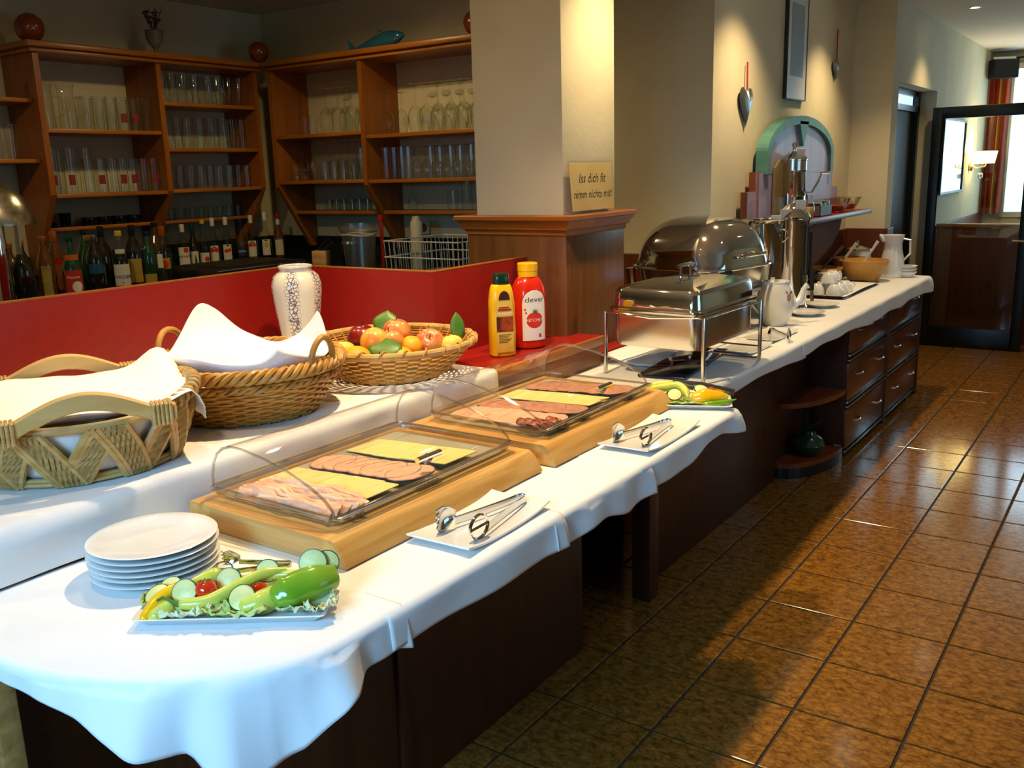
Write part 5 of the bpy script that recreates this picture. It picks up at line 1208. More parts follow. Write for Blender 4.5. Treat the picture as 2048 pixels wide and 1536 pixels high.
obj('body', MB().lathe([(0.0001, 0), (0.085, 0), (0.10, 0.04), (0.105, 0.11), (0.098, 0.16), (0.10, 0.17)], 28), CHINA, cr); obj('lid', MB().lathe([(0.102, 0.17), (0.10, 0.18), (0.04, 0.20), (0.012, 0.205), (0.010, 0.22), (0.016, 0.235), (0.0001, 0.24)], 28), STEELB, cr)
for i in range(3): tag(obj('cereal_bowl', mesh_of(MB().lathe([(0.0001, 0.0), (0.04, 0.0), (0.045, 0.006), (0.07, 0.04), (0.072, 0.042), (0.067, 0.04), (0.04, 0.01), (0.0001, 0.008)], 26), 'cereal_bowl', CHINA), None, loc=(-1.50, 7.25, TT + 0.022 * i)), 'small white bowl, ' + ['lowest', 'middle', 'topmost'][i] + ' of the stack beside the milk jug', 'bowl', 'small white bowls beside the jug')

# ------------------------------------------------------------------ arched wall shelf
ws = thing('wall_shelf', 'wooden wall shelf with arched teal back panel and red top', 'shelf', (-2.0, 6.4, 1.25))
ARW = wood('arch_wood', '#7c3a14', '#96501f', 0.35, 2)
TEAL = M('teal_paint', '#4f8378', 0.5, col2='#5a8e80', scale=12)
LAV = M('lavender_panel', '#8f86a0', 0.4, col2='#9a90aa', scale=3, stretch=(1, 8, 0.4))
steps = [(5.38, 1.37), (5.38, 1.56), (5.51, 1.56), (5.51, 1.675), (7.09, 1.675), (7.09, 1.545), (7.23, 1.545), (7.23, 1.37)]
P('stepped_back', MB().prism(steps, -2.072, -2.03, 0), ARW, ws, smooth=False)
yc_, hw, z0a, za = 6.31, 0.69, 1.66, 1.80
def archp(w, h): return [(yc_ - w, z0a)] + [(yc_ - w * math.cos(PI * i / 28), za + h * math.sin(PI * i / 28) ** 1.15) for i in range(29)] + [(yc_ + w, z0a)]
P('arch_panel', MB().prism(archp(hw - .06, 0.176), -2.07, -2.022, 0), LAV, ws, smooth=False)
o_, i_ = archp(hw, 0.225), archp(hw - .065, 0.172); mb = MB(); k = len(o_)
vs = [(-2.074, *p) for p in o_] + [(-2.074, *p) for p in i_] + [(-2.0, *p) for p in o_] + [(-2.0, *p) for p in i_]; fs = []
for q in range(k - 1): fs += [(q, q + 1, k + q + 1, k + q), (2 * k + q, 3 * k + q, 3 * k + q + 1, 2 * k + q + 1), (q, 2 * k + q, 2 * k + q + 1, q + 1), (k + q, k + q + 1, 3 * k + q + 1, 3 * k + q)]
mb.add(vs, fs); P('arch_frame', mb, TEAL, ws, smooth=False)
P('arch_keystone', MB().prism([(yc_ - 0.10, 1.99), (yc_ + 0.09, 1.99), (yc_ - 0.01, 1.83)], -2.03, -2.0, 0), TEAL, ws, smooth=False)
P('inner_panel', MB().prism([(5.56, 1.37), (5.56, 1.67), (7.04, 1.67), (7.04, 1.37)], -2.032, -2.024, 0), LAV, ws, smooth=False)
P('shelf_board', MB().bbox(-2.074, -1.86, 5.42, 7.54, 1.335, 1.362, .003), ARW, ws)
P('shelf_top', MB().box(-2.07, -1.862, 5.43, 7.53, 1.362, 1.365), RED, ws, smooth=False)
P('shelf_edge', MB().bbox(-1.862, -1.845, 5.42, 7.545, 1.333, 1.366, .003), M('grey_edge', '#6f7478', 0.35), ws)
br = [(5.7, 1.335), (5.7, 1.0)] + [(5.7 + 1.3 * math.sin(PI / 2 * i / 12) ** 1.0, 1.0 + 0.335 * (1 - math.cos(PI / 2 * i / 12) ** 1.0) * 1.0) for i in range(13)]
P('bracket', MB().prism(br, -2.073, -1.92, 0), wood('bracket_wood', '#3c1d0a', '#4c280e', 0.85, 1), ws, smooth=False)
SZ = 1.3665
jd = thing('juice_dispenser', 'tall chrome juice dispenser with knobbed lid on the wall shelf', 'dispenser', (-1.955, 5.98, SZ))
obj('base', MB().lathe([(0.0001, 0), (0.075, 0), (0.075, 0.012), (0.02, 0.02), (0.02, 0.06), (0.0001, 0.06)], 24), CHROME, jd)
for k in range(3): a_ = 2 * PI * k / 3 + 0.4; obj('leg', MB().tube([(0.07 * math.cos(a_), 0.07 * math.sin(a_), 0.0), (0.068 * math.cos(a_), 0.068 * math.sin(a_), 0.17)], 0.009, 8), CHROME, jd)
obj('cylinder', MB().lathe([(0.0001, 0.15), (0.072, 0.15), (0.076, 0.16), (0.076, 0.30), (0.08, 0.31)], 28), CHROME, jd)
obj('collar', MB().lathe([(0.08, 0.31), (0.08, 0.37), (0.085, 0.372), (0.085, 0.38)], 28), STEELB, jd)
obj('lid', MB().lathe([(0.086, 0.38), (0.08, 0.39), (0.03, 0.425), (0.012, 0.43), (0.011, 0.45), (0.018, 0.465), (0.012, 0.482), (0.0001, 0.485)], 28), CHROME, jd)
obj('tap', MB().tube([(0.07, 0.01, 0.17), (0.11, 0.03, 0.17), (0.14, 0.06, 0.24), (0.15, 0.08, 0.29), (0.19, 0.11, 0.29)], 0.007, 7), CHROME, jd)
card(jd, (0.05, -0.04, 0.39), (0.5, 0, 0.6), 0.05, 0.06)
bd = obj('gabled_board', MB().prism([(-0.09, 0), (0.09, 0), (0.09, 0.33), (0.0, 0.38), (-0.09, 0.33)], -0.008, 0.008, 0), M('ochre_board', '#7d6a3c', 0.5), None, False, loc=(-2.008, 5.86, SZ)); tag(bd, 'ochre gabled board standing behind the juice dispenser', 'board')
bo = thing('dark_bottle', 'dark bottle with red label beside the juice dispenser', 'bottle', (-1.97, 6.22, SZ))
obj('glass', MB().lathe([(0.0001, 0), (0.036, 0), (0.038, 0.01), (0.038, 0.14), (0.014, 0.20), (0.013, 0.26), (0.0001, 0.262)], 20), BLACK, bo); obj('paper_label', MB().lathe([(0.0386, 0.04), (0.0386, 0.12)], 20), M('label_red', '#a01a14', 0.5), bo)
ca = thing('juice_carafe', 'glass carafe of pale orange juice on the wall shelf', 'carafe', (-1.925, 6.15, SZ))
obj('glass', MB().lathe([(0.0001, 0), (0.05, 0), (0.062, 0.03), (0.060, 0.08), (0.040, 0.125), (0.046, 0.15)], 24), GLASS, ca); obj('juice', MB().lathe([(0.0001, 0.004), (0.047, 0.004), (0.058, 0.03), (0.057, 0.07), (0.0001, 0.07)], 24), M('orange_juice', '#d9a850', 0.3), ca)
cg = thing('juice_glass', 'small glass of juice with a steel lid left of the carafe', 'glass', (-1.93, 5.97 + .0, SZ)); cg.location = (-1.90, 5.88, SZ)
obj('glass', MB().lathe([(0.0001, 0), (0.03, 0), (0.034, 0.10), (0.034, 0.11)], 20), GLASS, cg); obj('lid', MB().lathe([(0.035, 0.11), (0.03, 0.125), (0.0001, 0.13)], 20), CHROME, cg)
og = obj('orange_fruit', MB().ball((0, 0, 0.035), 0.036), ORANGE, None, loc=(-1.985, 6.33, SZ)); tag(og, 'orange lying on the wall shelf behind the carafe', 'orange')
bx_ = thing('packet_box', 'grey box holding tea packets on the wall shelf', 'box', (-1.94, 6.50, SZ))
obj('box', MB().box(-.05, .05, -.13, .13, 0, .004).box(-.05, -.046, -.13, .13, 0, .07).box(.046, .05, -.13, .13, 0, .07).box(-.05, .05, -.13, -.126, 0, .07).box(-.05, .05, .126, .13, 0, .07), M('grey_blue_box', '#5a6670', 0.5), bx_, False)
for k in range(8): obj('packet', MB().box(-.04, .04, -.115 + .03 * k, -.095 + .03 * k, 0.004, .085 + .012 * (k % 2)), [M('packet_black', '#16181a', .5), M('packet_white', '#c8c8c0', .5), M('packet_green', '#2f7a3a', .5)][k % 3], bx_, False)
GB = mesh_of(MB().lathe([(0.0001, 0.0), (0.05, 0.0), (0.075, 0.03), (0.105, 0.095), (0.108, 0.10), (0.102, 0.097), (0.07, 0.033), (0.0001, 0.008)], 28), 'glass_bowl', clear('bowl_glass', (0.86, 0.88, 0.86), 0.05, 1.4, 0.12))
for y_, lb in ((6.98, 'clear glass bowl nearer the tea packets on the wall shelf'), (7.27, 'clear glass bowl of orange jam at the right end of the wall shelf')):
    t = thing('glass_bowl', lb, 'bowl', (-1.965, y_, SZ), 0, 'glass bowls on the wall shelf'); obj('bowl', GB, None, t)
    obj('jam', MB().lathe([(0.0001, 0.012), (0.05, 0.012), (0.08, 0.05), (0.0001, 0.05)], 20), M('orange_jam', '#b5541c', 0.3), t)

# ------------------------------------------------------------------ wall decorations
HEART = M('hammered_silver', (0.55, 0.55, 0.56), 0.28, 1.0, bump=0.5, bscale=120); RIB = M('red_ribbon', '#a8281a', 0.6)
def heart(label, yc, ztop, zknot, zbot, w):
    t = thing('metal_heart', label, 'ornament', (-2.085, yc, zbot), 0, 'long silver hearts on the wall')
    H = zknot - zbot; mb = MB()
    def out(tt):   # closed heart outline, elongated
        a = 2 * PI * tt; x = 16 * math.sin(a) ** 3; y = 13 * math.cos(a) - 5 * math.cos(2 * a) - 2 * math.cos(3 * a) - math.cos(4 * a)
        f = (y + 17) / 29.0; return (x / 16 * w / 2 * (0.55 + 0.45 * max(0, min(1, f * 1.1))), f ** 1.15 * H if f > 0 else 0)
    mb.grid(lambda u, v: (0.022 * (1 - v * v), out(u)[0] * v + 0.02 * (1 - v) * 0, (out(u)[1] - H * .62) * v + H * .62), 40, 7, True)
    mb.grid(lambda u, v: (-0.0, out(u)[0] * v, (out(u)[1] - H * .62) * v + H * .62), 40, 2, True)
    obj('heart', mb, HEART, t, ang=70)
    obj('ribbon', MB().tube([(0.004, 0, H * .93), (0.004, -0.004, (H + ztop - zbot) / 2), (0.002, 0, ztop - zbot)], 0.005, 6), RIB, t)
heart('long silver heart on a red ribbon, nearer the pillar', 5.465, 2.305, 2.165, 1.935, 0.235)
heart('long silver heart on a red ribbon, right of the picture', 7.245, 2.67, 2.455, 2.31, 0.165)
pc = thing('framed_picture', 'tall white framed picture with grey blue print above the arched shelf', 'picture', (-2.085, 6.335, 2.13))
obj('frame', MB().box(-.012, .012, -.20, -.192, 0, .74).box(-.012, .012, .192, .20, 0, .74).box(-.012, .012, -.192, .192, 0, .008).box(-.012, .012, -.192, .192, .732, .74), M('picture_frame_dark', '#2a2d24', 0.4), pc, False)
obj('mat_board', MB().box(-.008, .008, -.192, .192, .008, .732), M('picture_mat', '#cfd0c6', 0.4), pc, False)
obj('print', MB().box(.008, .0095, -.125, .125, .15, .60), M('picture_print', '#7d8e96', 0.5, col2='#8a9a9e', scale=6), pc, False)

# ------------------------------------------------------------------ glass door and the room beyond
dr = struct('door_1', MB().bbox(-1.80, -1.72, 9.33, 9.38, 0.01, 2.18, .004).bbox(-1.02, -0.93, 9.33, 9.38, 0.01, 2.18, .004).bbox(-1.72, -1.0, 9.33, 9.38, 2.08, 2.18, .004).bbox(-1.72, -1.0, 9.33, 9.38, 0.01, 0.19, .004), DARKM, True, 'open glass door with dark green frame at the end of the aisle')
obj('pane', MB().box(-1.72, -1.0, 9.352, 9.358, 0.19, 2.08), PANE, dr, False)
obj('handle', MB().tube([(-0.95, 9.33, 1.0), (-0.95, 9.27, 1.0), (-1.06, 9.27, 1.0)], 0.01, 8), STEELB, dr)
bt = thing('bench_partition', 'brown wooden bench partition seen through the glass door', 'partition', (-0.8, 9.8, 0))
P('panel', MB().bbox(-1.77, 0.9, 9.75, 9.79, 0, 1.09, .004), wood('partition_wood', '#5a2c10', '#6c3816', 0.4, 2), bt); P('cap', MB().bbox(-1.775, 0.92, 9.73, 9.83, 1.09, 1.12, .005), BASEC, bt); P('bench_seat', MB().bbox(-1.77, 0.9, 9.79, 10.2, 0.40, 0.46, .01), DARK_Y, bt)
mi = thing('wall_mirror', 'tall mirror with thin black frame seen through the glass door', 'mirror', (-1.79, 10.4, 1.39))
obj('glass', MB().box(0, .006, -.56, .56, .02, .70), M('mirror_glass', (0.85, 0.92, 0.95), 0.02, 1.0), mi, False)
obj('frame', MB().box(-.005, .016, -.59, -.56, 0, .72).box(-.005, .016, .56, .59, 0, .72).box(-.005, .016, -.56, .56, 0, .02).box(-.005, .016, -.56, .56, .70, .72), BLACK, mi, False)
lp = thing('wall_lamp', 'lit wall lamp with cream shades and hanging crystals beyond the glass door', 'lamp', (-1.79, 11.45, 1.64))
obj('bracket', MB().tube([(0, 0, 0.0), (0.08, 0, -0.02), (0.14, -0.10, 0.0), (0.14, -0.10, 0.05)], .008, 7).tube([(0.08, 0, -0.02), (0.14, 0.10, 0.0), (0.14, 0.10, 0.05)], .008, 7).ball((0.01, 0, 0.0), .03, .05, .05), M('lamp_brass', (0.6, 0.45, 0.2), 0.3, 1.0), lp)
SHADE = M('lamp_shade', '#f0dfae', 0.8, emit=(1.0, 0.72, 0.32), estr=5.0)
for sy_ in (-.10, .10): obj('shade', MB().lathe([(0.085, 0.03), (0.11, 0.16)], 20, (0.14, sy_ * 1.3, 0)), SHADE, lp)
for k in range(5): obj('crystal', MB().ball((0.10 + 0.02 * (k % 2), -0.06 + 0.03 * k, -0.10), .014, .014, .03, 8, 6), clear('crystal', (0.6, 0.65, 0.66), 0.05, 1.6, 0.2), lp)
ll = bpy.data.lights.new('wall_lamp_bulb', 'POINT'); ll.energy = 14; ll.color = (1.0, 0.75, 0.4); ll.shadow_soft_size = 0.05
lo_ = bpy.data.objects.new('wall_lamp_bulb', ll); COL.objects.link(lo_); lo_.location = (-1.62, 11.45, 1.80)
cu = thing('curtain', 'orange red striped curtain beside the bright window beyond the glass door', 'curtain', (-1.685, 12.38, 1.08))
CUR = M('orange_curtain', '#a83c14', 0.8, col2='#7e2410', scale=5, stretch=(6, 1, 0.2)); CURG = M('gold_curtain', '#b98a3a', 0.8)
obj('cloth', MB().grid(lambda u, v: (-0.105 + 0.21 * u, 0.04 * math.sin(u * 20), 1.74 * v), 40, 6), CUR, cu, ang=80)
obj('gold_stripe', MB().grid(lambda u, v: (0.005 + 0.03 * u, 0.04 * math.sin((0.11 + 0.03 * u) / 0.21 * 20) - .012, 1.74 * v), 8, 6), CURG, cu, ang=80)
obj('curtain_rod', MB().tube([(-.10, 0, 1.75), (1.9, 0, 1.75)], .012, 8), BLACK, cu)
sp2 = thing('loudspeaker', 'black loudspeaker mounted high in the corner beyond the glass door', 'loudspeaker', (-1.63, 12.15, 2.60), math.radians(30))
obj('cabinet', MB().prism([(-.13, -.08), (.13, -.08), (.15, .05), (.10, .12), (-.10, .12), (-.15, .05)], 0, .20), M('speaker_black', '#0c1016', 0.5), sp2, False); obj('bracket', MB().box(-.12, .12, -.01, .01, .20, .23), STEELB, sp2, False)
# recessed downlights
for i, (x, y, p) in enumerate(SPOTS + BARSPOTS):
    t = thing('downlight', ['recessed downlight above the near end of the buffet', 'recessed downlight above the cheese boards', 'recessed downlight above the chafing dishes', 'recessed downlight above the teapot', 'recessed downlight above the wooden bowls', 'recessed downlight above the baskets', 'recessed downlight over the middle of the aisle', 'recessed downlight over the far aisle', 'small recessed downlight in the ceiling near the doorway', 'recessed downlight over the near end of the bar', 'recessed downlight over the bar bottles'][i], 'downlight', (x, y, CEIL), 0, 'recessed ceiling downlights')
    obj('ring', MB().lathe([(0.032, -0.002), (0.045, -0.004), (0.047, 0.0), (0.032, 0.0)], 20), STEELB, t)
    obj('bulb', MB().lathe([(0.0001, -0.001), (0.031, -0.001)], 16), M('downlight_glow', (1, 0.9, 0.7), 0.4, emit=(1.0, 0.85, 0.6), estr=25), t)
# ------------------------------------------------------------------ bar: back counter
STONE = M('dark_green_stone', '#141a16', 0.25, col2='#1c2620', scale=25)
BZ = 1.12
bb = thing('back_bar', 'dark back bar counter with green black worktop along two walls', 'counter', (-4.9, 3.4, 0))
P('body', MB().box(-5.70, -4.25, 1.2, 4.98, 0, BZ - .04).box(-4.25, -2.9, 4.15, 4.98, 0, BZ - .04), DARK_Z, bb, smooth=False)
P('worktop', MB().prism([(-5.71, 1.2), (-4.22, 1.2), (-4.22, 4.12), (-2.9, 4.12), (-2.9, 4.99), (-5.71, 4.99)], BZ - .04, BZ), STONE, bb, smooth=False)
P('backsplash', MB().box(-5.70, -2.9, 4.975, 4.995, BZ, BZ + .17).box(-5.715, -5.70, 1.2, 4.99, BZ, BZ + .17), STONE, bb, smooth=False)
mc_ = thing('bar_machine', 'low black bar appliance with flat top in front of the spirit bottles', 'appliance', (-4.7, 3.74, BZ))
P('cabinet', MB().bbox(-4.95, -4.44, 3.40, 4.10, BZ, 1.215, .012), M('appliance_black', (0.015, 0.015, 0.017), 0.3), mc_); P('top_tray', MB().bbox(-4.90, -4.50, 3.5, 4.0, 1.215, 1.221, .003), M('appliance_top', '#25241c', 0.45), mc_); P('chrome_strip', MB().bbox(-4.442, -4.437, 3.41, 4.09, 1.20, 1.208, .002), CHROME, mc_)

# ------------------------------------------------------------------ bar: shelf units
def slant_upright(axis, c, t_, front, back, zt, zm, zb):
    """upright with a brace that slants back to the wall below the shelves"""
    d = 0.05 if back < front else -0.05
    poly = [(front, zt), (front, zm), (back + d * 1.2, zb), (back, zb), (back, zt)]
    if axis == 'y': return MB().prism(poly, c - t_ / 2, c + t_ / 2, 1)
    return MB().prism(poly, c - t_ / 2, c + t_ / 2, 0)
s1 = thing('glass_shelf', 'open pine shelf unit full of glasses on the left bar wall', 'shelf unit', (-5.5, 3.8, 1.7), 0, 'pine bar shelf units')
XF, XB = -5.37, -5.715
for yc in (3.02, 3.82, 4.60): P('upright', slant_upright('y', yc, .035, XF, XB, 2.46, 1.66, 1.18), PINE_Z, s1, smooth=False)
P('top_board', MB().bbox(XB, XF + .02, 2.98, 4.64, 2.46, 2.485, .004), PINE_Y, s1); P('cornice', MB().bbox(XB, XF + .05, 2.955, 4.66, 2.485, 2.52, .008), PINE_Y, s1)
SH1 = [(3.04, 3.80, 2.04), (3.04, 3.80, 1.665), (3.84, 4.58, 2.225), (3.84, 4.58, 1.935), (3.84, 4.58, 1.67)]
for y0, y1, z in SH1: P('shelf_board', MB().bbox(XB, XF - .004, y0, y1, z - .024, z, .003), PINE_Y, s1)
for y0, y1 in ((3.04, 3.80), (3.84, 4.58)): P('low_shelf_board', MB().bbox(XB, XB + .17, y0, y1, 1.44, 1.462, .003), PINE_Y, s1)
for z in (2.21, 1.87): P('end_shelf_board', MB().bbox(XB, XF - .06, 2.2, 3.0, z - .024, z, .003), PINE_Y, s1)
s2 = thing('glass_shelf', 'open pine shelf unit full of stemmed glasses on the bar back wall', 'shelf unit', (-4.4, 4.85, 1.7), 0, 'pine bar shelf units')
YF, YB = 4.65, 4.99
for xc in (-5.285, -4.41, -3.45): P('upright', slant_upright('x', xc, .035, YF, YB, 2.46, 1.66, 1.22), PINE_Z, s2, smooth=False)
P('top_board', MB().bbox(-5.30, -3.40, YF - .02, YB, 2.46, 2.485, .004), PINE_X, s2); P('cornice', MB().bbox(-5.32, -3.38, YF - .05, YB, 2.485, 2.52, .008), PINE_X, s2)
SH2 = [(-5.265, -4.43, 2.015), (-5.265, -4.43, 1.70), (-4.39, -3.47, 1.985), (-4.39, -3.47, 1.695)]
for x0, x1, z in SH2: P('shelf_board', MB().bbox(x0, x1, YF + .004, YB, z - .024, z, .003), PINE_X, s2)
for x0, x1 in ((-5.265, -4.43), (-4.39, -3.47)): P('low_shelf_board', MB().bbox(x0, x1, YB - .20, YB, 1.46, 1.485, .003), PINE_X, s2)

# ------------------------------------------------------------------ glasses
def gmesh(name, prof, n=18, mat=None):
    return mesh_of(MB().lathe(prof, n), name, mat or GLASS, True, 50)
def hollow(r0, r1, h, t_=0.002, foot=0.012): return [(0.0001, 0.0), (r0, 0.0), (r0 + (r1 - r0) * .05, h * .05), (r1, h), (r1 - t_ * .8, h + .001), (r1 - t_ * 1.2, h - .004)] if t_ < .003 else [(0.0001, 0.0), (r0, 0.0), (r1, h), (r1 - t_, h), (r0 - t_, foot), (0.0001, foot)]
GM = {
 'beer': gmesh('beer_glass', hollow(0.031, 0.037, 0.20)), 'tall': gmesh('tall_glass', hollow(0.033, 0.034, 0.27)),
 'straight': gmesh('straight_glass', hollow(0.033, 0.034, 0.205)), 'tumbler': gmesh('tumbler', hollow(0.033, 0.037, 0.125)),
 'flare': gmesh('flared_glass', [(0.0001, 0), (0.034, 0), (0.030, 0.01), (0.022, 0.05), (0.026, 0.10), (0.036, 0.19), (0.034, 0.191)]),
 'small': gmesh('small_glass', hollow(0.028, 0.032, 0.15)), 'shot': gmesh('shot_glass', hollow(0.026, 0.030, 0.075), 16, GLASSG),
 'wine': gmesh('wine_glass', [(0.030, 0.0), (0.036, 0.03), (0.042, 0.07), (0.040, 0.105), (0.026, 0.135), (0.008, 0.15), (0.0045, 0.16), (0.004, 0.24), (0.010, 0.252), (0.036, 0.256), (0.0001, 0.258)]),
 'bigwine': gmesh('red_wine_glass', [(0.036, 0.0), (0.044, 0.04), (0.050, 0.085), (0.046, 0.125), (0.030, 0.155), (0.008, 0.172), (0.0045, 0.185), (0.004, 0.285), (0.012, 0.297), (0.040, 0.302), (0.0001, 0.304)]),
 'sherry': gmesh('sherry_glass', [(0.026, 0.0), (0.031, 0.03), (0.033, 0.06), (0.026, 0.10), (0.008, 0.115), (0.004, 0.125), (0.004, 0.19), (0.03, 0.202), (0.0001, 0.204)]),
}
BAND = M('red_print_band', '#7e1c1c', 0.4)
def bandmesh(r, z0, z1): return mesh_of(MB().grid(lambda u, v: ((r + .0006) * math.cos(-0.9 + 1.1 * u), (r + .0006) * math.sin(-0.9 + 1.1 * u), z0 + (z1 - z0) * v), 8, 2), 'printed_band', BAND)
BM = {'tall': bandmesh(.0335, .05, .11), 'straight': bandmesh(.0335, .05, .105), 'beer': bandmesh(.034, .06, .10)}
def glass(kind, loc, label, group, band=False):
    nm = GM[kind].name.split('.')[0]
    if band:
        t = thing(nm, label, 'glass', loc, 0, group); obj('glass', GM[kind], None, t); obj('printed_band', BM[kind], None, t)
    else: tag(obj(nm, GM[kind], None, loc=loc), label, 'glass', group)
def row(kind, p0, p1, n, z, label, group, band=None, jit=0.006):
    for i in range(n):
        f = i / max(1, n - 1); x = p0[0] + (p1[0] - p0[0]) * f + rnd.uniform(-jit, jit); y = p0[1] + (p1[1] - p0[1]) * f + rnd.uniform(-jit, jit)
        glass(kind, (x, y, z), label + nth(i, n, 'left'), group, bool(band) and i in band)
e = 0.001
# left unit
for i, (y, w) in enumerate(((3.115, 'leftmost'), (3.235, 'second from the left'))):
    t = thing('beer_mug', 'big handled glass mug, ' + w + ' on the upper left bar shelf', 'mug', (-5.48 - .03 * (1 - i), y, 2.04 + e), 0, 'glass mugs on the upper left shelf')
    obj('glass', gmesh('mug_glass', [(0.0001, 0), (0.050, 0), (0.052, 0.01), (0.046, 0.16), (0.044, 0.235), (0.055, 0.262), (0.052, 0.263)], 22), None, t)
    obj('handle', MB().tube([(0.03, 0.04, 0.19), (0.055, 0.075, 0.18), (0.06, 0.08, 0.09), (0.035, 0.042, 0.06)], 0.007, 7), GLASS, t)
row('beer', (-5.46, 3.35), (-5.46, 3.52), 3, 2.04 + e, 'beer glass right of the mugs on the upper left bar shelf', 'beer glasses beside the mugs')
row('straight', (-5.47, 3.60), (-5.47, 3.76), 3, 2.04 + e, 'straight glass at the right end of the upper left bar shelf', 'straight glasses at the end of the upper left shelf', [0, 1])
row('beer', (-5.60, 3.34), (-5.60, 3.76), 6, 2.04 + e, 'beer glass in the rear row of the upper left bar shelf', 'rear beer glasses on the upper left shelf')
row('tall', (-5.46, 3.09), (-5.46, 3.30), 3, 1.665 + e, 'very tall glass at the left of the lower left bar shelf', 'very tall glasses on the lower left shelf', [0, 1])
row('straight', (-5.45, 3.385), (-5.45, 3.76), 6, 1.665 + e, 'straight glass with printed band on the lower left bar shelf', 'straight glasses on the lower left shelf', [0, 2, 3, 5])
row('tall', (-5.60, 3.10), (-5.60, 3.30), 3, 1.665 + e, 'very tall glass in the rear row of the lower left bar shelf', 'rear very tall glasses')
row('straight', (-5.60, 3.40), (-5.60, 3.74), 5, 1.665 + e, 'straight glass in the rear row of the lower left bar shelf', 'rear straight glasses on the lower left shelf')
row('flare', (-5.46, 3.89), (-5.46, 4.52), 8, 2.225 + e, 'flared glass in the front row of the top shelf near the corner', 'flared glasses near the corner')
row('flare', (-5.60, 3.90), (-5.60, 4.50), 6, 2.225 + e, 'flared glass in the rear row of the top shelf near the corner', 'rear flared glasses near the corner')
row('beer', (-5.46, 3.89), (-5.46, 4.52), 8, 1.935 + e, 'beer glass in the front row of the middle shelf near the corner', 'beer glasses near the corner')
row('beer', (-5.60, 3.90), (-5.60, 4.50), 6, 1.935 + e, 'beer glass in the rear row of the middle shelf near the corner', 'rear beer glasses near the corner')
row('small', (-5.46, 3.89), (-5.46, 4.53), 9, 1.67 + e, 'small glass in the front row of the bottom shelf near the corner', 'small glasses near the corner')
row('small', (-5.60, 3.90), (-5.60, 4.50), 6, 1.67 + e, 'small glass in the rear row of the bottom shelf near the corner', 'rear small glasses near the corner')
row('shot', (-5.61, 3.90), (-5.61, 4.54), 9, 1.462 + e, 'shot glass on the low narrow shelf near the corner', 'shot glasses near the corner')
row('beer', (-5.55, 2.62), (-5.55, 2.92), 4, 1.87 + e, 'beer glass on the end shelf at the left edge', 'glasses on the end shelf')
# right unit
row('tumbler', (-5.08, 4.77), (-4.99, 4.77), 2, 2.015 + e, 'small tumbler at the left of the right upper bar shelf', 'tumblers on the right upper shelf')
row('bigwine', (-4.86, 4.76), (-4.49, 4.78), 4, 2.015 + e, 'upside-down large wine glass on the right upper bar shelf', 'large wine glasses left of the middle upright')
row('bigwine', (-4.80, 4.90), (-4.52, 4.90), 3, 2.015 + e, 'upside-down large wine glass in the rear row left of the middle upright', 'rear large wine glasses')
row('wine', (-5.17, 4.73), (-4.99, 4.73), 3, 1.70 + e, 'upside-down slim wine glass at the left of the right middle shelf', 'three slim wine glasses')
row('tumbler', (-4.88, 4.74), (-4.60, 4.74), 4, 1.70 + e, 'tumbler beside the slim wine glasses', 'tumblers beside the slim wine glasses')
row('straight', (-4.54, 4.76), (-4.48, 4.76), 2, 1.70 + e, 'straight tall glass next to the middle upright', 'straight glasses next to the middle upright')
row('wine', (-4.95, 4.90), (-4.50, 4.90), 7, 1.70 + e, 'upside-down slim wine glass in the rear row of the right middle shelf', 'rear slim wine glasses')
row('shot', (-5.0, 4.87), (-4.48, 4.87), 8, 1.485 + e, 'shot glass on the low shelf under the wine glasses', 'shot glasses under the wine glasses')
row('sherry', (-4.85, 4.94), (-4.48, 4.94), 4, 1.485 + e, 'upside-down sherry glass behind the shot glasses', 'sherry glasses behind the shot glasses')
row('wine', (-4.26, 4.74), (-4.14, 4.74), 2, 1.985 + e, 'upside-down wine glass right of the middle upright', 'two wine glasses right of the middle upright')
row('bigwine', (-4.04, 4.76), (-3.54, 4.76), 6, 1.985 + e, 'upside-down large wine glass near the pillar', 'large wine glasses near the pillar')
row('bigwine', (-4.08, 4.90), (-3.56, 4.90), 6, 1.985 + e, 'upside-down large wine glass in the rear row near the pillar', 'rear large wine glasses near the pillar')
row('straight', (-4.31, 4.76), (-4.12, 4.76), 4, 1.695 + e, 'straight glass right of the middle upright on the lower shelf', 'straight glasses right of the middle upright')
row('sherry', (-4.03, 4.74), (-3.54, 4.74), 7, 1.695 + e, 'upside-down sherry glass near the pillar', 'sherry glasses near the pillar')
row('straight', (-4.05, 4.90), (-3.54, 4.90), 7, 1.695 + e, 'straight glass in the rear row near the pillar', 'rear straight glasses near the pillar')
row('tumbler', (-3.84, 4.87), (-3.84, 4.87), 1, 1.485 + e, 'single tumbler on the low shelf near the pillar', 'single tumbler')
row('straight', (-3.73, 4.87), (-3.56, 4.87), 3, 1.485 + e, 'straight glass on the low shelf next to the pillar', 'straight glasses on the low shelf by the pillar')
row('sherry', (-4.19, 4.87), (-4.19, 4.87), 1, 1.485 + e, 'single upside-down stemmed glass on the low shelf right of the middle upright', 'single stemmed glass')

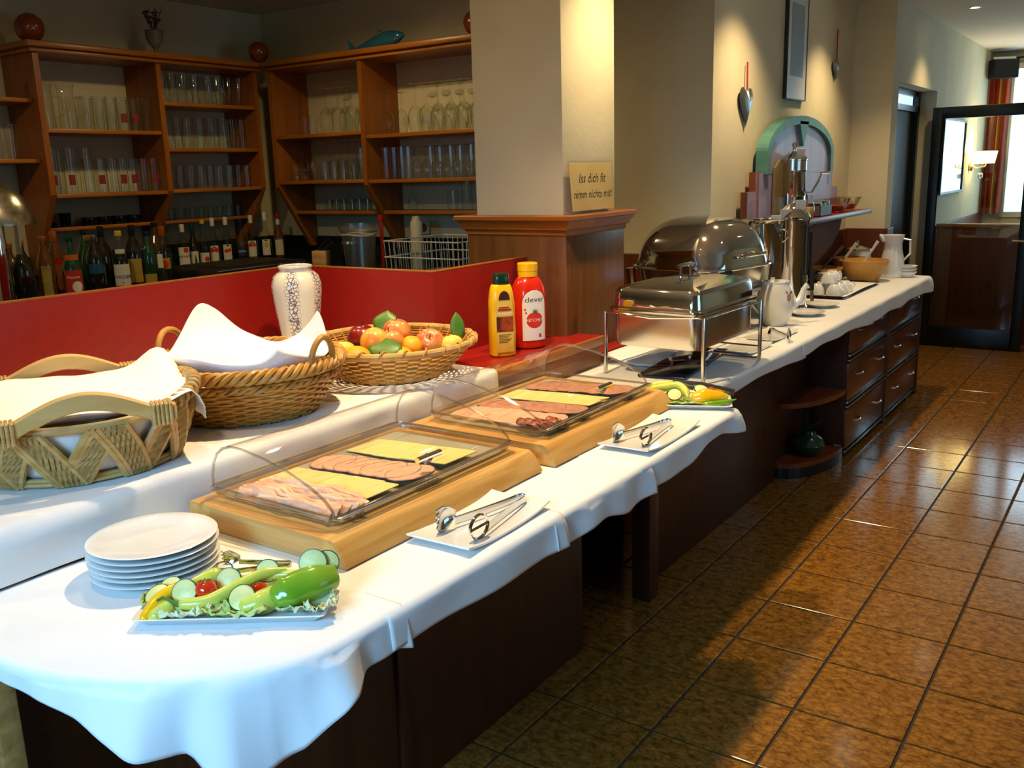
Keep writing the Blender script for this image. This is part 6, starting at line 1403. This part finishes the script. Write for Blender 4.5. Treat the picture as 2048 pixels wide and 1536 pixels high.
# dark odds and ends on the low left shelf
DKM = M('dark_glass', (0.01, 0.012, 0.012), 0.08)
dcup = obj('dark_cup', MB().lathe(hollow(.03, .036, .085, .004), 18), DKM, None, loc=(-5.60, 3.20, 1.463)); tag(dcup, 'dark cup on the low left bar shelf', 'cup')
for k, (y, w) in enumerate(((3.36, 'leftmost'), (3.46, 'second'), (3.57, 'third'), (3.67, 'rightmost'))): tag(obj('ashtray', MB().lathe([(0.0001, 0), (.045, 0), (.05, .03), (.048, .05), (.042, .05), (.036, .015), (0.0001, .012)], 18), DKM, None, loc=(-5.60, y, 1.463)), 'black glass ashtray, ' + w + ' of four on the low left bar shelf', 'ashtray', 'black ashtrays')
pan = thing('coffee_scoop', 'dark long-handled scoop at the left of the low bar shelf', 'scoop', (-5.60, 3.11, 1.463)); obj('cup', MB().lathe(hollow(.028, .034, .03, .003), 16), DKM, pan); obj('handle', MB().tube([(0.02, -.02, .025), (.05, -.10, .06)], .006, 6), DKM, pan)

# ------------------------------------------------------------------ ornaments on top
BALLW = M('turned_wood', '#7a3512', 0.2, coat=0.6, col2='#8f441a', scale=6)
for (c, r, lb) in (((-5.46, 3.06, 2.521), .082, 'large turned wooden ball on the left end of the bar shelf'), ((-5.33, 4.62, 2.521), .07, 'turned wooden ball on the inner corner of the bar shelf'), ((-3.50, 4.72, 2.521), .075, 'turned wooden ball half hidden behind the pillar')):
    tag(obj('wooden_ball', MB().ball((0, 0, r), r, n=28, m=18), BALLW, None, loc=c), lb, 'ball', 'wooden balls on the bar shelves')
fv = thing('flower_urn', 'small footed glass urn with dried flowers on the bar shelf', 'urn', (-5.47, 3.89, 2.521))
obj('urn', MB().lathe([(0.0001, 0), (.03, 0), (.03, .008), (.012, .02), (.014, .04), (.045, .075), (.058, .12), (.055, .145), (.06, .15), (.055, .152), (.05, .14), (.04, .08), (0.0001, .06)], 22), M('urn_ceramic', '#8f8a70', 0.35, col2='#6d6850', scale=20), fv)
mb = MB()
for k in range(14):
    a_ = k * 2.4; r_ = .02 + .035 * rnd.random(); hgt = .19 + .08 * rnd.random(); mb.tube([(0, 0, .13), (r_ * math.cos(a_) * .5, r_ * math.sin(a_) * .5, .17), (r_ * math.cos(a_), r_ * math.sin(a_), hgt)], .0018, 4)
    mb.ball((r_ * math.cos(a_), r_ * math.sin(a_), hgt), .011, .011, .008, 7, 5)
obj('dried_flowers', mb, M('dried_flowers', '#5e5a44', 0.9, col2='#4a2430', scale=30), fv, kind='stuff')
mb = MB()
for k in range(5): a_ = k * 1.3 + 2; mb.add([(0, 0, .15), (.07 * math.cos(a_), .07 * math.sin(a_), .22 + .02 * k), (.05 * math.cos(a_ + .3), .05 * math.sin(a_ + .3), .27)], [(0, 1, 2)])
obj('dried_leaf', mb, M('dried_leaf', '#55523c', .9), fv, False)
fi = thing('glass_fish', 'blue glass fish ornament on top of the right bar shelf', 'ornament', (-4.33, 4.76, 2.521), math.radians(4))
mb = MB(); BLUEG = M('blue_glass', '#1f5f8a', 0.1, coat=0.8, col2='#2a7896', scale=5)
prof = [(-.20, .014, .006), (-.17, .022, .012), (-.10, .045, .024), (-.02, .072, .036), (.05, .088, .042), (.11, .082, .040), (.17, .055, .030), (.205, .025, .014), (.215, .010, .006)]
rings = [[(x, wy * math.cos(2 * PI * q / 18), .065 + .055 * (x + .2) / .4 * 1.0 + wz * .62 * math.sin(2 * PI * q / 18)) for q in range(18)] for x, wz, wy in prof]
zmin = min(p[2] for r in rings for p in r); rings = [[(p[0], p[1], max(0.001, p[2] - zmin)) for p in r] for r in rings]
loft(mb, rings, True, True); obj('body', mb, BLUEG, fi)
obj('tail_fin', MB().add([(-.19, -.004, .03), (-.26, -.004, .09), (-.235, -.004, .045), (-.27, -.004, .0), (-.19, .004, .03), (-.26, .004, .09), (-.235, .004, .045), (-.27, .004, .0)], [(0, 1, 2, 3), (4, 7, 6, 5), (0, 4, 5, 1), (1, 5, 6, 2), (2, 6, 7, 3), (3, 7, 4, 0)]), BLUEG, fi, False)
obj('fin', MB().add([(.03, -.045, .10), (.08, -.05, .11), (.05, -.056, .115), (.03, -.04, .10), (.08, -.044, .11), (.05, -.05, .115)], [(0, 1, 2), (3, 5, 4), (0, 3, 4, 1), (1, 4, 5, 2), (2, 5, 3, 0)]), BLUEG, fi, False)

# ------------------------------------------------------------------ bottles
DGL = M('dark_bottle_glass', (0.012, 0.010, 0.008), 0.08, coat=0.5); GGL = M('green_bottle_glass', (0.008, 0.045, 0.018), 0.08, coat=0.5)
CGL = clear('clear_bottle_glass', (0.90, 0.92, 0.86), 0.03, 1.0, 0.05, 0.25); AMB = M('amber_bottle', (0.10, 0.035, 0.006), 0.1, coat=0.4)
WLAB = M('white_paper_label', '#d8d4c4', 0.6); YLAB = M('yellow_paper_label', '#b8962e', 0.6, col2='#a8842a', scale=10); BLAB = M('blue_paper_label', '#15506e', 0.5)
CAPS = {'white': M('white_cap', '#d8d6cc', .4), 'gold': M('gold_cap', '#c09a30', .35, .6), 'yellow': M('yellow_cap2', '#e0b81c', .4), 'black': M('black_cap', (0.01, 0.01, 0.012), .3), 'orange': M('copper_cap', '#b8651c', .35, .4), 'red': M('red_cap', '#a01418', .35), 'green': M('green_cap', '#12402c', .3), 'blue': M('blue_cap', '#12203c', .35), 'silver': M('silver_cap', (0.5, 0.5, 0.5), .3, 1.0)}
def bottle(label, loc, h, r, glass_, cap, labels=(), neck=.45, shoulder=.62, fill=None, name='bottle'):
    t = thing(name, label, 'bottle', loc, 0, 'bottles behind the bar')
    nr = 0.0135
    if loc[0] > -5.0: r *= 1.13; nr *= 1.1
    obj('glass', MB().lathe([(0.0001, 0), (r * .92, 0), (r, .006), (r, h * shoulder), (r * .86, h * (shoulder + .06)), (nr * 1.5, h * (shoulder + .17)), (nr, h * (shoulder + .24)), (nr, h * .985), (0.0001, h * .985)], 20), glass_, t)
    cz = h * (0.84 if cap[1] == 'long' else 0.925)
    obj('cap', MB().lathe([(nr * 1.16, cz), (nr * 1.22, cz + .002), (nr * 1.22, h), (nr * .9, h * 1.005), (0.0001, h * 1.005)], 14), CAPS[cap[0]], t)
    ang = math.atan2(-loc[1], -loc[0])
    for lb in labels:
        z0, z1, half, mat = lb[:4]; rr = (r if z1 < h * shoulder else nr * 2.0) + .0008
        if len(lb) > 4 and lb[4] == 'neck': rr = lb[5]
        pl = obj('paper_label', MB().grid(lambda u, v: (rr * math.cos(ang + (u - .5) * 2 * half), rr * math.sin(ang + (u - .5) * 2 * half), z0 + (z1 - z0) * v), 11, 2), mat, t)
        if len(lb) > 4 and lb[4] != 'neck':
            for fn_ in lb[4]: fn_(pl, rr, ang, z0)
    return t
def T_(txt, size, dz, mat, sx=1.0, du=0.0):
    def f(pl, rr, ang, z0):
        m_ = text_mb(txt, size, 0, sx); m_.v = [(p[0] + du, p[1], 0) for p in m_.v]; obj('lettering', wrap(m_, rr + .0008, ang, z0 + dz), mat, pl, False)
    return f
def D_(du, dz, r_, mat, sy=1.0):
    def f(pl, rr, ang, z0):
        d_ = MB().grid(lambda u, v: (du + r_ * v * math.cos(2 * PI * u), r_ * sy * v * math.sin(2 * PI * u), 0), 14, 3, True); obj('fruit_print', wrap(d_, rr + .0007, ang, z0 + dz), mat, pl, False)
    return f
def TRI_(pts, mat, dz):
    def f(pl, rr, ang, z0): obj('print', wrap(MB().add([(a_, b_, 0) for a_, b_ in pts], [tuple(range(len(pts)))]), rr + .0009, ang, z0 + dz), mat, pl, False)
    return f
INKD = M('ink_dark', '#12121a', .6); INKR = M('print_red', '#cf2a14', .5); INKG = M('print_green', '#2c6a24', .5); INKY = M('print_yellow', '#d8b020', .5); INKW = M('label_white', '#f2e9d8', .5)
XL = -4.62
def yl(px):
    pts = [(0, 2.27), (40, 2.385), (125, 2.61), (180, 2.765), (235, 2.92), (262, 3.0), (320, 3.18)]
    for (a_, b_), (c_, d_) in zip(pts, pts[1:]):
        if px <= c_: return b_ + (d_ - b_) * (px - a_) / (c_ - a_)
    return 3.2
def BL(px, dx=0.0): return (XL + dx, yl(px) + dx * -0.64, BZ + .001)
bottle('dark bottle with red and white label cut by the left picture edge', BL(3), .33, .042, GGL, ('black', ''), [(.05, .20, .9, WLAB, (D_(.0, .10, .025, INKR),))])
bottle('brown bottle with small round label at the left of the bar bottles', BL(19, -.05), .32, .038, AMB, ('orange', ''), [(.02, .07, .8, YLAB), (.12, .16, .4, YLAB)])
bottle('dark bottle with black and white label and gold cap', BL(42), .335, .045, DGL, ('gold', ''), [(.085, .215, .62, WLAB, (TRI_([(-.03, .085), (.03, .085), (.03, .125), (-.03, .125)], INKD, 0), T_('CAMPARI', .019, .095, INKW),))])
bottle('bottle with tall narrow yellow label and orange cap', BL(85), .345, .036, AMB, ('orange', ''), [(.03, .20, .55, M('parchment_label', '#b09a48', .6, col2='#8e7a34', scale=30))])
bottle('bottle with orange label behind the tall yellow label', BL(103, -.13), .36, .038, AMB, ('orange', 'long'), [(.06, .19, .8, M('orange_paper_label', '#8a4a1c', .6)), (.19, .22, .8, M('label_red', '#a01a14', .5))])
bottle('green juice bottle with green and red apple label', BL(137), .335, .044, GGL, ('green', ''), [(.045, .165, .95, M('juice_label', '#b83018', .5), (TRI_([(-.04, .10), (.04, .115), (.04, .12), (-.04, .12)], INKG, 0), T_('Mautner', .022, .078, INKW, .9), D_(.015, .035, .026, INKW, 1.1))), (.205, .245, 1.3, M('neck_label_orange', '#c8622a', .5), 'neck', .036)], shoulder=.55)
bottle('green bottle with dark cap behind the juice bottle', BL(163, -.12), .36, .042, GGL, ('black', ''), [(.10, .17, .7, M('old_label', '#5a3a22', .7))])
bottle('slim green bottle with gold ring right of the juice bottle', BL(171, -.05), .33, .034, GGL, ('gold', ''), [])
bottle('dark bottle with bright blue label', BL(184), .335, .040, DGL, ('silver', ''), [(.135, .185, .9, BLAB), (.085, .12, .7, DGL, (TRI_([(-.03, .016), (.03, .016), (.03, .019), (-.03, .019)], INKW, 0), TRI_([(-.02, .008), (.02, .008), (.02, .010), (-.02, .010)], INKW, 0)))], shoulder=.66)
bottle('dark brown bottle with black cap behind the blue label bottle', BL(199, -.12), .37, .044, DGL, ('black', 'long'), [])
bottle('clear mineral water bottle with white label and yellow cap', BL(236), .345, .042, CGL, ('yellow', ''), [(.055, .17, .95, WLAB, (T_('WASSER', .026, .038, INKD), TRI_([(-.022, .082), (.02, .082), (.02, .086), (-.022, .088)], M('ink_blue', '#2a3c7a', .6), 0), TRI_([(-.04, .012), (0, .02), (.04, .012), (.04, .006), (0, .014), (-.04, .006)], M('ink_blue', '#2a3c7a', .6), 0))), (.225, .25, .9, WLAB, 'neck', .031)], shoulder=.56)
bottle('dark spirit bottle with yellow labels behind the water bottle', BL(264, -.03), .37, .044, DGL, ('black', 'long'), [(.06, .19, .75, YLAB, (TRI_([(-.028, .092), (.028, .092), (.028, .095), (-.028, .095)], INKD, 0),)), (.235, .275, 1.0, M('amber_neck_label', '#c08a2a', .5), 'neck', .026)])
bottle('dark green bottle with yellow label beside the black appliance', BL(293), .33, .038, GGL, ('blue', ''), [(.03, .10, .8, YLAB)])
bottle('clear bottle with black cap behind the green bottle', BL(312, -.18), .37, .046, CGL, ('black', ''), [(.11, .19, .6, WLAB)])
bottle('bottle with copper cap and yellow red label', BL(334, -.16), .345, .036, CGL, ('orange', 'long'), [(.10, .165, .9, YLAB, (D_(0, .03, .022, INKR),))])
XR = -5.44
def yr(px):
    pts = [(360, 3.91), (380, 3.99), (400, 4.075), (418, 4.15), (447, 4.27), (495, 4.485), (525, 4.625), (560, 4.77)]
    for (a_, b_), (c_, d_) in zip(pts, pts[1:]):
        if px <= c_: return b_ + (d_ - b_) * (px - a_) / (c_ - a_)
    return 4.77
def BR(px, dx=0.0): return (XR + dx, yr(px) - dx * .75, BZ + .001)
bottle('clear rum bottle with white label and red round emblem', BR(362), .315, .047, CGL, ('white', 'long'), [(.02, .165, .8, WLAB, (D_(.014, .125, .018, INKR), T_('BACARDI', .022, .075, INKD, .85)))], shoulder=.55)
bottle('dark bottle with green cap and sail label', BR(382), .315, .040, DGL, ('green', 'long'), [(.03, .13, .7, WLAB, (TRI_([(0, .02), (.016, .02), (.006, .085)], INKD, 0),))], shoulder=.5)
bottle('clear bottle with small yellow cap', BR(402), .335, .044, CGL, ('yellow', ''), [(.03, .115, .75, WLAB, (D_(.015, .04, .018, INKR),))], shoulder=.5)
bottle('clear fruit brandy bottle with two red apples on the label', BR(422), .345, .040, CGL, ('white', 'long'), [(.04, .155, .75, WLAB, (D_(-.012, .085, .016, INKR), D_(.014, .085, .016, INKR), D_(0, .105, .012, INKG, .4)))], shoulder=.5)
bottle('clear fruit brandy bottle with red cherries on the label', BR(449), .345, .040, CGL, ('white', 'long'), [(.04, .155, .75, WLAB, (D_(-.008, .07, .014, INKR), D_(.014, .075, .013, INKR), D_(.004, .108, .014, INKG, .4)))], shoulder=.5)
bottle('bluish vodka bottle with dark cap among the fruit brandies', BR(478), .32, .040, CGL, ('blue', 'long'), [(.06, .13, .7, M('blue_clear_label', '#27324e', .4), (T_('KRISTAL', .02, .03, INKW, .8),))], shoulder=.55)
bottle('clear fruit brandy bottle with orange apricots on the label', BR(499), .345, .040, CGL, ('white', 'long'), [(.05, .165, .75, WLAB, (D_(-.012, .085, .015, INKR), D_(.013, .085, .015, M('print_orange', '#c8581c', .5)), D_(0, .105, .014, INKG, .4)))], shoulder=.5)
bottle('clear fruit brandy bottle with yellow pear on the label', BR(527), .36, .040, CGL, ('white', 'long'), [(.05, .165, .75, WLAB, (D_(0, .07, .017, INKY, 1.0), D_(0, .088, .010, INKY, 1.2), D_(0, .108, .015, INKG, .35)))], shoulder=.5)
bottle('dark spirit bottle with red cap and cream label', BR(557), .345, .040, AMB, ('red', ''), [(.04, .155, .8, M('cream_label', '#c8bf96', .6)), (.265, .305, 2.2, M('cream_label', '#c8bf96', .6), 'neck', .0152)], shoulder=.52)

# tap tower at the left edge
tw = thing('beer_tap_tower', 'domed steel beer tap tower cut by the left picture edge', 'beer tap', (-4.25, 2.10, BZ))
obj('dome', MB().lathe([(.17, .43), (.168, .45), (.15, .505), (.12, .555), (.07, .60), (.02, .62), (0.0001, .622)], 32), M('engraved_steel', (0.62, 0.60, 0.5), .25, 1.0, col2=(0.4, 0.38, 0.3), scale=60), tw)
obj('under_plate', MB().lathe([(0.0001, .43), (.17, .43)], 32), STEELB, tw); obj('column', MB().lathe([(.035, 0), (.035, .43)], 20), CHROME, tw); obj('nozzle', MB().tube([(.08, .05, .43), (.08, .05, .30)], .012, 8), CHROME, tw)

# ------------------------------------------------------------------ bar right side
pl_ = thing('plastic_pitcher', 'translucent plastic measuring pitcher behind the red panel', 'pitcher', (-4.09, 4.22, BZ + .001))
PLS = clear('cloudy_plastic', (0.88, 0.88, 0.80), 0.3, 1.0, 0.14, 0.5)
obj('body', MB().lathe([(0.0001, 0), (.085, 0), (.088, .01), (.105, .25), (.125, .27), (.127, .31), (.124, .311)], 28), PLS, pl_)
obj('cord', MB().tube([(.107 * math.cos(a_), .107 * math.sin(a_), .245 + .006 * math.sin(3 * a_)) for a_ in [2 * PI * i / 24 for i in range(24)]], .004, 6, True), M('white_cord', '#cfcbb8', .6), pl_)
rs = thing('red_scraper', 'red plastic scraper standing behind the pitcher', 'utensil', (-3.99, 4.32, BZ + .001)); obj('handle', MB().bbox(-.012, .012, -.006, .006, 0, .32, .003), M('red_plastic', '#a8200f', .4), rs); obj('head', MB().prism([(-.022, .36), (.022, .36), (.012, .32), (-.012, .32)], -.007, .007, 1), M('red_plastic', '#a8200f', .4), rs, False)
wr = thing('wire_rack', 'white wire glass rack behind the red panel beside the pillar', 'rack', (-3.47, 4.20, BZ + .001), math.radians(0))
WIRE = M('white_wire', '#d6d2c2', .45)
x0, x1, y0, y1 = -.34, .22, -.06, .50
for z in (.12, .215):
    mb = MB().tube([(x0, y0, z), (x1, y0, z), (x1, y1, z), (x0, y1, z)], .0042, 6, True); obj('rim_wire', mb, WIRE, wr)
mb = MB()
for i in range(15):
    f = i / 14; 
    for (xa, ya) in ((x0 + (x1 - x0) * f, y0), (x0 + (x1 - x0) * f, y1), (x0, y0 + (y1 - y0) * f), (x1, y0 + (y1 - y0) * f)): mb.tube([(xa, ya, .215), (xa * .97, ya if ya > 0 else ya + .008, .005)], .0022, 5)
    mb.tube([(x0 + (x1 - x0) * f, y0, .006), (x0 + (x1 - x0) * f, y1, .006)], .0022, 5)
obj('upright_wires', mb, WIRE, wr, kind='stuff')
jr = obj('upturned_jar', MB().lathe([(0.0001, .14), (.04, .14), (.048, .13), (.05, 0), (.047, 0), (.045, .125), (0.0001, .135)], 22), GLASS, None, loc=(-3.66, 4.26, BZ + .008)); tag(jr, 'upturned glass jar inside the white wire rack', 'jar')
sk = thing('wall_socket', 'white power socket on the bar wall', 'socket', (-4.20, 4.99, 1.36)); obj('plate', MB().bbox(-.045, .045, -.012, 0, -.045, .045, .004), M('socket_white', '#c8c2ae', .5), sk); obj('insert', MB().lathe([(0.0001, 0), (.026, 0), (.03, .003)], 20), M('socket_dark', '#5a4a30', .6), sk, loc=(0, -.0135, 0), rot=(PI / 2, 0, 0))
bk = thing('knife_block', 'small wooden block with dark handles behind the red panel', 'knife block', (-4.52, 4.30, BZ + .001), .4); obj('block', MB().bbox(-.05, .05, -.04, .04, 0, .13, .006), BEECHX, bk); obj('knife_handle', MB().tube([(0, 0, .12), (.10, -.03, .18)], .014, 7), BLACK, bk); obj('knife_handle', MB().tube([(-.03, .02, .12), (.06, .0, .20)], .012, 7), BLACK, bk)
ck = thing('steel_canister', 'dark steel canister between the spirit bottles and the pitcher', 'canister', (-4.36, 4.40, BZ + .001)); obj('body', MB().lathe([(0.0001, 0), (.05, 0), (.05, .17)], 22), M('dark_steel', (0.08, .085, .08), .2, 1.0), ck); obj('lid', MB().lathe([(.052, .17), (.05, .185), (0.0001, .19)], 22), STEELB, ck)
ct = obj('white_canister', MB().lathe([(0.0001, 0), (.04, 0), (.04, .30), (.025, .325), (.025, .34), (0.0001, .342)], 20), M('ivory_plastic', '#b8b294', .5), None, loc=(-3.90, 4.55, BZ + .001)); tag(ct, 'ivory plastic canister behind the pitcher', 'canister')
gv = thing('green_vase', 'round dark green glass vase on the lowest corner shelf', 'vase', (-1.53, 5.12, .0885)); obj('body', MB().lathe([(0.0001, 0), (.05, 0), (.085, .03), (.095, .065), (.08, .10), (.045, .125), (.04, .14), (.055, .15), (.05, .15), (.036, .138), (.04, .12), (0.0001, .05)], 26), M('green_glaze', '#0c3a26', .12, coat=.6), gv); obj('leaf_spray', MB().tube([(0, 0, .12), (.03, 0, .18), (.07, .02, .2)], .004, 5).tube([(0, 0, .12), (-.02, .03, .19), (-.03, .06, .22)], .004, 5), M('dark_leaf', '#15301c', .5), gv)
